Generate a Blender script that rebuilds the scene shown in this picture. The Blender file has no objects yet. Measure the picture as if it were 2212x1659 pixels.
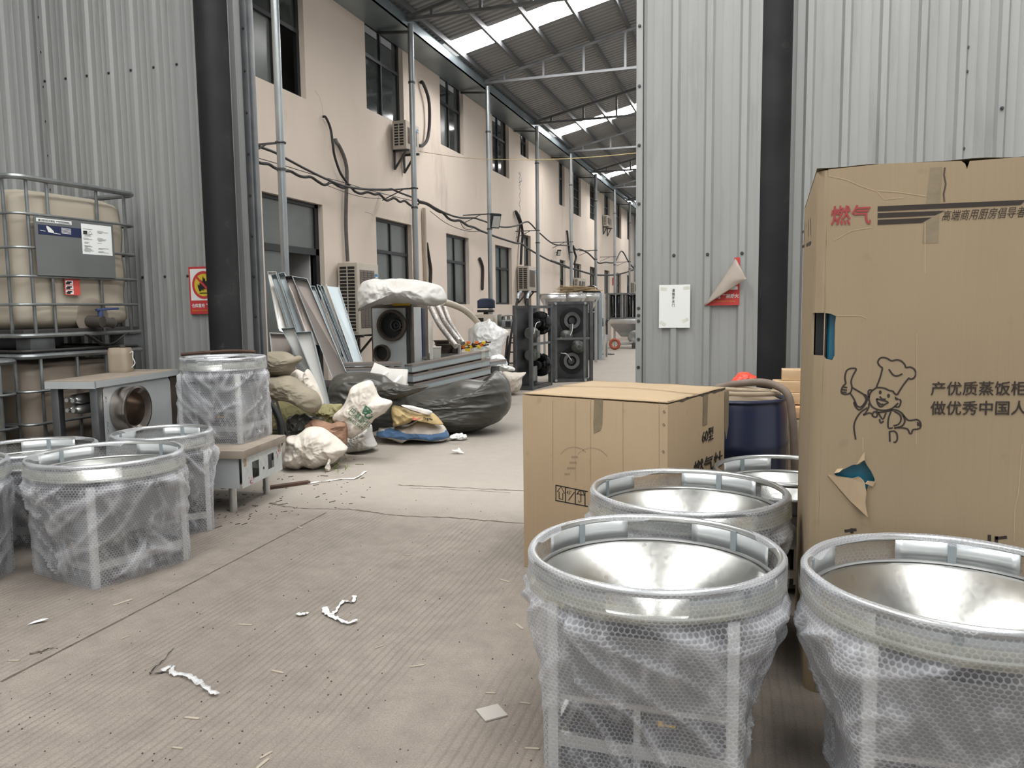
import bpy, bmesh, math, random
from mathutils import Vector, Matrix, noise, geometry
V = Vector
PI = math.pi
scene = bpy.context.scene
col = scene.collection

# ------------------------------------------------------------------ camera, world, exposure
CAM_H, FPX, PCX, PCY = 1.38, 1680.0, 1106.0, 829.5
RM = ((0.95386732, -0.01765533, -0.29970891), (0.29999084, 0.09575979, 0.94912357), (-0.01194297, 0.99524788, -0.09663857))
cam_d = bpy.data.cameras.new('camera')
cam_d.sensor_width = 36.0
cam_d.lens = 36.0 * FPX / 2212.0
cam_d.clip_start = 0.05
cam = bpy.data.objects.new('camera', cam_d)
col.objects.link(cam)
_m = Matrix.Identity(4)
for i in range(3):
    _m[i][0], _m[i][1], _m[i][2] = RM[i][0], RM[i][1], -RM[i][2]
_m[2][3] = CAM_H
cam.matrix_world = _m
scene.camera = cam
scene.view_settings.view_transform = 'Standard'
scene.view_settings.look = 'None'
scene.view_settings.gamma = 1.0
scene.view_settings.exposure = 0.66
scene.cycles.max_bounces = 8
scene.cycles.diffuse_bounces = 4
scene.cycles.glossy_bounces = 4
scene.cycles.transparent_max_bounces = 16
scene.cycles.transmission_bounces = 4
scene.cycles.caustics_reflective = False
scene.cycles.caustics_refractive = False
SKY_HALL, SKY_ALLEY, WORLD = 8.0, 20.0, 0.48
w = bpy.data.worlds.new('overcast_sky')
scene.world = w
w.use_nodes = True
w.node_tree.nodes['Background'].inputs[0].default_value = (1.0, 1.0, 0.985, 1)
w.node_tree.nodes['Background'].inputs[1].default_value = WORLD


# ------------------------------------------------------------------ measuring: photo points on real planes
def ray(px, py):
    a, b = px - PCX, -(py - PCY)
    return V([RM[i][0] * a + RM[i][1] * b + RM[i][2] * FPX for i in range(3)])

CO = V((0, 0, CAM_H))
def on_z(px, py, z=0.0): d = ray(px, py); return CO + d * ((z - CAM_H) / d.z)
def on_y(px, py, y): d = ray(px, py); return CO + d * (y / d.y)
def on_x(px, py, x): d = ray(px, py); return CO + d * (x / d.x)
def at(px, py, depth): return CO + ray(px, py) * (depth / FPX)


# ------------------------------------------------------------------ mesh builder
def frame_from(z, up=V((0, 0, 1))):
    z = z.normalized()
    x = up.cross(z)
    if x.length < 1e-4: x = V((1, 0, 0)).cross(z)
    x.normalize()
    return x, z.cross(x).normalized(), z

class MB:
    def __init__(s): s.v, s.f, s.uv, s.mi = [], [], {}, {}
    def add(s, vs, fs, mi=0):
        b = len(s.v); s.v += [tuple(v) for v in vs]
        for f in fs:
            if mi: s.mi[len(s.f)] = mi
            s.f.append(tuple(b + i for i in f))
        return b
    def box(s, x0, x1, y0, y1, z0, z1, M=None, mi=0):
        vs = [V((x, y, z)) for z in (z0, z1) for y in (y0, y1) for x in (x0, x1)]
        if M is not None: vs = [M @ v for v in vs]
        s.add(vs, [(0, 2, 3, 1), (4, 5, 7, 6), (0, 1, 5, 4), (2, 6, 7, 3), (0, 4, 6, 2), (1, 3, 7, 5)], mi)
        return s
    def bar(s, p, q, wx, wy=None, up=V((0, 0, 1)), mi=0):
        p, q = V(p), V(q); x, y, z = frame_from(q - p, up)
        a, b = wx / 2, (wy or wx) / 2
        vs = [c + x * i + y * j for c in (p, q) for i, j in ((-a, -b), (a, -b), (a, b), (-a, b))]
        s.add(vs, [(3, 2, 1, 0), (4, 5, 6, 7), (0, 1, 5, 4), (1, 2, 6, 5), (2, 3, 7, 6), (3, 0, 4, 7)], mi)
        return s
    def tube(s, pts, r, n=10, closed=False, caps=True, mi=0):
        pts = [V(p) for p in pts]; m = len(pts); rs = r if isinstance(r, (list, tuple)) else [r] * m
        vs, fs = [], []; x = None
        for i, p in enumerate(pts):
            if closed: t = pts[(i + 1) % m] - pts[i - 1]
            else: t = pts[min(i + 1, m - 1)] - pts[max(i - 1, 0)]
            t = t.normalized() if t.length > 1e-9 else V((0, 0, 1))
            if x is None: x = frame_from(t)[0]
            else:
                x = x - t * x.dot(t); x = x.normalized() if x.length > 1e-6 else frame_from(t)[0]
            y = t.cross(x)
            for k in range(n):
                a = 2 * PI * k / n
                vs.append(p + (x * math.cos(a) + y * math.sin(a)) * rs[i])
        for i in range(m if closed else m - 1):
            j = (i + 1) % m
            for k in range(n):
                l = (k + 1) % n
                fs.append((i * n + k, i * n + l, j * n + l, j * n + k))
        if caps and not closed:
            fs.append(tuple(range(n - 1, -1, -1))); fs.append(tuple((m - 1) * n + k for k in range(n)))
        s.add(vs, fs, mi); return s
    def cyl(s, p, q, r0, r1=None, n=24, caps=True, mi=0):
        return s.tube([p, q], [r0, r0 if r1 is None else r1], n, caps=caps, mi=mi)
    def lathe(s, prof, n=48, M=None, a0=0.0, a1=2 * PI, mi=0):
        full = abs(a1 - a0 - 2 * PI) < 1e-6; m = n if full else n + 1
        vs, fs = [], []
        for r, z in prof:
            for k in range(m):
                a = a0 + (a1 - a0) * k / n
                v = V((r * math.cos(a), r * math.sin(a), z)); vs.append(M @ v if M is not None else v)
        for i in range(len(prof) - 1):
            for k in range(n):
                l = (k + 1) % m
                fs.append((i * m + k, i * m + l, (i + 1) * m + l, (i + 1) * m + k))
        s.add(vs, fs, mi); return s
    def torus(s, R, r, M=None, n=48, k=10, mi=0):
        pr = [(R + r * math.cos(2 * PI * i / k), r * math.sin(2 * PI * i / k)) for i in range(k + 1)]
        return s.lathe(pr, n, M, mi=mi)
    def prism(s, poly, M, t, mi=0):
        """flat outline (2d) given thickness t along local z"""
        n = len(poly)
        vs = [M @ V((x, y, 0)) for x, y in poly] + [M @ V((x, y, t)) for x, y in poly]
        tris = geometry.tessellate_polygon([[V((x, y, 0)) for x, y in poly]])
        fs = []
        for a, b, c in tris:
            fs.append((a + n, b + n, c + n)); fs.append((c, b, a))
        for i in range(n): fs.append((i, (i + 1) % n, n + (i + 1) % n, n + i))
        s.add(vs, fs, mi); return s
    def grid(s, fn, nu, nv, closed=False, uv=None, mi=0):
        m = nu if closed else nu + 1; b = len(s.v)
        vs = [fn(i / nu, j / nv) for j in range(nv + 1) for i in range(m)]
        fs = []; f0 = len(s.f)
        for j in range(nv):
            for i in range(nu):
                l = (i + 1) % m
                fs.append((j * m + i, j * m + l, (j + 1) * m + l, (j + 1) * m + i))
                if uv: s.uv[f0 + len(fs) - 1] = [uv(a / nu, c / nv) for a, c in ((i, j), (i + 1, j), (i + 1, j + 1), (i, j + 1))]
        s.add(vs, fs, mi); return s
    def build(s, name, mat, parent=None, ang=35, bev=0.0, fix=False, loc=None, solid=0.0):
        me = bpy.data.meshes.new(name)
        me.from_pydata(s.v, [], s.f)
        if s.uv:
            ul = me.uv_layers.new(name='UVMap')
            for p in me.polygons:
                c = s.uv.get(p.index)
                if c:
                    for k, li in enumerate(p.loop_indices): ul.data[li].uv = c[k]
        if fix or bev:
            bm = bmesh.new(); bm.from_mesh(me)
            if fix: bmesh.ops.recalc_face_normals(bm, faces=bm.faces)
            if bev:
                es = [e for e in bm.edges if len(e.link_faces) == 2 and e.calc_face_angle(0) > 0.6]
                bmesh.ops.bevel(bm, geom=es, offset=bev, segments=2, affect='EDGES', profile=0.6)
            bm.to_mesh(me); bm.free()
        for mt in (mat if isinstance(mat, (list, tuple)) else [mat]): me.materials.append(mt)
        if s.mi and not bev:
            for k, i in s.mi.items(): me.polygons[k].material_index = i
        if ang:
            me.polygons.foreach_set('use_smooth', [True] * len(me.polygons))
            me.set_sharp_from_angle(angle=math.radians(ang))
        o = bpy.data.objects.new(name, me)
        col.objects.link(o)
        if parent is not None: o.parent = parent
        if loc is not None: o.location = loc
        if solid:
            md = o.modifiers.new('thickness', 'SOLIDIFY'); md.thickness = solid; md.offset = 0
        return o

def tag(o, label, cat, group=None, kind=None):
    o['label'] = label; o['category'] = cat
    if group: o['group'] = group
    if kind: o['kind'] = kind
    return o
def struct(o, label=None):
    o['kind'] = 'structure'
    if label: o['label'] = label
    return o
def thing(name, label, cat, loc=(0, 0, 0), rz=0.0, group=None):
    o = bpy.data.objects.new(name, None); col.objects.link(o)
    o.location = loc; o.rotation_euler = (0, 0, rz); o.empty_display_size = 0.1
    return tag(o, label, cat, group)
def copy_tree(o, parent=None):
    c = o.copy(); col.objects.link(c)
    if parent is not None: c.parent = parent
    for ch in list(o.children): copy_tree(ch, c)
    return c
def T(x, y, z): return Matrix.Translation((x, y, z))
def RX(a): return Matrix.Rotation(a, 4, 'X')
def RY(a): return Matrix.Rotation(a, 4, 'Y')
def RZ(a): return Matrix.Rotation(a, 4, 'Z')
def basis(o, x, y, z): return Matrix(((x[0], y[0], z[0], o[0]), (x[1], y[1], z[1], o[1]), (x[2], y[2], z[2], o[2]), (0, 0, 0, 1)))
def smooth_path(pts, k=6):
    """Catmull-Rom through the points"""
    p = [V(q) for q in pts]; p = [p[0] * 2 - p[1]] + p + [p[-1] * 2 - p[-2]]; out = []
    for i in range(1, len(p) - 2):
        for j in range(k):
            t = j / k
            out.append(0.5 * ((2 * p[i]) + (p[i + 1] - p[i - 1]) * t + (2 * p[i - 1] - 5 * p[i] + 4 * p[i + 1] - p[i + 2]) * t * t + (3 * p[i] - p[i - 1] - 3 * p[i + 1] + p[i + 2]) * t ** 3))
    return out + [p[-2]]

# ------------------------------------------------------------------ materials
def new_mat(name):
    m = bpy.data.materials.new(name); m.use_nodes = True
    nt = m.node_tree
    return m, nt, nt.nodes['Principled BSDF'], nt.links
def N(nt, t, **kw):
    n = nt.nodes.new(t)
    for k, v in kw.items():
        if hasattr(n, k): setattr(n, k, v)
        else: n.inputs[k.replace('_', ' ')].default_value = v
    return n
def ramp(nt, fac, stops):
    r = nt.nodes.new('ShaderNodeValToRGB'); nt.links.new(fac, r.inputs[0])
    e = r.color_ramp.elements
    while len(e) < len(stops): e.new(0.5)
    for i, (p, c) in enumerate(stops):
        e[i].position = p; e[i].color = (c[0], c[1], c[2], 1) if isinstance(c, (tuple, list)) else (c, c, c, 1)
    return r.outputs[0]
def mixc(nt, fac, a, b, mode='MIX'):
    n = nt.nodes.new('ShaderNodeMix'); n.data_type = 'RGBA'; n.blend_type = mode
    for s, v in ((0, fac), (6, a), (7, b)):
        if hasattr(v, 'type') and not isinstance(v, (tuple, list)): nt.links.new(v, n.inputs[s])
        else: n.inputs[s].default_value = v if s == 0 else (v[0], v[1], v[2], 1)
    return n.outputs[2]
def pm(name, c, rough=0.6, metal=0.0, c2=None, scale=4.0, lo=0.35, hi=0.7, bump=0.0, bscale=None, stretch=None, spec=0.5, detail=5.0, dirt=None, world=False):
    """one everyday material: base colour, a second colour in noise patches, bump, optional dirt patches"""
    m, nt, b, L = new_mat(name)
    b.inputs['Roughness'].default_value = rough; b.inputs['Metallic'].default_value = metal
    b.inputs['Specular IOR Level'].default_value = spec
    tc = N(nt, 'ShaderNodeTexCoord'); src = tc.outputs['Object']
    if world:
        g = N(nt, 'ShaderNodeNewGeometry'); src = g.outputs['Position']
    if stretch:
        mp = N(nt, 'ShaderNodeMapping'); mp.inputs['Scale'].default_value = stretch; L.new(src, mp.inputs[0]); src = mp.outputs[0]
    cur = c
    if c2:
        n1 = N(nt, 'ShaderNodeTexNoise', Scale=scale, Detail=detail); L.new(src, n1.inputs[0])
        cur = mixc(nt, ramp(nt, n1.outputs[0], [(lo, 0.0), (hi, 1.0)]), c, c2)
    if dirt:
        n2 = N(nt, 'ShaderNodeTexNoise', Scale=dirt[1], Detail=7.0, Roughness=0.65); L.new(src, n2.inputs[0])
        cur = mixc(nt, ramp(nt, n2.outputs[0], [(dirt[2], 0.0), (dirt[3], 1.0)]), cur, dirt[0])
    if isinstance(cur, tuple): b.inputs['Base Color'].default_value = (*cur, 1)
    else: L.new(cur, b.inputs['Base Color'])
    if bump:
        n3 = N(nt, 'ShaderNodeTexNoise', Scale=bscale or scale * 4, Detail=6.0); L.new(src, n3.inputs[0])
        bp = N(nt, 'ShaderNodeBump', Strength=bump, Distance=0.01); L.new(n3.outputs[0], bp.inputs['Height']); L.new(bp.outputs[0], b.inputs['Normal'])
    return m
def emit(name, c, s):
    m, nt, b, L = new_mat(name)
    b.inputs['Base Color'].default_value = (*c, 1); b.inputs['Emission Color'].default_value = (*c, 1); b.inputs['Emission Strength'].default_value = s
    return m

M = {}
M['steel_sheet'] = pm('grey painted corrugated sheet', (.335, .342, .335), .5, .1, (.30, .307, .30), 1.5, dirt=((.22, .22, .213), 2.5, .55, .8), stretch=(3, 3, .35), spec=.4)
M['plaster'] = pm('pale pink plaster', (.68, .59, .51), .9, 0, (.63, .545, .47), .7, dirt=((.30, .25, .215), .8, .60, .92), stretch=(1, 1.6, .45), bump=.15, bscale=30)
M['frame'] = pm('black aluminium', (.018, .02, .022), .4, .3)
M['black_paint'] = pm('black column paint', (.014, .014, .015), .6, 0, (.026, .026, .027), 3, .45, .75, spec=.25, dirt=((.06, .058, .055), 6, .62, .8))
M['galv'] = pm('galvanised steel', (.36, .385, .395), .4, .8, (.25, .27, .28), 6, stretch=(1, 1, .3), bump=.05)
M['gutter'] = pm('gutter steel', (.30, .36, .39), .35, .7, (.22, .26, .28), 2)
M['roof'] = pm('roof sheet underside', (.29, .295, .30), .55, .2, (.25, .255, .26), 1)
M['purlin'] = pm('purlin steel', (.12, .125, .13), .55, .3)
M['truss'] = pm('truss steel', (.15, .155, .16), .5, .4, (.11, .115, .12), 5)
M['skylight_alley'] = emit('lit translucent roof sheet', (1, .99, .97), SKY_ALLEY)
M['skylight_hall'] = emit('lit translucent hall sheet', (1, 1, .98), SKY_HALL)
M['stainless'] = pm('stainless sheet', (.60, .61, .60), .32, .9, (.5, .5, .5), 3, bump=.03)
M['film'] = pm('stainless under white film', (.55, .58, .59), .35, .25, (.47, .5, .51), 3)
M['dark_steel'] = pm('dark steel', (.10, .105, .11), .45, .8, (.06, .062, .065), 5)
M['mid_steel'] = pm('mid grey steel', (.205, .21, .215), .42, .8, (.14, .15, .16), 5)
M['rust'] = pm('rusty iron', (.10, .055, .035), .8, .2, (.05, .03, .025), 12)
M['dusty'] = pm('dusty worktop', (.235, .195, .16), .85, 0, (.31, .265, .215), 6, bump=.1)
M['black'] = pm('black', (.008, .008, .009), .5)
M['rubber'] = pm('black rubber', (.014, .014, .015), .7)
M['red_print'] = pm('red print', (.52, .045, .045), .6)
M['box_red'] = pm('box red ink', (.36, .055, .06), .8)
M['black_print'] = pm('black ink', (.012, .011, .012), .7)
M['brown_print'] = pm('brown black ink', (.035, .026, .022), .8)
M['grey_print'] = pm('worn grey ink', (.17, .125, .085), .9)
M['white_print'] = pm('white print', (.75, .75, .74), .6)
M['yellow_print'] = pm('yellow print', (.62, .47, .04), .6)
M['gold_print'] = pm('gold print', (.6, .38, .03), .6)
M['green_print'] = pm('green print', (.05, .16, .09), .8)
M['paper'] = pm('white paper', (.78, .80, .79), .8)
M['kraft_tape'] = pm('brown packing tape', (.27, .215, .14), .3, 0, (.22, .175, .11), 20, bump=.2, bscale=60)
# cardboard: vertical flute lines
def cardboard(name, c, c2):
    m, nt, b, L = new_mat(name)
    b.inputs['Roughness'].default_value = .85; b.inputs['Specular IOR Level'].default_value = .2
    tc = N(nt, 'ShaderNodeTexCoord')
    n1 = N(nt, 'ShaderNodeTexNoise', Scale=2.2, Detail=5.0); L.new(tc.outputs['Object'], n1.inputs[0])
    mp = N(nt, 'ShaderNodeMapping'); mp.inputs['Scale'].default_value = (160, 160, 1.5); L.new(tc.outputs['Object'], mp.inputs[0])
    n2 = N(nt, 'ShaderNodeTexNoise', Scale=1.0, Detail=2.0); L.new(mp.outputs[0], n2.inputs[0])
    n3 = N(nt, 'ShaderNodeTexNoise', Scale=14, Detail=6.0); L.new(tc.outputs['Object'], n3.inputs[0])
    a = mixc(nt, ramp(nt, n1.outputs[0], [(.3, 0.0), (.75, 1.0)]), c, c2)
    a = mixc(nt, .05, a, n2.outputs[0], 'OVERLAY')
    a = mixc(nt, ramp(nt, n3.outputs[0], [(.66, 0.0), (.8, .35)]), a, (.2, .14, .09))
    L.new(a, b.inputs['Base Color'])
    ad = N(nt, 'ShaderNodeMath', operation='ADD'); L.new(n2.outputs[0], ad.inputs[0]); L.new(n3.outputs[0], ad.inputs[1])
    bp = N(nt, 'ShaderNodeBump', Strength=.07, Distance=.01); L.new(ad.outputs[0], bp.inputs['Height']); L.new(bp.outputs[0], b.inputs['Normal'])
    return m
M['card'] = cardboard('corrugated cardboard', (.46, .345, .225), (.41, .305, .195))
M['card_dark'] = cardboard('older cardboard', (.36, .28, .185), (.32, .245, .16))
M['card_raw'] = cardboard('torn cardboard liner', (.50, .38, .25), (.42, .31, .2))

# concrete floor: ribbed near slab, smooth far slab
def floor_mat():
    m, nt, b, L = new_mat('worn concrete')
    b.inputs['Roughness'].default_value = .75; b.inputs['Specular IOR Level'].default_value = .3
    g = N(nt, 'ShaderNodeNewGeometry'); pos = g.outputs['Position']
    sep = N(nt, 'ShaderNodeSeparateXYZ'); L.new(pos, sep.inputs[0])
    n1 = N(nt, 'ShaderNodeTexNoise', Scale=.9, Detail=8.0, Roughness=.6); L.new(pos, n1.inputs[0])
    n2 = N(nt, 'ShaderNodeTexNoise', Scale=9.0, Detail=8.0, Roughness=.65); L.new(pos, n2.inputs[0])
    n4 = N(nt, 'ShaderNodeTexNoise', Scale=140.0, Detail=3.0); L.new(pos, n4.inputs[0])
    base = mixc(nt, ramp(nt, n1.outputs[0], [(.3, 0.0), (.7, 1.0)]), (.212, .181, .154), (.292, .254, .22))
    base = mixc(nt, ramp(nt, n2.outputs[0], [(.25, .55), (.62, 0.0)]), base, (.14, .122, .106))
    # the alley slab is paler
    ft = N(nt, 'ShaderNodeMapRange'); ft.inputs[1].default_value = 4.5; ft.inputs[2].default_value = 5.0; L.new(sep.outputs[1], ft.inputs[0])
    base = mixc(nt, ft.outputs[0], base, mixc(nt, .55, base, (.36, .33, .29)))
    base = mixc(nt, .22, base, ramp(nt, n4.outputs[0], [(.3, 0.15), (.7, .85)]), 'OVERLAY')
    # ribs raked along the slab
    nx = N(nt, 'ShaderNodeTexNoise', Scale=1.3, Detail=2.0); L.new(pos, nx.inputs[0])
    wob = N(nt, 'ShaderNodeMath', operation='MULTIPLY_ADD'); L.new(nx.outputs[0], wob.inputs[0]); wob.inputs[1].default_value = .07; L.new(sep.outputs[0], wob.inputs[2])
    sl = N(nt, 'ShaderNodeMath', operation='MULTIPLY_ADD'); L.new(sep.outputs[1], sl.inputs[0]); sl.inputs[1].default_value = .02; L.new(wob.outputs[0], sl.inputs[2])
    fr = N(nt, 'ShaderNodeMath', operation='MULTIPLY'); L.new(sl.outputs[0], fr.inputs[0]); fr.inputs[1].default_value = 2 * PI / .034
    sn = N(nt, 'ShaderNodeMath', operation='SINE'); L.new(fr.outputs[0], sn.inputs[0])
    band = N(nt, 'ShaderNodeTexNoise', Scale=1.0, Detail=1.0); mpb = N(nt, 'ShaderNodeMapping'); mpb.inputs['Scale'].default_value = (2.6, .25, 1); L.new(pos, mpb.inputs[0]); L.new(mpb.outputs[0], band.inputs[0])
    amp = ramp(nt, band.outputs[0], [(.36, .12), (.58, 1.0)])
    inv = N(nt, 'ShaderNodeMath', operation='SUBTRACT'); inv.inputs[0].default_value = 1.0; L.new(ft.outputs[0], inv.inputs[1])
    am = N(nt, 'ShaderNodeMath', operation='MULTIPLY'); L.new(amp, am.inputs[0]); L.new(inv.outputs[0], am.inputs[1])
    gr = N(nt, 'ShaderNodeMath', operation='MULTIPLY'); L.new(sn.outputs[0], gr.inputs[0]); L.new(am.outputs[0], gr.inputs[1])
    dk = N(nt, 'ShaderNodeMapRange'); dk.inputs[1].default_value = -1; dk.inputs[2].default_value = -.2; dk.inputs[3].default_value = .34; dk.inputs[4].default_value = 0; L.new(gr.outputs[0], dk.inputs[0])
    base = mixc(nt, dk.outputs[0], base, (.10, .085, .072))     # darker along the groove bottoms
    L.new(base, b.inputs['Base Color'])
    hs = N(nt, 'ShaderNodeMath', operation='MULTIPLY_ADD'); L.new(gr.outputs[0], hs.inputs[0]); hs.inputs[1].default_value = .35; L.new(n4.outputs[0], hs.inputs[2])
    bp = N(nt, 'ShaderNodeBump', Strength=.45, Distance=.006); L.new(hs.outputs[0], bp.inputs['Height']); L.new(bp.outputs[0], b.inputs['Normal'])
    return m
M['floor'] = floor_mat()

# bubble wrap: clear film with paler rings between the hexagonal bubbles
def wrap_mat():
    m, nt, b, L = new_mat('bubble wrap')
    uvn = N(nt, 'ShaderNodeTexCoord'); uv = uvn.outputs['UV']
    P_ = 0.0135
    def lattice(off):
        mp = N(nt, 'ShaderNodeVectorMath', operation='ADD'); L.new(uv, mp.inputs[0]); mp.inputs[1].default_value = (off[0] + 50 * P_, off[1] + 50 * P_ * 1.7320508, 0)
        md = N(nt, 'ShaderNodeVectorMath', operation='MODULO'); L.new(mp.outputs[0], md.inputs[0]); md.inputs[1].default_value = (P_, P_ * 1.7320508, 1)
        sb = N(nt, 'ShaderNodeVectorMath', operation='SUBTRACT'); L.new(md.outputs[0], sb.inputs[0]); sb.inputs[1].default_value = (P_ / 2, P_ * .8660254, 0)
        ln = N(nt, 'ShaderNodeVectorMath', operation='LENGTH'); L.new(sb.outputs[0], ln.inputs[0]); return ln.outputs['Value']
    mn = N(nt, 'ShaderNodeMath', operation='MINIMUM'); L.new(lattice((0, 0)), mn.inputs[0]); L.new(lattice((P_ / 2, P_ * .8660254)), mn.inputs[1])
    rel = N(nt, 'ShaderNodeMath', operation='DIVIDE'); L.new(mn.outputs[0], rel.inputs[0]); rel.inputs[1].default_value = P_ * .56
    ring = ramp(nt, rel.outputs[0], [(.55, 0.0), (.82, 1.0)])
    dome = ramp(nt, rel.outputs[0], [(.0, 1.0), (.45, .88), (.8, 0.0)])
    tc = uvn.outputs['Object']
    nf = N(nt, 'ShaderNodeTexNoise', Scale=5.0, Detail=4.0, Distortion=1.2); L.new(tc, nf.inputs[0])
    fold = ramp(nt, nf.outputs[0], [(.42, 0.0), (.72, 1.0)])
    lw = N(nt, 'ShaderNodeLayerWeight', Blend=.35)
    # opacity = film + rings + overlapping folds + grazing
    def mad(x, k, c):
        n = N(nt, 'ShaderNodeMath', operation='MULTIPLY_ADD'); L.new(x, n.inputs[0]); n.inputs[1].default_value = k
        if isinstance(c, float): n.inputs[2].default_value = c
        else: L.new(c, n.inputs[2])
        return n.outputs[0]
    fa = N(nt, 'ShaderNodeAttribute', attribute_name='fold')
    al = mad(ring, .20, .11); al = mad(fold, .16, al); al = mad(fa.outputs['Fac'], .30, al); al = mad(lw.outputs['Facing'], .40, al)
    cl = N(nt, 'ShaderNodeClamp'); L.new(al, cl.inputs[0]); cl.inputs[2].default_value = .92
    ny = N(nt, 'ShaderNodeTexNoise', Scale=3.0, Detail=2.0); L.new(tc, ny.inputs[0])
    b.inputs['Roughness'].default_value = .16
    L.new(mixc(nt, ramp(nt, ny.outputs[0], [(.55, 0.0), (.78, .4)]), (.80, .81, .86), (.79, .79, .64)), b.inputs['Base Color'])
    hh = mad(dome, .6, nf.outputs[0])
    bp = N(nt, 'ShaderNodeBump', Strength=.55, Distance=.004); L.new(hh, bp.inputs['Height']); L.new(bp.outputs[0], b.inputs['Normal'])
    tr = N(nt, 'ShaderNodeBsdfTransparent'); tr.inputs[0].default_value = (.96, .97, .98, 1)
    tl = N(nt, 'ShaderNodeBsdfTranslucent'); tl.inputs[0].default_value = (.8, .82, .85, 1)
    m0 = N(nt, 'ShaderNodeMixShader'); m0.inputs[0].default_value = .25; L.new(b.outputs[0], m0.inputs[1]); L.new(tl.outputs[0], m0.inputs[2])
    mx = N(nt, 'ShaderNodeMixShader'); L.new(cl.outputs[0], mx.inputs[0]); L.new(tr.outputs[0], mx.inputs[1]); L.new(m0.outputs[0], mx.inputs[2])
    L.new(mx.outputs[0], nt.nodes['Material Output'].inputs[0])
    return m
M['wrap'] = wrap_mat()

def film_mat(name, c, alpha, rough=.25):
    m, nt, b, L = new_mat(name)
    b.inputs['Base Color'].default_value = (*c, 1); b.inputs['Roughness'].default_value = rough
    tc = N(nt, 'ShaderNodeTexCoord'); n = N(nt, 'ShaderNodeTexNoise', Scale=9.0, Detail=5.0, Distortion=.8); L.new(tc.outputs['Object'], n.inputs[0])
    L.new(ramp(nt, n.outputs[0], [(.3, alpha * .6), (.7, min(1, alpha * 1.4))]), b.inputs['Alpha'])
    bp = N(nt, 'ShaderNodeBump', Strength=.4, Distance=.01); L.new(n.outputs[0], bp.inputs['Height']); L.new(bp.outputs[0], b.inputs['Normal'])
    return m
M['clear_film'] = film_mat('clear plastic film', (.82, .83, .84), .55)
M['tape_clear'] = film_mat('yellowed clear tape', (.70, .70, .54), .17)

# galvanised cone with bright spangle
def spangle(name, c, rough):
    m, nt, b, L = new_mat(name)
    b.inputs['Metallic'].default_value = 1.0
    tc = N(nt, 'ShaderNodeTexCoord')
    v = N(nt, 'ShaderNodeTexVoronoi', Scale=70.0); L.new(tc.outputs['Object'], v.inputs[0])
    n = N(nt, 'ShaderNodeTexNoise', Scale=3.0, Detail=5.0); L.new(tc.outputs['Object'], n.inputs[0])
    L.new(mixc(nt, ramp(nt, n.outputs[0], [(.3, 0.0), (.7, .5)]), c, (c[0] * .8, c[1] * .79, c[2] * .77)), b.inputs['Base Color'])
    r = N(nt, 'ShaderNodeMapRange'); r.inputs[3].default_value = rough - .02; r.inputs[4].default_value = rough + .03; L.new(v.outputs['Color'], r.inputs[0]); L.new(r.outputs[0], b.inputs['Roughness'])
    bp = N(nt, 'ShaderNodeBump', Strength=.025, Distance=.004); L.new(v.outputs['Distance'], bp.inputs['Height']); L.new(bp.outputs[0], b.inputs['Normal'])
    return m
M['cone'] = spangle('galvanised bowl', (.60, .60, .58), .29)
M['galv_plate'] = spangle('galvanised plate', (.62, .66, .67), .32)
M['panel_metal'] = pm('bare bluish steel panel', (.38, .43, .455), .48, .45, (.33, .375, .40), 2, bump=.02)
M['panel_brown'] = pm('dull brownish steel panel', (.27, .235, .215), .45, .5, (.23, .2, .185), 2)
M['panel_white'] = pm('pale steel panel', (.62, .62, .60), .4, .3, (.55, .55, .53), 2)

# woven and plastic sacks
def sack_mat(name, c, c2, rough=.7, weave=True, dirt=None):
    m, nt, b, L = new_mat(name)
    b.inputs['Roughness'].default_value = rough; b.inputs['Specular IOR Level'].default_value = .35
    tc = N(nt, 'ShaderNodeTexCoord'); src = tc.outputs['Object']
    n = N(nt, 'ShaderNodeTexNoise', Scale=4.0, Detail=6.0, Distortion=.6); L.new(src, n.inputs[0])
    a = mixc(nt, ramp(nt, n.outputs[0], [(.35, 0.0), (.7, 1.0)]), c, c2)
    if dirt:
        n5 = N(nt, 'ShaderNodeTexNoise', Scale=2.0, Detail=6.0); L.new(src, n5.inputs[0])
        a = mixc(nt, ramp(nt, n5.outputs[0], [(.55, 0.0), (.75, .7)]), a, dirt)
    L.new(a, b.inputs['Base Color'])
    w1 = N(nt, 'ShaderNodeTexNoise', Scale=7.0, Detail=5.0, Distortion=.9); w1.noise_type = 'RIDGED_MULTIFRACTAL'; mp = N(nt, 'ShaderNodeMapping'); mp.inputs['Scale'].default_value = (.7, 1, 1.1); L.new(src, mp.inputs[0]); L.new(mp.outputs[0], w1.inputs[0])
    h = w1.outputs[0]
    if weave:
        n6 = N(nt, 'ShaderNodeTexNoise', Scale=120.0, Detail=1.0); L.new(src, n6.inputs[0])
        ad = N(nt, 'ShaderNodeMath', operation='MULTIPLY_ADD'); L.new(n6.outputs[0], ad.inputs[0]); ad.inputs[1].default_value = .12; L.new(h, ad.inputs[2]); h = ad.outputs[0]
    bp = N(nt, 'ShaderNodeBump', Strength=.30, Distance=.03); L.new(h, bp.inputs['Height']); L.new(bp.outputs[0], b.inputs['Normal'])
    return m
M['sack_white'] = sack_mat('white woven sack', (.63, .58, .52), (.54, .49, .43), dirt=(.42, .36, .3))
M['sack_grey'] = sack_mat('grey white woven sack', (.60, .59, .57), (.52, .51, .49), dirt=(.46, .41, .34))
M['sack_olive'] = sack_mat('olive woven sack', (.235, .205, .15), (.185, .16, .118))
M['sack_green'] = sack_mat('yellow green woven sack', (.23, .21, .10), (.17, .15, .07))
M['sack_black'] = sack_mat('dark grey plastic sack', (.062, .06, .052), (.045, .044, .038), .34, False)
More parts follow.
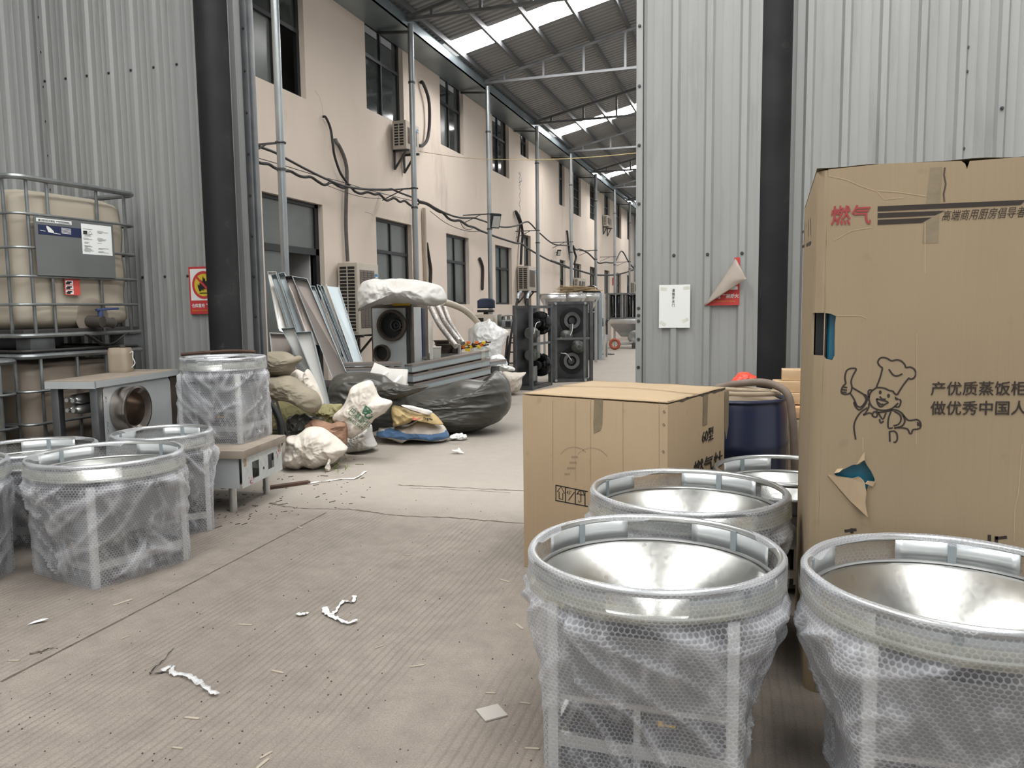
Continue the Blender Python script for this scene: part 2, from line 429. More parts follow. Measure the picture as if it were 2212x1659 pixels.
M['sack_yellow'] = sack_mat('yellow paper sack', (.46, .35, .17), (.40, .29, .14))
M['sack_blue'] = sack_mat('blue woven stripe', (.10, .19, .34), (.08, .15, .28))
M['cloth_brown'] = sack_mat('brown cloth', (.27, .16, .105), (.21, .12, .08), .9)
M['red_film'] = sack_mat('red plastic bag', (.85, .09, .05), (.7, .05, .03), .3, False)
M['foam'] = pm('white foam', (.75, .74, .70), .9, 0, (.68, .67, .63), 6)
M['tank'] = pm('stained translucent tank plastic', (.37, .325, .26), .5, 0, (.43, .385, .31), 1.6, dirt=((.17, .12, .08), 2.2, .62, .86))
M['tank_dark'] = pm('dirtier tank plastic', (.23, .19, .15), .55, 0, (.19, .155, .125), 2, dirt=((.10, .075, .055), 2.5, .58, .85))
M['cage'] = pm('zinc cage tube', (.32, .34, .345), .4, .8, (.22, .235, .24), 9)
M['plate_grey'] = pm('grey label plate', (.17, .18, .18), .5, .3, (.13, .14, .14), 2)
M['pallet_dark'] = pm('dark pallet', (.045, .042, .04), .6, .2, (.03, .029, .028), 5)
M['valve_blue'] = pm('blue plastic', (.03, .05, .13), .5)
M['valve_black'] = pm('dusty black plastic', (.05, .042, .036), .7)
M['drum_blue'] = pm('dark blue plastic drum', (.012, .017, .045), .35, 0, (.02, .025, .06), 3, dirt=((.07, .065, .06), 6, .62, .85))
M['hose'] = pm('dusty hose', (.20, .155, .125), .75, 0, (.15, .115, .09), 10)
M['hose_pale'] = pm('pale dusty hose', (.36, .29, .21), .8, 0, (.3, .24, .17), 10)
M['wood'] = pm('pale sawn wood', (.55, .39, .235), .8, 0, (.45, .31, .18), 6, stretch=(1, 8, 8), bump=.1)
M['wood_orange'] = pm('orange wood', (.62, .37, .19), .8, 0, (.52, .3, .15), 6, stretch=(1, 8, 8))
M['burlap'] = pm('burlap', (.40, .32, .23), .95, 0, (.33, .26, .18), 20, bump=.4)
M['ac_shell'] = pm('aged cream casing', (.47, .425, .36), .6, 0, (.42, .375, .315), 2.5)
M['ac_grille'] = pm('grey brown grille', (.155, .125, .105), .7)
M['ac_dark'] = pm('dark fins', (.015, .015, .015), .6)
M['sticker_blue'] = pm('blue sticker', (.03, .18, .40), .5)
M['sticker_red'] = pm('red sticker', (.55, .075, .06), .6)
M['navy'] = pm('navy label', (.012, .02, .07), .5)
M['burner'] = pm('burnt dusty steel', (.13, .105, .085), .6, .5, (.08, .065, .055), 6)
M['chrome_ring'] = pm('brownish polished steel', (.47, .41, .37), .26, 1.0, (.38, .335, .30), 3)
M['cable'] = pm('black cable', (.013, .013, .014), .55)
M['conduit'] = pm('grey brown conduit', (.11, .10, .095), .6, 0, (.08, .07, .065), 20)
M['foil'] = pm('crumpled foil', (.62, .6, .58), .3, .9, (.3, .28, .26), 30, bump=.9, bscale=90)
M['pipe_cream'] = pm('cream pipe', (.45, .39, .31), .5)
M['orange'] = pm('orange plastic', (.75, .17, .03), .5)
M['yellow'] = pm('yellow plastic', (.75, .55, .04), .5)
M['engine'] = pm('grey green motor paint', (.115, .125, .11), .45, .2, (.08, .088, .078), 8)
M['engine_pale'] = pm('grey cast motor', (.25, .26, .26), .45, .4, (.17, .18, .18), 8)
M['hub_red'] = pm('red brown wheel hub', (.30, .075, .035), .6)
M['straw'] = pm('dry straw', (.38, .29, .17), .9, 0, (.3, .22, .12), 20)
M['boiler'] = pm('dark polished boiler', (.05, .052, .055), .12, 1.0)
M['blue_panel'] = pm('pale blue steel panel', (.42, .50, .56), .4, .2)
M['glass'] = pm('dusty dark window glass', (.035, .042, .042), .07, 0, (.06, .068, .066), 2.5, .4, .75, spec=.55)
M['glass_dusty'] = pm('dustier window glass', (.095, .105, .10), .2, 0, (.12, .13, .124), 2, spec=.5)
M['interior'] = pm('room wall inside', (.6, .59, .58), .9)
M['interior_dark'] = pm('dark room inside', (.03, .028, .028), .9)  # near-black colour stands in for the unlit rooms
M['teal_paint'] = pm('teal machine paint', (.015, .17, .26), .35, 0, (.02, .13, .2), 8)
M['leaf'] = pm('green leaf', (.12, .22, .03), .7)
M['chip'] = pm('dry chip', (.36, .31, .25), .9)
M['twine'] = pm('yellow twine', (.42, .34, .17), .9)
M['marker'] = pm('red marker', (.45, .05, .09), .7)
M['chair_blue'] = pm('navy chair', (.02, .03, .06), .7)
M['debris'] = pm('dark floor dirt', (.06, .048, .038), .95, 0, (.12, .095, .07), 30)

# ------------------------------------------------------------------ lettering
def text_mesh(body, size, mat, Mx, name, parent, shear=0.0, off=0.0, sx=1.0, align='LEFT', thick=.0006, spacing=1.0):
    c = bpy.data.curves.new('t', 'FONT'); c.body = body; c.size = size; c.shear = shear; c.offset = off
    c.align_x = align; c.extrude = thick; c.resolution_u = 3; c.space_character = spacing
    o = bpy.data.objects.new('t', c); col.objects.link(o)
    dg = bpy.context.evaluated_depsgraph_get()
    me = bpy.data.meshes.new_from_object(o.evaluated_get(dg))
    bpy.data.objects.remove(o); bpy.data.curves.remove(c)
    me.name = name; me.transform(Mx @ Matrix.Diagonal((sx, 1, 1, 1)))
    me.materials.clear(); me.materials.append(mat)
    r = bpy.data.objects.new(name, me); col.objects.link(r); r.parent = parent
    return r
def text_fit(body, mat, Mx, wd, ht, name, parent, shear=0.0, off=0.0):
    """lettering stretched to wd x ht, lower left corner at the origin of Mx"""
    r = text_mesh(body, 1.0, mat, Matrix.Identity(4), name, parent, shear, 0.0, thick=0)
    if off:      # heavier strokes
        bm = bmesh.new(); src = r.data.copy()
        for k, (dx, dy) in enumerate(((0, 0), (off, 0), (-off, 0), (0, off * .6), (0, -off * .6))):
            t = src.copy(); t.transform(T(dx, dy, .0004 * k)); bm.from_mesh(t); bpy.data.meshes.remove(t)
        bm.to_mesh(r.data); bm.free(); bpy.data.meshes.remove(src)
    xs = [v.co.x for v in r.data.vertices]; ys = [v.co.y for v in r.data.vertices]
    if not xs: return r
    sx, sy = wd / (max(xs) - min(xs)), ht / (max(ys) - min(ys))
    r.data.transform(Mx @ Matrix.Diagonal((sx, sy, 1, 1)) @ T(-min(xs), -min(ys), 0))
    return r
def strokes(mb, polys, put, width, closed=(), mi=0):
    """ink lines on a surface: put(x, y) -> (point, normal)"""
    for k, pl in enumerate(polys):
        pts = [put(*p) for p in pl]
        n = len(pts)
        L_, R_ = [], []
        for i, (p, nr) in enumerate(pts):
            a = pts[max(i - 1, 0)][0]; c = pts[min(i + 1, n - 1)][0]
            t = (c - a); t = t.normalized() if t.length > 1e-9 else V((1, 0, 0))
            s = nr.cross(t).normalized() * width / 2
            L_.append(p + s + nr * .0012); R_.append(p - s + nr * .0012)
        vs = L_ + R_
        mb.add(vs, [(i, i + 1, n + i + 1, n + i) for i in range(n - 1)], mi)
    return mb
# ------------------------------------------------------------------ THE SETTING
# floor
fb = MB().box(-9, 9, -4, 42, -.2, 0)
floor = struct(fb.build('floor', M['floor'], ang=0))
random.seed(3)
ck = MB()
def crack(pts, wd, seed):
    random.seed(seed); path = smooth_path([V((x, y, 0)) for x, y in pts], 10); L_, R_ = [], []
    for i, p in enumerate(path):
        a = wd * (.35 + random.random())
        j = (random.random() - .5) * wd * 1.2
        L_.append(V((p.x, p.y + j + a / 2, .0008))); R_.append(V((p.x, p.y + j - a / 2, .0008)))
    n = len(path); ck.add(L_ + R_, [(i, n + i, n + i + 1, i + 1) for i in range(n - 1)])
crack([(-3.35, 4.72), (-3.05, 4.66), (-2.7, 4.72), (-2.3, 4.66), (-1.9, 4.70), (-1.42, 4.69), (-.6, 4.72), (.6, 4.7)], .018, 1)
crack([(-2.69, 5.49), (-2.2, 5.53), (-1.7, 5.545), (-.8, 5.56), (.0, 5.56)], .02, 2)
crack([(-2.55, 5.42), (-2.2, 5.46), (-1.75, 5.47)], .01, 5)
ck.build('joint_crack', M['debris'], floor, ang=0)
lc = MB(); fb_l = [(-2.70, 2.10), (-2.74, 3.2), (-2.80, 4.60)]
lpath = smooth_path([V((x, y, 0)) for x, y in fb_l], 20)
random.seed(8); n_ = len(lpath)
lc.add([V((p.x - .005 - random.random() * .004, p.y, .0006)) for p in lpath] + [V((p.x + .004 + random.random() * .004, p.y, .0006)) for p in lpath], [(i, n_ + i, n_ + i + 1, i + 1) for i in range(n_ - 1)])
lc.build('slab_joint', M['debris'], floor, ang=0)

def corr_profile(a0, a1, P, phase, depth, flip=1):
    """trapezoid ribs with two small swages between"""
    pts = []; k = math.floor((a0 - phase) / P) - 1
    while phase + k * P < a1 + P:
        c = phase + k * P
        for da, h in ((-.034, 0), (-.018, depth), (.018, depth), (.034, 0), (P * .36 - .008, 0), (P * .36, .0035), (P * .36 + .008, 0), (P * .64 - .008, 0), (P * .64, .0035), (P * .64 + .008, 0)):
            pts.append((c + da, h * flip))
        k += 1
    pts = [p for p in pts if a0 < p[0] < a1]
    return [(a0, 0)] + pts + [(a1, 0)]
def corr_wall(name, axis, a0, a1, z0, z1, plane, toward, P=.237, phase=0.0, depth=.024, mat='steel_sheet', back=.05):
    pr = corr_profile(a0, a1, P, phase, depth); mb = MB(); n = len(pr)
    def pt(a, d, z): return V((a, plane + toward * d, z)) if axis == 'x' else V((plane + toward * d, a, z))
    vs = [pt(a, h, z0) for a, h in pr] + [pt(a, h, z1) for a, h in pr]
    fwd = (axis == 'x') == (toward < 0)
    mb.add(vs, [(i, i + 1, n + i + 1, n + i) if fwd else (i + 1, i, n + i, n + i + 1) for i in range(n - 1)])
    p_, q_ = sorted((plane - toward * .004, plane - toward * back))
    if axis == 'x': mb.box(a0, a1, p_, q_, z0, z1)
    else: mb.box(p_, q_, a0, a1, z0, z1)
    return struct(mb.build(name, M[mat], ang=25))
def screws(parent, pts, axis=V((0, -1, 0))):
    mb = MB()
    for p in pts:
        p = V(p); mb.cyl(p, p + axis * .004, .012, .012, 10); mb.cyl(p + axis * .004, p + axis * .012, .007, .006, 6)
    return mb.build('screws', M['dark_steel'], parent)

HY = 5.6
wl = corr_wall('wall_left', 'y', -4, HY, 0, 6.6, -6.2, 1, phase=.1)
w1 = corr_wall('wall_front_left', 'x', -6.2, -3.98, 0, 6.6, HY, -1, phase=-6.083)
rib_x = [-6.083 + .237 * k for k in range(9)]
screws(w1, [(x, HY - .024, 3.44) for x in rib_x] + [(x, HY - .024, 1.69) for x in rib_x] + [(-6.12, HY - .003, z) for z in (2.2, 2.5, 2.8, 3.1, 3.4, 3.7, 4.0)])
# rusty edge trim of the doorway, left
et = MB().box(-4.02, -3.965, HY - .035, HY + .03, 0, 6.6).box(-3.965, -3.945, HY - .01, HY + .04, 0, 6.6)
trim = struct(et.build('trim_1', M['mid_steel'], bev=.003))
screws(trim, [(-3.99, HY - .035, .35 + i * .33) for i in range(14)])
w2 = corr_wall('wall_front_right', 'x', .1, 7.0, 0, 6.6, 5.78, -1, P=.228, phase=.306)
screws(w2, [(1.245, 5.775, z) for z in (2.37, 2.85, 3.0, 3.4, 3.75)] + [(1.447, 5.75, 2.6)])
d1 = corr_wall('door_1', 'x', -.79, .03, .02, 4.6, HY, -1, P=.228, phase=-.565, back=.06)
d1.name = 'door_1'
screws(d1, [(-.565 + .228 * k, HY - .024, 1.735) for k in range(3)] + [(-.565 + .228 * k, HY - .024, 3.6) for k in range(3)])
de = MB().box(-.83, -.785, HY - .03, HY + .07, .02, 4.6)
e_ = de.build('door_edge', M['steel_sheet'], d1, bev=.004)
screws(d1, [(-.808, HY - .03, z) for z in (.55, .95, 1.15, 1.28, 1.32, 1.37, 1.75, 2.1, 2.5, 2.9, 3.3)])
lint = struct(MB().box(-3.98, .1, HY, HY + .2, 4.5, 6.6).build('wall_above_doorway', M['steel_sheet'], ang=0))
# hall roof with its daylight strips
ST = [(-3.4, -2.1), (.9, 2.2)]
hr = MB(); xs = [-6.2] + [a for s in ST for a in s] + [7.0]
for i in range(0, len(xs), 2): hr.box(xs[i], xs[i + 1], -4, HY + .2, 6.6, 6.68)
ceil = struct(hr.build('ceiling', M['roof'], ang=0))
for a, b in ST:
    MB().box(a, b, -4, HY + .2, 6.62, 6.65).build('skylight', M['skylight_hall'], ceil, ang=0)
# black columns
def column(x, y, r, label):
    o = MB().cyl((x, y, 0), (x, y, 6.6), r, r, 40).build('steel_column', M['black_paint'])
    tag(o, label, 'column'); return o
cl = on_y(472, 400, 5.40)
column(cl.x, 5.40, .126, 'thick round black column beside the no fire sign and the cages')
column(.062, 5.715, .131, 'thick round black column behind the edge of the grey sliding door')

# ------------------------------------------------------------------ the pink building along the alley
XW, XC = -5.9, -5.3
UP0, UP1, LO0, LO1 = 4.56, 5.95, 1.48, 2.88
WINS = [(8.34, 9.56, 4.24, 5.95, 'big'), (11.3, 12.66, 4.53, UP1, 'std'), (14.3, 15.55, UP0, UP1, 'std'), (17.4, 18.66, UP0, UP1, 'std'), (19.66, 20.4, 5.33, UP1, 'std'),
        (23.72, 24.46, UP0, UP1, 'std'), (25.7, 26.85, 4.5, UP1, 'bars'), (28.37, 29.5, 4.62, UP1, 'bars'), (31.2, 32.35, UP0, UP1, 'std'), (34.0, 35.2, 4.42, UP1, 'std'), (36.9, 38.0, UP0, UP1, 'std'),
        (11.5, 12.86, LO0, LO1, 'std'), (14.48, 15.74, LO0, LO1, 'std'), (17.5, 18.78, LO0, LO1, 'std'), (19.86, 20.52, 1.3, 3.32, 'narrow'), (23.78, 24.52, 1.3, LO1, 'narrow'),
        (25.75, 26.85, LO0, LO1, 'std'), (28.37, 29.5, 2.1, LO1, 'std'), (31.2, 32.35, .0, LO1, 'std'), (34.0, 35.2, LO0, LO1, 'std'), (36.9, 38.0, LO0, LO1, 'std')]
DOOR = (8.46, 9.88, 0.0, 2.87)
holes = [q[:4] for q in WINS] + [DOOR]
ys = sorted({5.85, 39.0} | {h[i] for h in holes for i in (0, 1)}); zs = sorted({0.0, 6.12} | {h[i] for h in holes for i in (2, 3)})
mb = MB()
for i in range(len(ys) - 1):
    for j in range(len(zs) - 1):
        cy, cz = (ys[i] + ys[i + 1]) / 2, (zs[j] + zs[j + 1]) / 2
        if any(h[0] < cy < h[1] and h[2] < cz < h[3] for h in holes): continue
        mb.add([(XW, ys[i], zs[j]), (XW, ys[i + 1], zs[j]), (XW, ys[i + 1], zs[j + 1]), (XW, ys[i], zs[j + 1])], [(0, 1, 2, 3)])
RD = .14
for y0, y1, z0, z1 in holes:
    a, b = XW, XW - RD
    mb.add([(a, y0, z0), (a, y0, z1), (b, y0, z1), (b, y0, z0)], [(0, 1, 2, 3)])
    mb.add([(a, y1, z0), (a, y1, z1), (b, y1, z1), (b, y1, z0)], [(3, 2, 1, 0)])
    mb.add([(a, y0, z0), (a, y1, z0), (b, y1, z0), (b, y0, z0)], [(3, 2, 1, 0)])
    mb.add([(a, y0, z1), (a, y1, z1), (b, y1, z1), (b, y0, z1)], [(0, 1, 2, 3)])
mb.box(XW - .36, XW - .34, 5.85, 7.6, 0, 6.12)
mb.box(XW - .3, XW, 5.7, 5.85, 0, 6.12); mb.box(XW - .3, XW, 5.85, 39, 6.10, 6.14)
wall_pink = struct(mb.build('wall_alley', M['plaster'], ang=0))
# near-black sheets behind the openings paint the darkness of the rooms
st = MB()
random.seed(11)
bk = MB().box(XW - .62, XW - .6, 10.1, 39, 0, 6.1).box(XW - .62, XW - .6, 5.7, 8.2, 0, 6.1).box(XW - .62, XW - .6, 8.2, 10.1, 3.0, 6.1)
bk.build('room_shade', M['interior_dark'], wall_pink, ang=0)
def window(i, y0, y1, z0, z1, kind):
    x = XW - RD + .035; f = MB(); e = .045
    nm = 'window_%d' % i
    root = struct(bpy.data.objects.new(nm, None)); col.objects.link(root)
    root.location = (x, (y0 + y1) / 2, z0)
    cy = (y0 + y1) / 2; hw = (y1 - y0) / 2; h = z1 - z0
    def fb(a, b, c, d, dx=.05): f.box(-dx / 2, dx / 2, a, b, c, d)
    fb(-hw, hw, 0, e); fb(-hw, hw, h - e, h); fb(-hw, -hw + e, e, h - e); fb(hw - e * 1.5, hw, e, h - e)
    tz = h * (.60 if kind != 'big' else .5)
    panes = []
    if kind == 'bars':
        n = int((y1 - y0) / .09)
        for k in range(1, n):
            yy = -hw + 2 * hw * k / n; f.bar((.03, yy, 0), (.03, yy, h), .012)
        for k in range(1, 5): f.bar((.035, -hw, h * k / 5), (.035, hw, h * k / 5), .02)
        panes = [(-hw + e, hw - e, e, h - e)]
    elif kind == 'narrow':
        fb(-hw, hw, tz, tz + e, .055); panes = [(-hw + e, hw - e, e, tz), (-hw + e, hw - e, tz + e, h - e)]
    else:
        fb(-hw, hw, tz, tz + e * 1.2, .055); fb(-.02, .02, e, tz, .06); fb(-.022, .022, tz + e, h - e, .05)
        panes = [(-hw + e, -.02, e, tz), (.02, hw - e, e, tz), (-hw + e, -.022, tz + e, h - e), (.022, hw - e, tz + e, h - e)]
    f.build('window_frame', M['frame'], root, ang=0)
    for k, (a, b, c, d) in enumerate(panes):
        if kind == 'big' and k in (1,): continue
        dx = -.012 if k == 0 else .0
        MB().box(dx - .006, dx, a, b, c, d).build('pane', M['glass_dusty'] if (k == 0 and i % 2) or kind == 'bars' or z1 < 4 else M['glass'], root, ang=0)
    return root
for i, q in enumerate(WINS): window(i + 1, *q)
# the doorway into the building: fixed left leaf, the other slid open
x = XW - RD + .035; y0, y1, z0, z1 = DOOR
dr = struct(bpy.data.objects.new('door_2', None)); col.objects.link(dr); dr.location = (x, y0, 0)
f = MB(); W_ = y1 - y0
for a, b, c, d in ((0, .05, 0, z1), (W_ - .09, W_, 0, z1), (0, W_, z1 - .05, z1), (0, W_, 2.16, 2.25), (.05, W_ * .44, 0, .08), (W_ * .40, W_ * .44, 0, 2.2)): f.box(-.03, .03, a, b, c, d)
f.build('door_frame', M['frame'], dr, ang=0)
MB().box(-.006, 0, .05, W_ * .41, .08, 2.16).build('pane', M['glass_dusty'], dr, ang=0)
MB().box(-.006, 0, .05, W_ - .09, 2.25, z1 - .05).build('pane', M['glass_dusty'], dr, ang=0)
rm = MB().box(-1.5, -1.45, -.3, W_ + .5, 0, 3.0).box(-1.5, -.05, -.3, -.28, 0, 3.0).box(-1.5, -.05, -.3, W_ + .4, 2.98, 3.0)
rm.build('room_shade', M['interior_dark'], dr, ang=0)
MB().box(-1.1, -.06, W_ - .13, W_ - .10, 0, 2.98).build('inner_wall', M['interior'], dr, ang=0)

# gutter
g = MB().box(XW, -5.36, 5.9, 39, 5.82, 5.84).box(-5.38, -5.36, 5.9, 39, 5.82, 6.0)
struct(g.build('trim_2', M['gutter'], ang=0))
# roof: corrugated sheet running up the slope, daylight strips between
RZ0, SL = 6.13, .229
def roof_z(x): return RZ0 + SL * (x + 5.3)
SKY = [(13.4 + 7.42 * k, 14.12 + 7.42 * k) for k in range(-1, 4)]
roof = bpy.data.objects.new('ceiling_alley', None); col.objects.link(roof); struct(roof)
XA, XB = -5.5, 2.2
def sheet(y0, y1):
    mb = MB(); pr = [(y0, 0)]; y = y0 + .03
    while y + .11 < y1:
        pr += [(y, 0), (y + .02, .028), (y + .065, .028), (y + .085, 0)]; y += .15
    pr.append((y1, 0)); n = len(pr)
    for dz in (0, .012):
        vs = [(XA, a, roof_z(XA) + h + dz) for a, h in pr] + [(XB, a, roof_z(XB) + h + dz) for a, h in pr]
        mb.add(vs, [(i, i + 1, n + i + 1, n + i) if dz else (n + i, n + i + 1, i + 1, i) for i in range(n - 1)])
    mb.build('roof_sheet', M['roof'], roof, ang=25)
edges = [5.85] + [e for s in SKY for e in s if e > 5.9] + [39.0]
for i in range(0, len(edges) - 1, 2): sheet(edges[i], edges[i + 1])
for a, b in SKY:
    if b < 6: continue
    mb = MB(); mb.add([(-5.41, a, roof_z(-5.41)), (XB, a, roof_z(XB)), (XB, b, roof_z(XB)), (-5.41, b, roof_z(-5.41))] + [(-5.41, a, roof_z(-5.41) + .02), (XB, a, roof_z(XB) + .02), (XB, b, roof_z(XB) + .02), (-5.41, b, roof_z(-5.41) + .02)],
                      [(0, 3, 2, 1), (4, 5, 6, 7), (0, 1, 5, 4), (2, 3, 7, 6)])
    mb.build('skylight', M['skylight_alley'], roof, ang=0)
for xp in (-5.3, -4.61, -3.9, -3.17, -2.46, -1.75, -1.04, -.3, .4, 1.1, 1.8):
    z = roof_z(xp) - .005
    MB().box(xp - .025, xp + .025, 5.9, 39, z - .1, z - .004).build('purlin', M['purlin'], roof, ang=0)
far = corr_wall('wall_far', 'x', -7.5, 3.0, 0, 8, 39.0, -1, P=.25, phase=0, depth=.03, mat='gutter')

# posts, trusses
POSTS = [8.0 + 3.69 * k for k in range(9)]
post_where = ['nearest galvanised post, partly behind the doorway trim', 'galvanised post beside the upper wall air conditioner', 'galvanised post with the floodlight on it', 'galvanised post right of the raised air conditioner',
              'galvanised post rising behind the twig broom', 'galvanised post in front of the barred window', 'galvanised post beside the small red wall plate', 'galvanised post next to last down the alley', 'farthest galvanised post by the end wall']
truss_where = ['roof truss nearest the doorway, over the first post', 'roof truss in front of the first bright skylight', 'roof truss just beyond the first bright skylight', 'roof truss in front of the second bright skylight', 'roof truss just beyond the second bright skylight',
               'roof truss in front of the third bright skylight', 'roof truss just beyond the third bright skylight', 'roof truss near the far end of the alley', 'last roof truss against the far end wall']
def make_post():
    r = thing('support_post', post_where[0], 'post', group='galvanised posts along the pink wall')
    MB().cyl((0, 0, 0), (0, 0, 5.86), .046, .046, 20).build('pole', M['galv'], r)
    for z in (3.0, 4.95): MB().cyl((0, 0, z), (0, 0, z + .03), .056, .056, 20).build('pole_joint', M['dark_steel'], r)
    MB().box(-.1, .1, -.1, .1, 0, .012).build('base_plate', M['galv'], r, bev=.002)
    b = MB(); b.bar((0, 0, 3.32), (-.58, 0, 3.32), .022); b.bar((-.57, 0, 3.16), (-.2, 0, 3.31), .014); b.tube([(0.055 * math.cos(a), .055 * math.sin(a), 3.32) for a in [2 * PI * i / 16 for i in range(16)]], .012, 6, closed=True)
    b.build('cable_bracket', M['dark_steel'], r)
    MB().bar((.0, 0, 5.74), (-.58, 0, 5.79), .06, .03).build('wall_brace', M['dark_steel'], r)
    return r
p0 = make_post()
for i, y in enumerate(POSTS):
    o = p0 if i == 0 else copy_tree(p0)
    o.location = (XC, y, 0); o['label'] = post_where[i]
def make_truss():
    r = thing('roof_truss', truss_where[0], 'roof truss', group='steel roof trusses over the alley')
    tz = lambda x: roof_z(x) - .155
    MB().bar((-5.36, 0, tz(-5.36)), (2.2, 0, tz(2.2)), .05, .05).build('top_chord', M['truss'], r, ang=0)
    MB().bar((-5.36, 0, 5.93), (2.2, 0, 5.93), .048, .048).build('bottom_chord', M['truss'], r, ang=0)
    x = -4.93
    while x < 2:
        MB().bar((x, 0, 5.93), (x, 0, tz(x)), .045).build('web_post', M['truss'], r, ang=0); x += .81
    return r
t0 = make_truss()
for i, y in enumerate(POSTS):
    o = t0 if i == 0 else copy_tree(t0)
    o.location = (0, y, 0); o['label'] = truss_where[i]
# ------------------------------------------------------------------ WRAPPED STOVES
M['collar'] = pm('pale steel collar sheet', (.66, .69, .70), .35, .45, (.6, .63, .64), 3)
M['stove_panel'] = pm('grey stove sheet', (.20, .205, .205), .4, .5, (.16, .165, .165), 3)
def sq_circle(a, half, rr):
    """radius of a rounded square in direction a"""
    c, s = abs(math.cos(a)), abs(math.sin(a))
    r = half / max(c, s)
    d = math.hypot(half, half) - rr * .42
    return min(r, d)
def wrap_shell(R, half, H, seed, ze=.0, lip=.004):
    off = V((seed * 7.1, seed * 3.3, seed * 1.7)); nu, nv = 160, 60
    folds = []
    def fn(u, v):
        folds.append(0.0)
        a = 2 * PI * u
        if v < .84: z = ze + (H + .008 - ze) * v / .84; k = 0
        else: k = (v - .84) / .16; z = H + .012
        t = min(1, max(0, (z - H * .22) / (H * .64))); t = t * t * (3 - 2 * t)
        r = sq_circle(a, half + .014, .03) * (1 - t) + (R + .016) * t
        # hangs outside of both
        if z > H - .085: r = R + .0145 + .002 * math.sin(9 * a + seed)
        q = V((math.cos(a) * 1.3, math.sin(a) * 1.3, z * 2.6)) + off
        d = .006 + noise.noise(q) * .012
        sl = 1 if math.sin(a * 2 + seed) > 0 else -1
        p_ = a * .37; an_ = .62 * sl
        s1, t1 = p_ * math.cos(an_) + z * math.sin(an_), -p_ * math.sin(an_) + z * math.cos(an_)
        rd = max(0, 1 - abs(noise.noise(V((s1 * 2.2, t1 * 8.5, seed * 3.1)))) * 3.2)
        s2, t2 = p_ * math.cos(1.1) - z * math.sin(1.1), p_ * math.sin(1.1) + z * math.cos(1.1)
        rd2 = max(0, 1 - abs(noise.noise(V((s2 * 4.0, t2 * 15, seed * 5.7)))) * 3.4)
        cn = (sq_circle(a, 1, .0) - 1) / .4142; fre = (1 - .85 * min(1, cn * 1.3) * (1 - t))
        mid = min(1, z / .05) * min(1, max(0, (H - .05 - z) / .08))
        d = max(.0, (d + rd ** 2 * .024 + rd2 ** 2 * .010) * mid * fre)
        if k:   # folded over the rim and a little way in, unevenly
            inn = lip + .04 * max(0, noise.noise(V((math.cos(a) * 2.2, math.sin(a) * 2.2, 3.3)) + off) + .18)
            ang = min(1, k * 2.2) * PI * (.42 + .58 * min(1, max(0, noise.noise(V((math.cos(a) * 1.7, math.sin(a) * 1.7, 9.1)) + off) * 1.6 + .45)))
            r = R + .0145 * math.cos(ang) - (max(0, k - .45) / .55) * inn * (ang > 2.6)
            z = H + .0145 * math.sin(ang) - (max(0, k - .45) / .55) * inn * .6 * (ang > 2.6)
            return V((r * math.cos(a), r * math.sin(a), z))
        r += d
        folds[-1] = min(1.0, (rd ** 5 * 1.5 + rd2 ** 4 * 1.0) * mid * (.35 + .65 * fre))
        r -= .014 * math.exp(-((z - (H - .092)) / .012) ** 2)
        z += noise.noise(q * 2.3) * .006 * mid
        return V((r * math.cos(a), r * math.sin(a), z))
    m = MB()
    m.grid(fn, nu, nv, closed=True, uv=lambda u, v: (u * 2 * PI * (half + R) / 2, v * (H * 1.2)))
    return m, folds

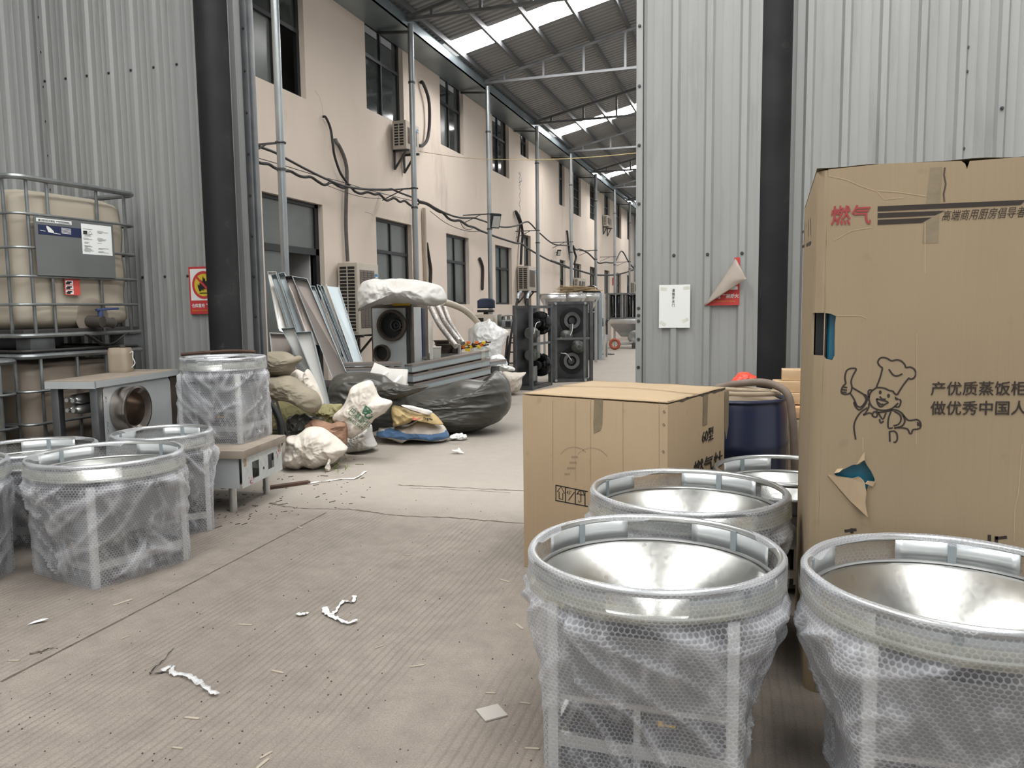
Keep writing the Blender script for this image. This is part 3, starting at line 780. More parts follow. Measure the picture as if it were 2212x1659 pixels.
def make_stove(label, R, half, H, seed, wrapped=True, rz=0.0, loc=(0, 0, 0), group='steel wok stoves', lit=True):
    r = thing('wok_stove', label, 'stove', loc, rz, group)
    hb = half
    zc = H - .075                                              # lower edge of the open collar
    # cabinet: corner posts, upper panels, base frame, dark works inside
    for sx in (-1, 1):
        for sy in (-1, 1):
            MB().box(min(sx * hb, sx * (hb - .032)), max(sx * hb, sx * (hb - .032)), min(sy * hb, sy * (hb - .032)), max(sy * hb, sy * (hb - .032)), .0, zc - .03).build('corner_post', M['panel_white'], r, bev=.002)
    for k in range(4):
        Mx = RZ(k * PI / 2)
        p = MB().box(-hb + .03, hb - .03, -hb + .006, -hb + .012, .245, zc - .10, Mx)
        p.build('side_panel', M['stove_panel'], r, ang=0)
    b = MB()
    for k in range(4):
        b.box(-hb + .02, hb - .02, -hb + .002, -hb + .016, .085, .125, RZ(k * PI / 2))
    b.build('base_frame', M['stainless'], r, ang=0)
    MB().box(-hb + .02, hb - .02, -hb + .02, hb - .02, .03, .05).build('bottom_shelf', M['dark_steel'], r, ang=0)
    bl = MB().lathe([(.0, -.07), (.09, -.07), (.11, -.045), (.11, .045), (.09, .07), (.05, .075), (.05, .12), (0, .12)], 28, T(-.08, -.10, .165) @ RX(PI / 2))
    bl.build('blower', M['black'], r)
    cbx = MB().box(.02, hb - .05, -hb + .018, -hb + .12, .125, .225).build('control_box', M['black'], r, bev=.005)
    MB().box(.05, .066, -hb + .0165, -hb + .018, .185, .201).box(.072, .10, -hb + .0165, -hb + .018, .187, .193).build('gold_mark', M['gold_print'], cbx, ang=0)
    MB().box(-.02, .0, -hb + .018, -hb + .03, .05, .245).box(-hb + .03, hb - .03, -hb + .012, -hb + .02, .225, .245).build('inner_frame', M['stainless'], r, ang=0)
    # bowl, collar plates, rim
    prof = [(R - .03, zc), (R - .045, zc - .004), (R * .62, zc - .115), (R * .36, zc - .20), (R * .34, zc - .25), (.0, zc - .25)]
    MB().lathe(prof, 72).build('bowl', M['cone'], r, ang=50)
    MB().torus(R - .012, .008, T(0, 0, zc), 72, 8).build('collar_ring', M['stainless'], r)
    random.seed(seed)
    a = seed * .4
    for k in range(4):
        aw = .95
        c = MB()
        a1 = a + aw
        c.lathe([(R - .012, zc + .004), (R - .012, H - .006)], 14, a0=a, a1=a1)
        c.build('collar_plate', M['collar'], r, solid=.002)
        a += PI / 2
    for k in range(4):
        aa = seed * .4 + .5 + k * PI / 2
        MB().box(R - .018, R - .008, -.012, .012, zc, H, RZ(aa)).build('collar_rib', M['panel_metal'], r, ang=0)
    MB().torus(R, .0125, T(0, 0, H), 84, 12).build('rim', M['stainless'], r)
    if wrapped:
        wm_, fo_ = wrap_shell(R, half, H, seed)
        wo = wm_.build('bubble_wrap', M['wrap'], r, ang=180)
        at_ = wo.data.attributes.new('fold', 'FLOAT', 'POINT'); at_.data.foreach_set('value', fo_[:len(wo.data.vertices)])
        # strips of clear tape round the wrap
        mb = MB(); ph = seed
        mb.grid(lambda u, v: V(((R + .021 + .002 * math.sin(7 * 2 * PI * u)) * math.cos(2 * PI * u), (R + .021) * math.sin(2 * PI * u), H - .025 - .05 * v + .008 * math.sin(2 * PI * u + ph))), 60, 1, closed=True)
        mb.build('tape_band', M['tape_clear'], r)
    return r
sg = 'bubble wrapped wok stoves'
make_stove('bubble wrapped stove with a wide shiny bowl, in front of the mid-size carton', .380, .272, .62, 1, rz=-.02, loc=(-.297, 2.40, 0), group=sg)
make_stove('bubble wrapped stove tucked between the square carton and the front bowl', .388, .262, .62, 2, rz=-.02, loc=(-.262, 3.235, 0), group=sg)
R4S = make_stove('bubble wrapped stove standing before the tall chef carton', .382, .272, .63, 6, rz=.05, loc=(.530, 2.34, 0), group=sg)
make_stove('bare unwrapped wok stove with a plain steel rim, in front of the blue drum', .352, .24, .56, 4, wrapped=False, rz=.2, loc=(.160, 4.06, 0), group='unwrapped stove')
make_stove('biggest bubble wrapped stove of the left row, wide rim, square foot', .376, .272, .62, 3, rz=-.232, loc=(-3.35, 3.305, 0), group=sg)
make_stove('smaller bubble wrapped stove at the foot of the steel counter', .288, .222, .62, 5, rz=-.66, loc=(-3.595, 3.995, 0), group=sg)
make_stove('bubble wrapped stove half hidden behind the biggest one, below the tube cabinet', .36, .25, .56, 7, rz=.4, loc=(-4.26, 3.62, 0), group=sg)
make_stove('bubble wrapped stove cut off by the left frame edge', .36, .25, .62, 8, rz=.15, loc=(-4.02, 2.80, 0), group=sg)
make_stove('bubble wrapped stove lifted onto the low steel counter, rusty bar on top', .290, .235, .60, 9, rz=.17, loc=(-3.76, 4.83, .442), group=sg)
pl = MB().box(-.262, .24, -.287, -.280, .055, .125).build('info_plate', M['paper'], R4S, bev=.01)
MB().box(-.252, -.15, -.2885, -.287, .07, .112).build('green_block', M['green_print'], pl, ang=0)
MB().box(-.05, .2, -.2885, -.287, .095, .105).build('plate_lettering', M['green_print'], pl, ang=0)
# rusty bar lying over its rim
b = MB(); b.tube(smooth_path([V((-4.04, 4.72, 1.072)), V((-3.88, 4.78, 1.084)), V((-3.70, 4.86, 1.092)), V((-3.53, 4.90, 1.084))], 5), .012, 8)
tag(b.build('iron_bar', M['rust']), 'bent rusty iron bar lying across the lifted stove', 'bar')

# ------------------------------------------------------------------ low steel counter
ang = math.atan2(.63, -.11) - PI / 2
ct = thing('steel_counter', 'low stainless counter on tubular legs holding one wrapped stove', 'counter', (-3.34, 4.43, 0), ang)
Lc, Dc = .64, .66    # along local y, depth to local -x
MB().box(-Dc, .03, -.03, Lc + .02, .385, .44).build('counter_top', M['dusty'], ct, bev=.004)
pn = MB(); x0 = .0
def plate_with_holes(mb, u0, u1, v0, v1, hs, put):
    us = sorted({u0, u1} | {h[i] for h in hs for i in (0, 1)}); vs_ = sorted({v0, v1} | {h[i] for h in hs for i in (2, 3)})
    for i in range(len(us) - 1):
        for j in range(len(vs_) - 1):
            cu, cv = (us[i] + us[i + 1]) / 2, (vs_[j] + vs_[j + 1]) / 2
            if any(h[0] < cu < h[1] and h[2] < cv < h[3] for h in hs): continue
            mb.add([put(us[i], vs_[j]), put(us[i + 1], vs_[j]), put(us[i + 1], vs_[j + 1]), put(us[i], vs_[j + 1])], [(0, 1, 2, 3)])
plate_with_holes(pn, 0, Lc, .175, .385, [(.15, .255, .21, .33), (.40, .50, .225, .335)], lambda u, v: V((0, u, v)))
pn.build('front_panel', M['film'], ct, ang=0, solid=.003)
MB().box(-Dc + .02, -.02, -.002, 0.002, .175, .385).build('end_panel', M['film'], ct, ang=0)
MB().box(-Dc + .03, -.06, .03, Lc - .03, .18, .19).box(-Dc + .02, -Dc + .03, .0, Lc, .18, .38).build('inner_tray', M['dark_steel'], ct, ang=0)
for x_, y_ in ((-.10, .05), (-.10, Lc - .07), (-Dc + .1, .05), (-Dc + .1, Lc - .07)):
    MB().cyl((x_, y_, 0), (x_, y_, .18), .026, .026, 20).build('leg', M['stainless'], ct)
k_ = MB().cyl((.001, .325, .252), (.004, .325, .252), .010, .010, 14); k_.build('hole_plug', M['black'], ct)
mk = MB()
for cy, cz, n, s in ((.10, .20, 7, 1), (.56, .30, 9, -1), (.53, .36, 5, 1), (.14, .19, 5, -1)):
    random.seed(int(cy * 100))
    pl = []
    for i in range(n):
        y_, z_ = cy + (random.random() - .5) * .07, cz + (random.random() - .5) * .05
        pl.append([(y_, z_), (y_ + .006, z_ + .012), (y_ + .012, z_ + .002)])
    strokes(mk, pl, lambda y_, z_: (V((.0015, y_, z_)), V((1, 0, 0))), .0035)
mk.build('marker_print', M['marker'], ct, ang=0)
dl = MB(); pl = []
for i in range(9): pl += [[(.0 + i * .07, .18), (min(.64, .09 + i * .07), .30)], [(.0 + i * .07, .38), (min(.64, .09 + i * .07), .27)]]
strokes(dl, pl, lambda y_, z_: (V((.0011, y_, z_)), V((1, 0, 0))), .0012); dl.build('film_lines', M['plate_grey'], ct, ang=0)
for y_ in (.045, .60):
    MB().box(.0005, .002, y_ - .02, y_ + .022, .32, .383).build('masking_tape', M['burlap'], ct, ang=0)

# ------------------------------------------------------------------ caged tanks
def make_ibc(label, loc, rz, full, mat, H=1.25):
    r = thing('caged_tank', label, 'tank', loc, rz, 'caged liquid tanks')
    Lx, Ly = 1.16, 1.06          # local: front (valve side) faces +x; y along the front
    hx, hy = Lx / 2, Ly / 2; zp = .13
    def tank(u, v):
        a = 2 * PI * u; n_ = 7.0
        z = zp + .035 + (H - .10 - zp) * v
        e = 1 - max(0, abs(v - .5) * 2 - .86) / .14; e = max(0.0, min(1, e)); sh = .82 + .18 * math.sqrt(e) if e < 1 else 1
        c, s = math.cos(a), math.sin(a)
        rx = (abs(c) ** n_ + abs(s) ** n_) ** (-1 / n_)
        bulge = 1 + .010 * math.sin(v * 6 * PI) + .012 * noise.noise(V((c * 3, s * 3, z * 4)))
        return V(((hx - .035) * c * rx * sh * bulge, (hy - .035) * s * rx * sh * bulge, z))
    t = MB(); t.grid(tank, 72, 30, closed=True)
    n0 = 30 * 72; t.add([tank(i / 72, 1) for i in range(72)], [tuple(range(72))]); t.add([tank(i / 72, 0) for i in range(72)], [tuple(range(71, -1, -1))])
    t.build('tank', mat, r, ang=60)
    def ring(z, ex=0, rad=.09):
        pts = []
        for cx, cy, a0 in ((hx - rad, hy - rad, 0), (-hx + rad, hy - rad, 90), (-hx + rad, -hy + rad, 180), (hx - rad, -hy + rad, 270)):
            for k in range(6): a = math.radians(a0 + 18 * k); pts.append(V((cx + (rad + ex) * math.cos(a), cy + (rad + ex) * math.sin(a), z)))
        return pts
    for z in ([.35, .553, .757, .995] if full else [.32, .58, .82]):
        MB().tube(ring(z, .004), .0105, 8, closed=True).build('cage_ring', M['cage'], r)
    MB().tube(ring(H, .006), .021, 8, closed=True).build('top_rail', M['cage'], r)
    for y in (-.42, -.26, .16, .42) if full else (-.40, -.1, .16, .40):
        for s in (1, -1):
            MB().bar((s * (hx - .012), y, zp), (s * (hx - .012), y, H), .02, .016).build('cage_upright', M['cage'], r, bev=.003)
    for x in (-.42, -.15, .15, .46):
        MB().bar((x, -hy + .012, zp), (x, -hy + .012, H), .02, .016).build('cage_upright', M['cage'], r, bev=.003)
    p = MB(); p.tube(ring(zp - .005, .01), .017, 8, closed=True)
    p.build('base_rail', M['cage'], r)
    MB().box(-hx + .02, hx - .02, -hy + .02, hy - .02, zp - .02, zp + .04).build('pallet_deck', M['pallet_dark'], r, bev=.01)
    for x in (-hx + .14, hx - .09):
        for y in (-hy + .16, 0 if x < 0 else -hy + .16, hy - .09):
            f = MB(); f.box(x - .08, x + .08, y - .10, y + .10, .0, zp - .02); f.build('pallet_foot', M['cage'], r, bev=.015)
    MB().tube(ring(.012, -.01), .012, 6, closed=True).build('skid', M['pallet_dark'], r)
    if full:
        fx = hx + .017
        # big grey plate with two papers
        pl = MB().box(fx, fx + .006, -.40, .27, .56, .985).build('label_plate', M['plate_grey'], r, ang=0)
        MB().box(fx + .0065, fx + .0075, -.02, .25, .735, .965).build('data_sheet', M['paper'], pl, ang=0)
        ln = MB(); random.seed(5); pls = []
        for i in range(26):
            z = .95 - i * .0078; k = -.0
            for y0_, y1_ in ((-.01, .09), (.115, .235)):
                if random.random() < .62: pls.append([(y0_ + random.random() * .01, z), (y0_ + (y1_ - y0_) * (.3 + .6 * random.random()), z)])
        strokes(ln, pls, lambda y, z: (V((fx + .0076, y, z)), V((1, 0, 0))), .0026); ln.build('fine_print', M['plate_grey'], pl, ang=0)
        MB().box(fx + .0076, fx + .0082, -.005, .03, .885, .912).build('black_mark', M['black_print'], pl, ang=0)
        d_ = MB().prism([(0, -.017), (.017, 0), (0, .017), (-.017, 0)], basis((fx + .0077, .055, .897), V((0, 1, 0)), V((0, 0, 1)), V((1, 0, 0))), .0005); d_.build('hazard_diamond', M['plate_grey'], pl, ang=0)
        d_ = MB().prism([(0, -.013), (.013, 0), (0, .013), (-.013, 0)], basis((fx + .0082, .055, .897), V((0, 1, 0)), V((0, 0, 1)), V((1, 0, 0))), .0005); d_.build('hazard_diamond', M['paper'], pl, ang=0)
        MB().box(fx + .0065, fx + .0075, -.385, -.10, .945, .972).build('barcode_label', M['paper'], pl, ang=0)
        bc = MB(); random.seed(2); y = -.37
        while y < -.24: w_ = .002 + random.random() * .004; bc.box(fx + .0076, fx + .008, y, y + w_, .949, .964); y += w_ + .003
        bc.box(fx + .0076, fx + .008, -.23, -.12, .957, .962); bc.box(fx + .0076, fx + .008, -.21, -.11, .949, .953); bc.build('barcode', M['black_print'], pl, ang=0)
        MB().box(fx + .0065, fx + .0075, -.375, -.022, .855, .925).build('blue_label', M['navy'], pl, ang=0)
        lg = MB(); c_ = V((fx + .0078, -.285, .89))
        lg.prism([(.03 * math.cos(a) + .012 * math.sin(2 * a), .018 * math.sin(a)) for a in [2 * PI * i / 20 for i in range(20)]], basis(c_, V((0, .8, -.6)), V((0, .6, .8)), V((1, 0, 0))), .0005)
        lg.build('leaf_emblem', M['white_print'], pl, ang=0)
        pls = [[(-.36, .884), (-.32, .880)], [(-.255, .872), (-.20, .868)]] + [[(-.19, .915 - i * .009), (-.11, .912 - i * .009)] for i in range(5)]
        lg = MB(); strokes(lg, pls, lambda y, z: (V((fx + .0076, y, z)), V((1, 0, 0))), .004); lg.build('blue_label_text', M['white_print'], pl, ang=0)
        # red handling sticker with three little pictures
        s_ = MB().box(fx - .030, fx - .027, -.165, -.035, .42, .55).build('handling_sticker', M['sticker_red'], r, ang=0)
        for i in range(3):
            z = .428 + i * .036
            q = MB().box(fx - .027, fx - .0263, -.158, -.093, z, z + .03).build('sticker_picture', M['white_print'], s_, ang=0)
            MB().box(fx - .0263, fx - .0258, -.155, -.12, z + .002, z + .016).box(fx - .0263, fx - .0258, -.145, -.105, z + .013, z + .024).build('picture_ink', M['black_print'], s_, ang=0)
        # valve
        v_ = MB(); v_.cyl((hx - .06, .04, zp + .09), (hx + .10, .06, zp + .085), .05, .045, 20); v_.cyl((hx + .10, .06, zp + .085), (hx + .105, .14, zp + .075), .036, .038, 20); v_.torus(.036, .008, T(hx + .105, .14, zp + .075) @ RX(PI / 2), 20, 8)
        vo = v_.build('valve', M['valve_black'], r)
        h_ = MB(); h_.cyl((hx + .08, .055, zp + .10), (hx + .08, .055, zp + .175), .02, .02, 14); h_.bar((hx + .08, .02, zp + .178), (hx + .10, .20, zp + .186), .035, .018); h_.build('valve_handle', M['valve_blue'], vo, bev=.004)
        MB().lathe([(0, 0), (.13, 0), (.15, -.012)], 32, T(hx - .024, .08, zp + .12) @ RY(PI / 2)).build('valve_recess', M['tank_dark'], r)
        # dented tray lip under the valve
        dp = MB(); dp.grid(lambda u, v: V((hx + .01 + .03 * v, -.05 + .40 * u, zp - .01 - .10 * math.sin(PI * u) ** 1.5 * (1 - v * .2))), 20, 3); dp.build('valve_tray', M['pallet_dark'], r, solid=.006)
    return r
pc, pr = at(70, 600, 5.6), at(272, 600, 6.35)
fd = V((pr.x - pc.x, pr.y - pc.y, 0)).normalized()      # along the front, away from the camera
fn_ = V((fd.y, -fd.x, 0))                                # front normal
mid = (V((pc.x, pc.y, 0)) + V((pr.x, pr.y, 0))) / 2
cen = mid - fn_ * .58 + fd * .02
rz_i = math.atan2(fn_.y, fn_.x)
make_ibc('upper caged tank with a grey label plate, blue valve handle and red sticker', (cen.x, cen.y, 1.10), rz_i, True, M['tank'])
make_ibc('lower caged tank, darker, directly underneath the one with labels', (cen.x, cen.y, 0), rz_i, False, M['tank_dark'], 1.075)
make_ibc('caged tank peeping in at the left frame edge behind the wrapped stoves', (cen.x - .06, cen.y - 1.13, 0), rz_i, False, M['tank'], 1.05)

# ------------------------------------------------------------------ tube cabinet lying beside the tanks
zc = .92
A_, B_, C_ = on_z(205, 822, zc), on_z(378, 797, zc), on_z(66, 826, zc)
ly = V((B_.x - A_.x, B_.y - A_.y, 0)); Lm = ly.length; ly.normalize()
lx = V((ly.y, -ly.x, 0)); Wm = .35
tc_ = thing('tube_cabinet', 'dusty steel cabinet with a polished round opening and four bottle-ended tubes', 'cabinet', (A_.x, A_.y, 0), math.atan2(ly.y, ly.x))
# local: x along the long side, +... side facing camera is -y
MB().box(-.03, Lm, -.02, Wm, zc - .045, zc).build('top_plate', M['dusty'], tc_, bev=.004)
MB().box(-.036, Lm, -.026, -.02, zc - .05, zc - .006).box(-.036, -.03, -.026, Wm, zc - .055, zc - .006).build('top_edge', M['film'], tc_, ang=0)
for x, y in ((.03, .02), (.03, Wm - .04), (Lm - .05, .02), (Lm - .05, Wm - .04)):
    MB().box(x - .028, x + .028, y - .028, y + .028, 0, zc - .045).build('corner_post', M['mid_steel'], tc_, bev=.004)
pn = MB(); hc, hz, hr_ = .285, zc - .235, .152
nn = 40
outer = []; inner = []
for i in range(nn):
    a = 2 * PI * i / nn; c, s = math.cos(a), math.sin(a)
    inner.append(V((hc + hr_ * c, -.008, hz + hr_ * s)))
    k = 1 / max(abs(c) / .22 if c < 0 else abs(c) / (Lm - hc - .08), abs(s) / .195 if s > 0 else abs(s) / .65)
    outer.append(V((hc + k * c, -.008, hz + k * s)))
pn.add(inner + outer, [(i, (i + 1) % nn, nn + (i + 1) % nn, nn + i) for i in range(nn)])
pn.build('side_panel', M['film'], tc_, ang=0, solid=.003)
MB().box(Lm - .10, Lm - .005, -.012, .0, .05, zc - .05).build('end_strip', M['burner'], tc_, ang=0)
MB().box(Lm - .004, Lm + .02, -.015, Wm, .05, zc - .08).build('end_panel', M['film'], tc_, ang=0)
rg = MB().lathe([(hr_ - .012, .0), (hr_ + .012, .0), (hr_ + .012, .09), (hr_ + .022, .10), (hr_ + .022, .115), (hr_ + .004, .118), (hr_ - .004, .11), (hr_ - .03, .09), (hr_ - .032, .0), (hr_ - .04, -.06), (.0, -.06)], 56, T(hc, -.012, hz) @ RX(PI / 2))
rg.build('flue_ring', M['chrome_ring'], tc_, ang=40)
MB().torus(.10, .006, T(hc - .01, .045, hz - .01) @ RX(PI / 2), 40, 8).build('inner_ring', M['chrome_ring'], tc_)
for i, (y, z) in enumerate(((.12, zc - .135), (.18, zc - .135), (.12, zc - .205), (.18, zc - .205))):
    tb = MB().lathe([(.0, .0), (.014, .0), (.014, .03), (.018, .034), (.032, .07), (.034, .10), (.034, .30), (0, .30)], 20, T(-.05 + .02 * (i % 2), y + .02, z) @ RY(PI / 2))
    tb.build('tube_end', M['stainless'], tc_)
pls = [[(.085, zc - .12), (.09, zc - .14), (.10, zc - .125), (.10, zc - .145)], [(.082, zc - .15), (.095, zc - .155), (.088, zc - .165)], [(.085, zc - .30), (.10, zc - .31), (.088, zc - .33), (.10, zc - .335)], [(.085, zc - .35), (.098, zc - .365), (.086, zc - .385)]]
mk = MB(); strokes(mk, pls, lambda x, z: (V((x, -.0105, z)), V((0, -1, 0))), .004); mk.build('marker_scrawl', M['black_print'], tc_, ang=0)

# jerrican on the cabinet
jp = on_z(247, 806, .92) + V((-.03, .10, 0))
jr = thing('jerrican', 'dusty beige jerrican with a thin wire handle, on the tube cabinet', 'jerrican', (jp.x, jp.y, .92), .3)
def jf(u, v):
    a = 2 * PI * u; n_ = 5; c, s = math.cos(a), math.sin(a); rx = (abs(c) ** n_ + abs(s) ** n_) ** (-1 / n_)
    k = 1.0 if .06 < v < .8 else (.96 if v < .5 else 1 - (v - .8) * .5)
    return V((.078 * c * rx * k, .07 * s * rx * k, .19 * v))
j = MB(); j.grid(jf, 40, 14, closed=True); j.add([jf(i / 40, 1) for i in range(40)], [tuple(range(40))]); j.build('body', pm('beige jerrican plastic', (.36, .295, .225), .7, 0, (.31, .25, .19), 4), jr, ang=40)
MB().cyl((.02, 0, .185), (.02, 0, .215), .022, .022, 16).build('cap', M['valve_black'], jr)
MB().tube(smooth_path([V((.078, 0, .15)), V((.10, 0, .16)), V((.098, 0, .11)), V((.112, 0, .07)), V((.085, 0, .035))], 5), .0035, 6).build('wire_handle', M['paper'], jr)

# ------------------------------------------------------------------ signs on the walls
fx0, fz1 = on_y(408, 597, HY - .03).x, 1.69
sgn = thing('no_fire_sign', 'red and white no fire sign half hidden by the black column', 'sign', (fx0 + .15, HY - .03, 1.365))
SW, SH = .30, .40
MB().box(-.15, .15, -.002, .002, 0, SH).build('sign_board', M['red_print'], sgn, ang=0)
MB().box(-.135, .135, -.003, -.002, .115, SH - .018).build('white_field', M['white_print'], sgn, ang=0)
FB = basis((0, -.0032, .245), V((1, 0, 0)), V((0, 0, 1)), V((0, -1, 0)))
MB().lathe([(0, 0), (.098, 0)], 40, FB).build('yellow_disc', M['yellow_print'], sgn, ang=0)
MB().lathe([(.095, .0008), (.118, .0008)], 48, FB).build('red_ring', M['red_print'], sgn, ang=0)
fl = [(-.045, -.055), (-.06, -.02), (-.062, .01), (-.045, -.005), (-.042, .022), (-.03, .012), (-.03, .045), (-.012, .03), (-.006, .078), (.008, .05), (.016, .062), (.02, .03), (.036, .04), (.038, .008), (.05, -.01), (.044, -.045), (.03, -.06), (.034, -.035), (.018, -.02), (.012, -.045), (0, -.03), (-.008, -.055), (-.02, -.035), (-.026, -.05)]
MB().prism(fl, FB @ T(0, 0, .0003), .0004).box(-.045, .045, -.0042, -.0035, .172, .181).build('flame_picture', M['black_print'], sgn, ang=0)
sb = MB(); strokes(sb, [[(-.072, .072), (.072, -.072)]], lambda x, y: (FB @ V((x, y, .0008)), V((0, -1, 0))), .02); sb.build('red_slash', M['red_print'], sgn, ang=0)
TB = basis((-.132, -.0032, .058), V((1, 0, 0)), V((0, 0, 1)), V((0, -1, 0)))
text_mesh('仓库重地 严禁烟火', .036, M['white_print'], TB, 'sign_text', sgn, off=.0006, sx=.92)
text_mesh('Warehouse Is Strictly Prohibited To Fireworks', .0155, M['gold_print'], TB @ T(.004, -.032, 0), 'sign_subtext', sgn, sx=.82)
# notice paper
pp = on_y(1424, 617, HY - .027)
nt_ = thing('paper_notice', 'white paper sheet with one column of characters, taped to the grey door', 'notice', (pp.x + .107, HY - .027, 1.532 - .30))
MB().box(-.107, .107, -.0035, -.0027, 0, .30).build('sheet', M['paper'], nt_, ang=0)
for i, ch in enumerate('请随手关门'):
    text_mesh(ch, .024, M['brown_print'], basis((-.018, -.0052, .252 - i * .026), V((1, 0, 0)), V((0, 0, 1)), V((0, -1, 0))), 'notice_character', nt_, sx=.85)
for x, z, a in ((-.08, .03, .6), (.075, .05, -.5), (-.075, .27, .1), (.08, .275, -.1)):
    MB().box(-.022, .022, -.0006, 0, -.012, .012, T(x, -.0038, z) @ RY(a)).build('clear_tape', M['tape_clear'], nt_, ang=0)
# folded-over sign
sx1 = on_y(1597, 659, HY - .03).x; zb = on_y(1597, 659, HY - .03).z; zt = on_y(1597, 556, HY - .03).z
fs = thing('curled_sign', 'red warning sign on the grey door, its corner peeled down showing grey back', 'sign', (sx1, HY - .03, zb))
Wf, Hf = .235, zt - zb
MB().prism([(0, 0), (-.235, 0), (-.012, .30), (-.036, Hf - .015), (-.036, Hf), (0, Hf)], basis((0, 0, 0), V((1, 0, 0)), V((0, 0, 1)), V((0, -1, 0))), .002).build('sign_board', M['red_print'], fs, ang=0)
TB = basis((-.118, -.0024, .052), V((1, 0, 0)), V((0, 0, 1)), V((0, -1, 0)))
text_mesh('严禁烟火', .030, M['white_print'], TB, 'sign_text', fs, off=.0005, sx=.95)
text_mesh('重地', .030, M['white_print'], TB @ T(-.064, -.004, 0), 'sign_text', fs, off=.0005, sx=.95)
text_mesh('Is Strictly Prohibited To Fireworks', .013, M['gold_print'], TB @ T(-.055, -.028, 0), 'sign_subtext', fs, sx=.8)
MB().box(-.10, -.012, -.0028, -.002, .105, .128).build('white_field', M['white_print'], fs, ang=0)
fl_ = MB()
def flap(u, v):
    a = V((-.235, -.006, -.006)); b = V((-.028, -.004, Hf - .008)); tip = V((.045, -.075, .175))
    e = a.lerp(b, u); p = e.lerp(tip, v * (1 - .0 * u)); p.y -= .03 * math.sin(PI * v) * (1 - abs(2 * u - 1) * .4); return p
fl_.grid(flap, 12, 10)
fl_.build('peeled_corner', M['conduit'] if False else pm('dull sign back', (.30, .255, .215), .7, 0, (.36, .31, .27), 9), fs, solid=.002)
# ------------------------------------------------------------------ mid-size carton
def local_of(loc, rz): return (T(*loc) @ RZ(rz)).inverted()
def on_plane(px, py, p, n): d = ray(px, py); return CO + d * ((p - CO).dot(n) / d.dot(n))
def plate_poly(mb, outer, holes, M4, t):
    loops = [outer] + holes; flat = [p for l in loops for p in l]
    tris = geometry.tessellate_polygon([[V((x, y, 0)) for x, y in l] for l in loops])
    n = len(flat); vs = [M4 @ V((x, y, 0)) for x, y in flat] + [M4 @ V((x, y, -t)) for x, y in flat]; fs = []
    for a, b, c in tris:
        ar = (flat[b][0] - flat[a][0]) * (flat[c][1] - flat[a][1]) - (flat[b][1] - flat[a][1]) * (flat[c][0] - flat[a][0])
        if ar < 0: b, c = c, b
        fs += [(a, b, c), (n + c, n + b, n + a)]
    o = 0
    for l in loops:
        m = len(l)
        for i in range(m): fs.append((o + i, o + (i + 1) % m, n + o + (i + 1) % m, n + o + i))
        o += m
    mb.add(vs, fs); return mb
FL, FR, BR = V((-1.172, 3.887, 0)), V((-.39, 3.637, 0)), V((-.099, 4.334, 0))
cx = (FR - FL); Wc = cx.length; rz_c = math.atan2(cx.y, cx.x); Dp = (BR - FR).length; Hc = .94
bx = thing('square_carton', 'square brown carton with taped seams, model number and handling symbols', 'carton', FL, rz_c)
LI = local_of(FL, rz_c)
MB().box(0, Wc, 0, Dp, .0, Hc - .012).build('carton_body', M['card'], bx, bev=.006)
# four top flaps, slightly warped, a gap between the long pair
def flapz(x, y): return Hc - .008 + .012 * math.sin(PI * x / Wc) * math.sin(PI * y / Dp) + .004 * noise.noise(V((x * 6, y * 6, 1)))
for a, b, dz in ((0, Dp * .49, .004), (Dp * .505, Dp, .007)):
    g_ = MB(); g_.grid(lambda u, v: V((Wc * u, a + (b - a) * v, flapz(Wc * u, a + (b - a) * v) + dz + (.006 * math.sin(PI * u) if (a == 0 and v > .9) else 0))), 16, 6)
    g_.build('top_flap', M['card'], bx, solid=.005)
e_ = MB(); random.seed(4)
strokes(e_, [[(Wc * .985, y) for y in [Dp * i / 14 for i in range(15)]]], lambda x, y: (V((x + .008 * random.random() + .006, y, Hc - .004 - .010 * random.random())), V((1, 0, 0))), .012)
e_.build('torn_edge', M['debris'], bx, ang=0)
FP, FN = FL + V((0, 0, 0)), V((cx.y, -cx.x, 0)).normalized()
def carton_front(px, py): return LI @ on_plane(px, py, FP, FN), V((0, -1, 0))
SP, SN = FR, V((cx.x, cx.y, 0)).normalized()
def carton_side(px, py): return LI @ on_plane(px, py, SP, SN), V((1, 0, 0))
fm = MB()
strokes(fm, [[(1201, 1048), (1270, 1062)], [(1201, 1081), (1270, 1094)], [(1201, 1047), (1201, 1082)], [(1222, 1052), (1222, 1086)], [(1243, 1056), (1243, 1090)], [(1264, 1060), (1264, 1094)]], carton_front, .0055)
strokes(fm, [[(1208, 1077), (1208, 1062), (1204, 1062), (1212, 1051), (1220, 1066), (1216, 1065), (1216, 1079), (1208, 1077)], [(1241, 1063), (1228, 1081)], [(1246, 1068), (1250, 1062), (1255, 1059), (1260, 1062), (1263, 1070)], [(1246, 1068), (1250, 1066), (1255, 1070), (1259, 1068), (1263, 1071)], [(1255, 1060), (1255, 1084), (1251, 1085), (1250, 1081)]], carton_front, .0045)
fm.build('handling_symbols', M['black_print'], bx, ang=0)
o_ = carton_front(1224, 1067)[0]
text_fit('45°', M['black_print'], basis(o_ - V((0, .0015, 0)), V((1, 0, 0)), V((0, 0, 1)), V((0, -1, 0))), .030, .020, 'degree_mark', bx)
rg = MB(); pls = []
for c_, r_, a0, a1 in (((1240, 1000), 34, 215, 320), ((1278, 1008), 40, 225, 330)):
    for k in range(22):
        a = math.radians(a0 + (a1 - a0) * k / 22); pls.append([(c_[0] + r_ * math.cos(a), c_[1] + r_ * math.sin(a) - 1.5), (c_[0] + r_ * math.cos(a) + .5, c_[1] + r_ * math.sin(a) + 1.5)])
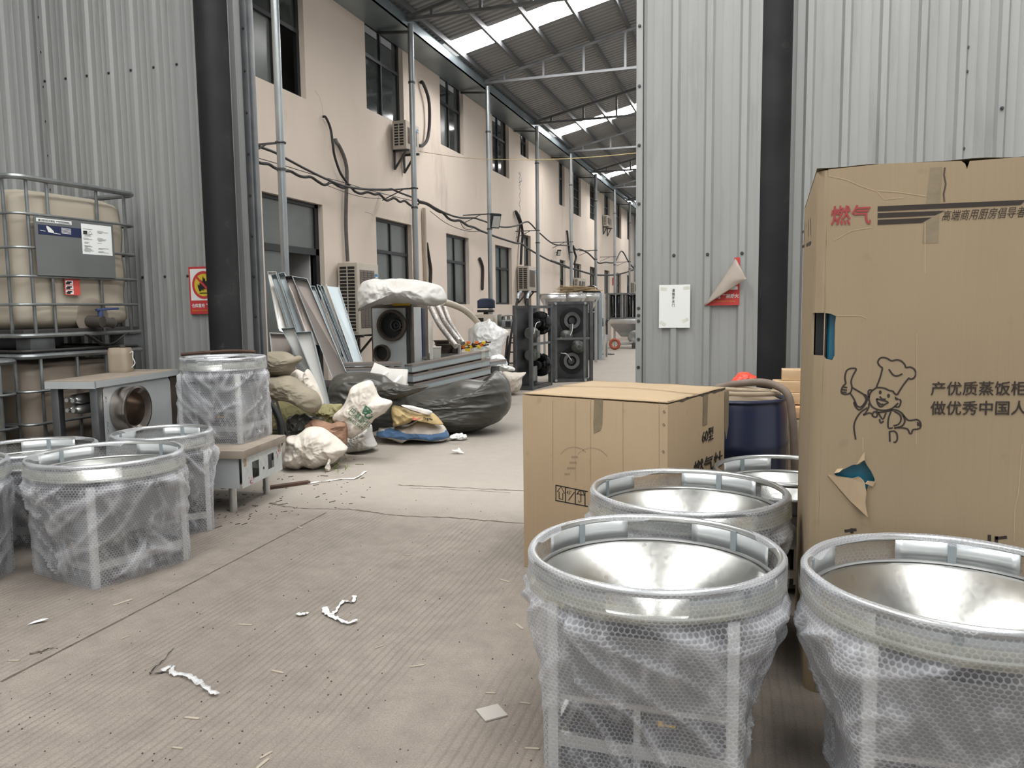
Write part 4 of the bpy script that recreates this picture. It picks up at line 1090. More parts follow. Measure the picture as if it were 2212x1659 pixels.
for r_, n_ in ((985, 6), (997, 7), (1009, 8), (1022, 5)):
    for k in range(n_): pls.append([(1226 + (1009 - r_) * .4 + k * 2.3, r_), (1226.5 + (1009 - r_) * .4 + k * 2.3, r_ + 5)])
strokes(rg, pls, carton_front, .0022); rg.build('worn_emblem', M['grey_print'], bx, ang=0)
def quad_on(name, pxs, put, mat, parent, lift=.002):
    mb = MB(); vs = []
    for p in pxs: q, n = put(*p); vs.append(q + n * lift)
    mb.add(vs, [tuple(range(len(vs)))]); return mb.build(name, mat, parent, ang=0)
quad_on('packing_tape', [(1284, 862), (1303, 863), (1301, 918), (1297, 930), (1283, 936), (1282, 915)], carton_front, M['kraft_tape'], bx)
quad_on('packing_tape', [(1519, 854), (1529, 851), (1527, 916), (1517, 920)], carton_side, M['kraft_tape'], bx)
quad_on('packing_tape', [(1565, 846), (1574, 844), (1573, 920), (1568, 950), (1564, 922)], carton_side, M['kraft_tape'], bx)
for y_ in (888, 916, 974):
    for k in (0, 2):
        st_ = MB(); strokes(st_, [[(1432 + k - (y_ - 888) * .02, y_ - k), (1436 + k - (y_ - 888) * .02, y_ + 6 - k)]], carton_front, .0025); st_.build('staple', M['brown_print'], bx, ang=0)
for x_ in (1194, 1243, 1276, 1346, 1424):
    cr = MB(); strokes(cr, [[(x_, y_) for y_ in (866, 960, 1040)]], carton_front, .0022); cr.build('score_line', M['card_dark'], bx, ang=0)
a_, b_ = carton_side(1516, 957)[0], carton_side(1540, 955)[0]
text_fit('60型', M['black_print'], basis(a_ + V((.002, 0, 0)), V((0, 1, 0)), V((0, 0, 1)), V((1, 0, 0))), (b_ - a_).y, .068, 'model_number', bx, off=.008)
a_, b_ = carton_side(1497, 1021)[0], carton_side(1560, 1003)[0]
text_fit('燃气灶', M['black_print'], basis(a_ + V((.002, 0, -.03)), V((0, 1, 0)), V((0, 0, 1)), V((1, 0, 0))), (b_ - a_).y, .085, 'stencil_text', bx, off=.01)

# ------------------------------------------------------------------ tall carton with the chef
Y0, Y1, X0, X1, Ht = 2.86, 3.58, .182, 1.02, 1.835
tb = thing('tall_carton', 'tall brown carton printed with a chef drawing, torn open in two places', 'carton', (X0, Y0, 0))
def chef_front(px, py): p = on_y(px, py, Y0); return p - V((X0, Y0, 0)), V((0, -1, 0))
def f2(px, py): p = chef_front(px, py)[0]; return (p.x, p.z)
FM = basis((0, 0, 0), V((1, 0, 0)), V((0, 0, 1)), V((0, -1, 0)))
ch = .035     # crushed corner
Wt = X1 - X0
topz = lambda x: Ht + .004 * math.sin(x * 9)
h1 = [(1795, 678), (1806, 683), (1804, 700), (1803, 735), (1803, 768), (1798, 778), (1786, 776), (1781, 770), (1781, 676)]
h1p = [f2(*p) for p in h1]; h1p[-1] = (ch + .003, h1p[-1][1]); h1p[-2] = (ch + .003, h1p[-2][1]); 
h2 = [f2(*p) for p in [(1801, 1022), (1822, 1014), (1842, 1004), (1858, 1003), (1866, 990), (1869, 998), (1872, 1004), (1882, 1018), (1890, 1036), (1888, 1045), (1876, 1050), (1872, 1060), (1868, 1052), (1866, 1038), (1855, 1030), (1842, 1034), (1822, 1031), (1806, 1028)]]
outer = [(ch, 0), (Wt, 0), (Wt, topz(Wt)), (.47, topz(.5)), (.455, Ht - .004), (.448, Ht - .030), (.442, Ht - .012), (.43, Ht - .002), (.2, topz(.2)), (ch, Ht - .004)]
mb = MB(); plate_poly(mb, outer, [h1p, h2], FM, .007)
za, zb_ = h1p[0][1] + .004, h1p[4][1] + .0
# crushed corner facets above and below the tear
def corner(z0, z1, j):
    fx = [(0, .045), (.006, .024), (.017, .012), (.026, .003), (ch, 0)]
    n = 12
    vs = [V((x + .003 * noise.noise(V((i * 2.3, k * .7, j))), y + .004 * noise.noise(V((i * 3.1, k * .6, j + 5))), z0 + (z1 - z0) * k / n)) for k in range(n + 1) for i, (x, y) in enumerate(fx)]
    mb.add(vs, [(k * 5 + i, k * 5 + i + 1, (k + 1) * 5 + i + 1, (k + 1) * 5 + i) for k in range(n) for i in range(4)])
corner(za, Ht - .006, 1); corner(0, zb_, 2)
# left, right, back, top
mb.box(Wt - .007, Wt, 0, Y1 - Y0, 0, Ht).box(0, Wt, Y1 - Y0 - .007, Y1 - Y0, 0, Ht - .04)
zbk = Ht - .055
mb.add([(0, .045, 0), (0, .045, Ht - .01), (0, Y1 - Y0, zbk), (0, Y1 - Y0, 0), (.007, .045, 0), (.007, .045, Ht - .01), (.007, Y1 - Y0, zbk), (.007, Y1 - Y0, 0)], [(0, 1, 2, 3), (7, 6, 5, 4), (0, 4, 5, 1), (1, 5, 6, 2), (2, 6, 7, 3)])
mb.grid(lambda u, v: V((Wt * u, .0 + (Y1 - Y0) * v, Ht + .002 - .05 * v * (1 - u * .6) + .005 * noise.noise(V((u * 8, v * 8, 4))))), 20, 8)
mb.build('carton_body', M['card_dark'], tb, ang=25)
# painted appliance inside
MB().box(.05, Wt - .03, .03, Y1 - Y0 - .04, .02, Ht - .08).build('teal_appliance', M['teal_paint'], tb, bev=.02)
MB().box(.012, .048, .05, .075, .3, 1.6).build('dark_board', M['black'], tb, ang=0)  # black strip seen through the corner tear
# torn flaps with thickness
def torn(name, pxs, dys):
    m = MB(); vs = []
    for (p, dy) in zip(pxs, dys): q, n = chef_front(*p); q.y -= dy; vs.append(q)
    m.add(vs, [tuple(range(len(vs)))]); return m.build(name, M['card_raw'], tb, ang=0, solid=.004)
torn('torn_flap', [(1788, 1026), (1842, 1035), (1857, 1029), (1866, 1040), (1870, 1062), (1867, 1085), (1873, 1113), (1835, 1080)], [.002, .012, .02, .022, .02, .022, .026, .006])
torn('torn_flap', [(1850, 1004), (1867, 975), (1866, 992)], [.004, .010, .018])
torn('torn_flap', [(1874, 1037), (1890, 1040), (1884, 1050), (1868, 1042)], [.014, .003, .006, .02])
torn('torn_flap', [(1801, 1021), (1808, 1013), (1822, 1012), (1812, 1019)], [.012, .004, .003, .012])
for pl_ in ([[(1790, 1028), (1812, 1062), (1835, 1085), (1871, 1114)], [(1868, 1050), (1869, 1080), (1872, 1112)], [(1790, 380), (1828, 388), (1860, 402), (1895, 414), (1895, 414)], [(1895, 412), (1940, 415), (2000, 424)], [(1895, 414), (1910, 431), (1950, 427)], [(1800, 520), (1840, 498), (1885, 491)], [(1808, 682), (1860, 682), (1872, 688)], [(1864, 945), (1864, 975)], [(1998, 480), (1998, 590)], [(1980, 720), (1979, 960)], [(2208, 960), (2200, 1060), (2192, 1100), (2190, 1170)]]):
    cr = MB(); strokes(cr, [pl_], chef_front, .0026); cr.build('crease_highlight', M['card_raw'], tb, ang=0)  # paler flat strokes paint the light along the folds
def face_text(body, p0, p1, ht_px, mat, name, shear=0, off=0.0):
    a, b = chef_front(*p0)[0], chef_front(*p1)[0]
    h = (chef_front(p0[0], p0[1] - ht_px)[0] - a).z; dx = (b - a).normalized()
    text_fit(body, mat, basis(a - V((0, .0018, 0)), dx, V((0, 0, 1)), V((0, -1, 0))), (b - a).length, h, name, tb, shear, off)
face_text('燃气', (1794, 487), (1881, 484), 42, M['box_red'], 'gas_lettering', off=.016)
quad = lambda pxs: quad_on('printed_bar', [(1700 + x / 3.949, 340 + y / 3.949) for x, y in pxs], chef_front, M['brown_print'], tb, .0016)
quad([(773, 418), (2040, 362), (1990, 405), (773, 460)]); quad([(773, 475), (1345, 455), (1262, 495), (773, 517)]); quad([(773, 533), (1235, 513), (1150, 558), (773, 575)])
face_text('高端商用厨房倡导者', (2034, 478), (2216, 469), 23, M['brown_print'], 'slogan', shear=.28)
face_text('产优质蒸饭柜', (2010, 854), (2217, 854), 30, M['brown_print'], 'slogan', off=.014)
face_text('做优秀中国人', (2009, 896), (2217, 896), 30, M['brown_print'], 'slogan', off=.014)
chef = """715,260 690,240 678,215 690,190 715,180 750,188 780,205 820,198 855,208 880,235 888,255 920,252 950,268 962,300 950,330 925,342 905,332|713,262 695,330 668,400|908,335 865,390 822,460|760,268 795,312 830,316 862,302
668,405 625,440 612,490 630,540 665,565 720,575 775,565 805,545 830,520|668,405 700,405 735,412 760,425 790,432 800,445 820,462|640,425 612,425 606,455 615,480|840,490 850,510 838,545 815,550 808,535|692,470 710,490 738,492|668,488 680,530 700,548 730,530 752,512 668,488|680,515 700,530 720,528
440,375 432,330 445,280 475,262 510,262 515,275 495,310 478,360 485,400 475,440 445,455 415,450 405,430 418,395 440,375|415,400 450,405|410,420 448,425|412,440 445,440|487,405 530,430 580,460|470,445 500,490 520,540
580,455 600,480 590,520 560,560 535,570 510,545 500,515 520,540 550,550 580,520 590,490 575,460|600,555 550,590 515,640 500,700 513,793|612,520 610,550 590,590 570,610 610,595 635,600|635,615 650,585 675,600 665,625 635,615|680,590 715,640 740,590|690,640 700,668 722,655
735,580 805,570 850,590 880,625|775,585 757,640 757,705 790,705|800,580 845,610 850,650 830,680 795,690|860,600 880,650 860,690 800,710|880,625 910,650 970,645 995,665 997,700 975,715 940,720 930,745 915,745 900,715 860,705 800,705|960,660 990,675|965,680 995,690
765,730 768,810|765,735 800,730 820,750 823,790 810,812 795,810|665,575 690,590 800,572"""
cm = MB()
for pl in chef.replace('\n', '|').split('|'):
    pts = [tuple(float(c) for c in p.split(',')) for p in pl.split()]
    pts = [(p.x, p.y) for p in smooth_path([V((a, b, 0)) for a, b in pts], 4)] if len(pts) > 2 else pts
    strokes(cm, [[(1700 + x / 3.457, 720 + y / 3.457) for x, y in pts]], chef_front, .0054)
for ex, ey in ((696, 440), (758, 466)):
    vs = [chef_front(1700 + (ex + 11 * math.cos(a)) / 3.457, 720 + (ey + 15 * math.sin(a)) / 3.457)[0] - V((0, .0014, 0)) for a in [2 * PI * i / 14 for i in range(14)]]
    cm.add(vs, [tuple(range(14))])
vs = [chef_front(1700 + x / 3.457, 720 + y / 3.457)[0] - V((0, .0014, 0)) for x, y in ((805, 470), (842, 494), (815, 500), (805, 488))]; cm.add(vs, [(0, 1, 2, 3)])
cm.build('chef_drawing', M['brown_print'], tb, ang=0)
lo = MB(); strokes(lo, [[(1824, 1147), (1850, 1144)], [(1840, 1141), (1840, 1152)], [(2137, 1155), (2137, 1170)], [(2150, 1163), (2175, 1160)], [(2152, 1158), (2152, 1172)]], chef_front, .010); lo.build('lower_lettering', M['brown_print'], tb, ang=0)
def chef_left(px, py): p = on_x(px, py, X0); return p - V((X0, Y0, 0)), V((-1, 0, 0))
sl = MB(); strokes(sl, [[(1733, 500), (1733, 525)], [(1733, 502), (1737, 500)], [(1738, 478), (1738, 520)], [(1742, 484), (1742, 492)], [(1746, 474), (1747, 512)], [(1751, 470), (1752, 508)], [(1733, 534), (1738, 531)], [(1742, 530), (1752, 524)]], chef_left, .012); sl.build('side_lettering', M['brown_print'], tb, ang=0)
quad_on('packing_tape', [(2009, 362), (2036, 361), (2029, 470), (2027, 525), (1992, 526), (1996, 470)], chef_front, M['kraft_tape'], tb, .0008)
dk = MB(); strokes(dk, [[(2041, 362), (2039, 378), (2043, 398), (2038, 420), (2040, 436)]], chef_front, .005); dk.build('tear', M['debris'], tb, ang=0)

# ------------------------------------------------------------------ drum, hoses, red bag, wood
dm = thing('plastic_drum', 'dark blue plastic drum with a dusty top behind the two cartons', 'drum', (-.11, 4.83, 0))
MB().lathe([(.0, .0), (.27, .0), (.285, .03), (.288, .25), (.295, .27), (.288, .29), (.288, .55), (.295, .57), (.288, .59), (.286, .78), (.278, .81), (.272, .83)], 56).build('drum_body', M['drum_blue'], dm, ang=50)
MB().torus(.276, .012, T(0, 0, .832), 56, 8).build('drum_rim', M['drum_blue'], dm)
dl = MB(); dl.grid(lambda u, v: V((.27 * v * math.cos(2 * PI * u), .27 * v * math.sin(2 * PI * u), .822 + .02 * (1 - v) + .012 * noise.noise(V((v * math.cos(2 * PI * u) * 4, v * math.sin(2 * PI * u) * 4, 2))))), 40, 10, closed=True); dl.build('dusty_lid', M['hose_pale'], dm)
hp = [on_y(1548, 838, 4.86), on_y(1600, 828, 4.80), on_y(1650, 826, 4.75), on_y(1686, 838, 4.72), on_y(1704, 858, 4.69), on_y(1712, 905, 4.68), on_y(1716, 980, 4.70), on_y(1716, 1060, 4.75)]
hp = [V(p) for p in hp] + [V((.20, 4.78, .02))]
hz = MB().tube(smooth_path(hp, 6), .022, 12); tag(hz.build('hose', M['hose']), 'thick dusty dark hose draped over the blue drum and down its side', 'hose')
h2_ = [V((-.30, 4.74, .872)), V((-.15, 4.66, .872)), V((.02, 4.68, .870)), V((.12, 4.78, .866)), V((.10, 4.90, .862)), V((-.04, 4.96, .872)), V((-.2, 4.92, .872)), V((-.26, 4.82, .885)), V((-.1, 4.72, .888)), V((.08, 4.74, .880))]
tag(MB().tube(smooth_path(h2_, 6), .014, 10).build('hose', M['hose_pale']), 'pale dusty hose coiled flat on the blue drum lid', 'hose')

def blob(name, mat, loc, rz, L, W, H, seed, wr=.05, fr=2.2, ties=(), parent=None, n=(56, 30), pw=2.6, rx=0.0, flat=True, sag=0.0, ridge=.6):
    """a filled sack: rounded body that lies flat, wrinkled, gathered at its tied ends"""
    off = V((seed * 3.7, seed * 1.9, seed * 5.3))
    def fn(u, v):
        th = 2 * PI * u; ph = PI * v
        ct, st_ = math.cos(ph), math.sin(ph)
        x = -ct; k = max(st_, 1e-4) ** (2 / pw * 1.0)
        cy, sz = math.cos(th), math.sin(th)
        e = (abs(cy) ** pw + abs(sz) ** pw) ** (-1 / pw)
        y, z = cy * e * k, sz * e * k
        for t in ties:      # +1 / -1 : gathered neck at that end
            d = (x * t - .72) / .28
            if d > 0:
                q = 1 - .55 * d * d; y *= max(q, .25); z *= max(q, .25)
        p = V((x * L / 2, y * W / 2, z * H / 2))
        f = fr / max(L, W, H) * 1.0
        q = p * f * 2 + off
        a = noise.noise(q) * .9
        r1 = 1 - abs(noise.noise(V((q.x * 1.6, q.y * 3.2, q.z * 3.2)) + off)) * 2.2
        r2 = 1 - abs(noise.noise(V((q.x * 4.0, q.y * 5.5, q.z * 5.5)) - off)) * 2.2
        amt = wr * min(L, W, H) * 2.2
        nrm = V((x * .5, y, z)); nrm = nrm.normalized() if nrm.length > 1e-6 else V((x, 0, 0))
        p += nrm * amt * (a + ridge * r1 * .6 + ridge * .35 * r2)
        p.z += H / 2
        if flat: p.z = max(p.z, .004 + .002 * noise.noise(q * 3)) if p.z < H * .12 else p.z
        if flat and p.z < .03: p.z = max(p.z, .003)
        p.z -= sag * (x * x) * H * .5
        if flat: p.z = max(p.z, .003)
        return p
    m = MB(); m.grid(fn, n[0], n[1], closed=True)
    for t in ties:
        e0 = fn(0, 1 if t > 0 else 0); 
        m.lathe([(.012, 0), (.03, .03), (.045, .07), (.03, .075), (.0, .05)], 12, T(e0.x, e0.y, e0.z) @ RY(t * PI / 2) if True else None)
    o = m.build(name, mat, parent, ang=180)
    o.location = loc; o.rotation_euler = (rx, 0, rz)
    return o
CF = V((RM[0][2], RM[1][2], 0)).normalized()      # level direction away from the camera position
def pillow(name, label, cat, mat, pts, frame, d, T_, seed, wr=.012, fr=5.0, an=(1, 1), p=2.4, nth=120, nr=30, mi_fn=None, edge=.004, minz=.002, lumps=.35, group=None):
    """a filled or crumpled sack: its own outline at its own distance, T_ metres thick, creased all over"""
    sc, ox, oy = frame; px = [(ox + a / sc, oy + b / sc) for a, b in pts]
    if d == 'floor':      # lies on the ground: its lowest outline point touches the floor
        lo_ = max(px, key=lambda q: q[1]); d = (on_z(lo_[0], lo_[1], 0) - CO).dot(V((RM[0][2], RM[1][2], RM[2][2])))
    n = len(px); out = []
    for i in range(n):
        P0, P1, P2, P3 = (V((*px[(i + k) % n], 0)) for k in (-1, 0, 1, 2))
        for j in range(8):
            t = j / 8; out.append(.5 * (2 * P1 + (P2 - P0) * t + (2 * P0 - 5 * P1 + 4 * P2 - P3) * t * t + (3 * P1 - P0 - 3 * P2 + P3) * t ** 3))
    ln = [0]
    for i in range(len(out)): ln.append(ln[-1] + (out[(i + 1) % len(out)] - out[i]).length)
    res = []; k = 0
    for i in range(nth):
        s_ = ln[-1] * i / nth
        while ln[k + 1] < s_: k += 1
        res.append(out[k].lerp(out[(k + 1) % len(out)], (s_ - ln[k]) / max(1e-6, ln[k + 1] - ln[k])))
    ar = cx_ = cy_ = 0
    for i in range(nth):
        a, b = res[i], res[(i + 1) % nth]; w_ = a.x * b.y - b.x * a.y; ar += w_; cx_ += (a.x + b.x) * w_; cy_ += (a.y + b.y) * w_
    c = V((cx_ / (3 * ar), cy_ / (3 * ar), 0)); off = V((seed * 3.1, seed * 1.7, seed * 2.3)); mm = d / FPX
    C0 = at(c.x, c.y, d)
    def fn(side):
        def f(u, v):
            i = int(round(u * nth)) % nth; q = c + (res[i] - c) * v
            x, y = (q.x - c.x) * mm, (q.y - c.y) * mm
            e = max(0.0, 1 - v ** p) ** .5
            w_ = V((x * fr * an[0], y * fr * an[1], side * 2.0)) + off
            big = noise.noise(w_ * .45) * lumps
            r1 = max(0, 1 - abs(noise.noise(w_ + V((0, 0, big * 2)))) * 3.0); r2 = max(0, 1 - abs(noise.noise(w_ * 2.3 + off)) * 3.2); r3 = max(0, 1 - abs(noise.noise(w_ * 5.1 - off)) * 3.0)
            h = T_ / 2 * e * (1 + big * .5) + edge
            h += wr * (r1 * 1.0 + r2 * .5 + r3 * .22 - .6) * min(1, (1 - v) * 5 + .12)
            P_ = at(q.x, q.y, d) - CF * (h * side)
            if side > 0 and v > .9: P_ += V((0, 0, 1)) * noise.noise(w_ * 1.7) * wr * .8 * (v - .9) * 10
            if P_.z < minz: P_.z = minz
            return P_ - C0
        return f
    m = MB(); m.grid(fn(1), nth, nr, closed=True); b0 = len(m.f); m.grid(fn(-1), nth, nr, closed=True)
    f_, g_ = fn(1), fn(-1)
    last = nr * nth; b = (nr + 1) * nth
    for i in range(nth): m.f.append((last + i, last + (i + 1) % nth, b + last + (i + 1) % nth, b + last + i))
    if mi_fn:
        for k in range(nth * nr):
            j, i = divmod(k, nth); q = c + (res[i] - c) * ((j + .5) / nr)
            t = mi_fn((q.x - ox) * sc, (q.y - oy) * sc)
            if t: m.mi[k] = t
    o = m.build(name, mat if isinstance(mat, list) else M[mat], None, ang=180)
    bm = bmesh.new(); bm.from_mesh(o.data); bmesh.ops.remove_doubles(bm, verts=bm.verts, dist=1e-5); bmesh.ops.recalc_face_normals(bm, faces=bm.faces); bm.to_mesh(o.data); bm.free()
    o.location = C0; tag(o, label, cat, group); return o
pillow('plastic_bag', 'crumpled red plastic bag on top of the blue drum', 'bag', 'red_film', [(140, 430), (200, 350), (250, 300), (340, 290), (400, 320), (470, 350), (485, 370), (440, 400), (430, 440), (360, 450), (250, 440)], (6.63, 1560, 760), 4.68, .12, 31, wr=.012, fr=14, nth=90, nr=20)
for i, (x0, x1, y, z, m_, lab) in enumerate(((.14, .62, 5.18, .83, 'wood', 'pale sawn plank end, lowest of the stack right of the drum'), (.10, .62, 5.22, .90, 'wood', 'pale plank with a knot, second plank of the stack right of the drum'), (.155, .62, 5.27, .97, 'wood', 'short pale plank, topmost of the stack right of the drum'), (.19, .60, 5.08, .755, 'wood_orange', 'orange toned board sticking out lowest beside the drum hose'))):
    o = MB().box(x0, x1, y - .05, y + .12, z - .068, z).build('wooden_plank', M[m_], bev=.003)
    tag(o, lab, 'plank', 'planks stacked behind the drum')
MB_ = MB().box(.19, .60, 5.03, 5.40, 0, .685)
tag(MB_.build('fibre_bale', M['burlap'], bev=.02), 'fibrous brown bale under the stacked planks', 'bale')
# ------------------------------------------------------------------ ALLEY: cables and fittings on the pink wall
def pathx(pts, sc, ox, oy, x): return [on_x(ox + a / sc, oy + b / sc, x) for a, b in pts]
def cable(name, label, cat, pts, r, mat, group=None, k=5):
    o = MB().tube(smooth_path(pts, k), r, 8).build(name, M[mat]); tag(o, label, cat, group); return o
XK = -5.66
A = (6.144, 560, 280); B = (6.506, 900, 420); C = (5.926, 1200, 360)
cable('power_cable', 'thick black cable sagging from the doorway trim to the second post', 'cable', pathx([(-20, 215), (40, 240), (200, 300), (330, 370), (650, 540), (900, 660), (1140, 750), (1400, 790), (1700, 795), (1760, 790), (1850, 830), (2050, 905), (2110, 930)], *A, XK + .06), .017, 'cable')
cable('cable_bundle', 'wavy bundle of black cables between the first and second post', 'cable', pathx([(0, 440), (50, 450), (130, 460), (220, 515), (340, 545), (420, 555), (520, 610), (600, 630), (690, 630), (780, 690), (870, 735), (960, 700), (1060, 755), (1130, 770), (1210, 760), (1270, 820), (1350, 850), (1440, 830), (1530, 860), (1600, 860), (1690, 940), (1790, 910), (1870, 960), (1930, 945), (2020, 1010), (2110, 990)], *A, XK), .019, 'cable')
cable('wire', 'thin taut wire carrying the wavy cable bundle', 'wire', pathx([(0, 382), (340, 480), (700, 590), (1150, 710), (1480, 810), (2080, 955)], *A, XK), .005, 'cable')
cable('wire', 'thin slack wire hanging under the wavy cable bundle', 'wire', pathx([(900, 740), (1150, 835), (1400, 900), (1620, 915)], *A, XK), .004, 'cable')
cable('power_cable', 'black cable running under the floodlight and dipping past two posts', 'cable', pathx([(20, 90), (150, 125), (250, 185), (420, 270), (600, 325), (800, 330), (870, 350), (950, 375), (1030, 410), (1100, 440), (1250, 460), (1400, 440), (1540, 385), (1600, 410), (1700, 520), (1760, 570), (1850, 650), (1950, 705), (2080, 715), (2200, 720)], *B, XK + .06), .019, 'cable')
cable('cable_bundle', 'black cable bundle sloping down below the floodlight', 'cable', pathx([(40, 110), (150, 140), (300, 235), (370, 260), (450, 340), (530, 370), (610, 370), (720, 440), (800, 460), (900, 510), (1020, 555), (1100, 590), (1250, 640), (1400, 685), (1470, 690), (1550, 750), (1700, 840), (1850, 920), (2000, 980), (2080, 1020), (2150, 1025)], *B, XK), .024, 'cable')
cable('wire', 'thin wire curving down beside the second post', 'wire', pathx([(190, 235), (400, 395), (600, 485), (760, 520), (900, 515)], *B, XK), .006, 'cable')
cable('wire', 'loose loops of thin wire under the floodlight cable', 'wire', pathx([(610, 375), (660, 470), (740, 495), (790, 465), (700, 440), (640, 390)], *B, XK), .006, 'cable')
cable('power_cable', 'far black cable zigzagging between the last posts', 'cable', pathx([(210, 1010), (260, 1060), (320, 1060), (420, 1110), (510, 1200), (560, 1235), (640, 1225), (760, 1220), (845, 1080), (935, 1220), (1000, 1300)], *C, XK), .028, 'cable')
cable('cable_bundle', 'far cable bundle sagging across the ground floor windows', 'cable', pathx([(-60, 1205), (80, 1250), (180, 1300), (240, 1310), (350, 1345), (480, 1380), (600, 1390), (760, 1385), (880, 1360), (1000, 1320)], *C, XK), .032, 'cable')
cable('black_tube', 'black tube leaving the wall and bending down onto the first cables', 'tube', [on_x(697, 252, XW + .02)] + [on_x(a, b, XW + .06) for a, b in ((704, 254), (714, 278))] + pathx([(975, 180), (1000, 350), (1070, 560), (1140, 670), (1200, 750)], *A, XW + .1), .018, 'cable')
cable('conduit', 'long grey brown conduit running down to the big air conditioner', 'conduit', [on_x(724, 300, XW + .03)] + pathx([(1030, 180), (1050, 200), (1110, 320), (1150, 450), (1165, 600), (1155, 900), (1150, 1229), (1160, 1500), (1175, 1750)], *A, XW + .05), .028, 'conduit')
cable('black_tube', 'pair of black tubes bending out of the wall above the raised air conditioner, front one', 'tube', [on_x(1114, 457, XW + .04)] + pathx([(1405, 255), (1460, 370), (1490, 560), (1475, 750), (1465, 985)], *B, XW + .08), .036, 'cable')
cable('black_tube', 'pair of black tubes bending out of the wall above the raised air conditioner, rear one', 'tube', [on_x(1114, 460, XW + .03)] + pathx([(1420, 330), (1450, 430), (1440, 550), (1420, 680)], *B, XW + .05), .024, 'cable')
cable('black_tube', 'frayed black tube on the wall between the two lower windows', 'tube', pathx([(885, 900), (915, 970), (930, 1060), (925, 1300), (925, 1330)], *B, XW + .04), .034, 'cable')
cable('black_tube', 'frayed black tube hanging beside the cream downpipe', 'tube', pathx([(140, 680), (180, 920), (200, 1060), (195, 1260)], *B, XW + .035), .030, 'cable')
cable('black_tube', 'thin looped black tube behind the fifth post', 'tube', [on_x(1225, 499, XW + .02)] + pathx([(152, 850), (165, 1000), (190, 1200)], *C, XW + .05), .03, 'cable')
cable('black_tube', 'black tube hanging from the cable junction right of the fifth post', 'tube', pathx([(225, 1015), (245, 1100), (262, 1160), (240, 1250)], *C, XK + .06), .035, 'cable')
cable('downpipe', 'cream downpipe on the wall behind the second post', 'pipe', pathx([(105, 190), (120, 700), (140, 1229), (142, 1300)], *B, XW + .05), .035, 'pipe_cream')
cable('black_tube', 'curved black tube from the wall hole to the upper air conditioner', 'tube', [on_x(909, 178, XW + .03), on_x(914, 180, XW + .08), on_x(926, 215, XW + .10), on_x(928, 262, XW + .10), on_x(924, 298, XW + .10), on_x(915, 313, XW + .14), on_x(905, 315, XW + .2)], .03, 'cable')
tw = []
for i, (a, b) in enumerate(((905, 327), (985, 339), (1060, 344), (1160, 345), (1240, 342), (1310, 337), (1381, 330))):
    t = (a - 905) / (1381 - 905); tw.append(at(a, b, 1 / ((1 - t) / 12.9 + t / 5.52)))
o = MB().tube(smooth_path(tw, 4), .004, 6).build('twine', M['twine']); tag(o, 'long yellowish twine strung across the alley to the grey door edge', 'twine')
# floodlights
def floodlight(label, p, rz, s=1.0):
    r = thing('floodlight', label, 'floodlight', p, rz)
    MB().box(-.09 * s, .09 * s, -.03 * s, .03 * s, -.13 * s, .13 * s, RX(.35)).build('housing', M['frame'], r, bev=.006)
    MB().box(-.075 * s, .075 * s, -.034 * s, -.030 * s, -.11 * s, .09 * s, RX(.35)).build('lamp_glass', M['galv_plate'], r, ang=0)
    MB().bar((0, .03 * s, 0), (-.10 * s, .10 * s, .02), .03 * s).build('bracket', M['dark_steel'], r)
    return r
floodlight('black floodlight clamped to the third post', at(1070, 477, 16.0), .9, 1.15)
floodlight('tiny black lamp on the wall between the fourth and fifth posts', on_x(1207, 546, XW + .12), .9, .7)
# dark crack and stains on the plaster
ck = MB(); random.seed(12)
def wall_put(px, py): return on_x(px, py, XW), V((1, 0, 0))
pl = [(1122 + 1.6 * math.sin(i * 1.7) + random.random() * 1.5, 372 + i * 5) for i in range(20)]
strokes(ck, [pl, [(1120, 372), (1124, 380)], [(1121, 395), (1127, 390), (1125, 384)]], wall_put, .03)
strokes(ck, [[(680, 195), (690, 210), (696, 230), (698, 248)], [(788, 458), (800, 461), (806, 466)]], wall_put, .006)
strokes(ck, [[(1265, 300), (1265.5, 420), (1266, 520)], [(1301, 440), (1302, 560)], [(1331, 540), (1332, 590)], [(1350, 450), (1350.5, 560)]], wall_put, .02)
ck.build('plaster_crack', M['plate_grey'], wall_pink, ang=0)

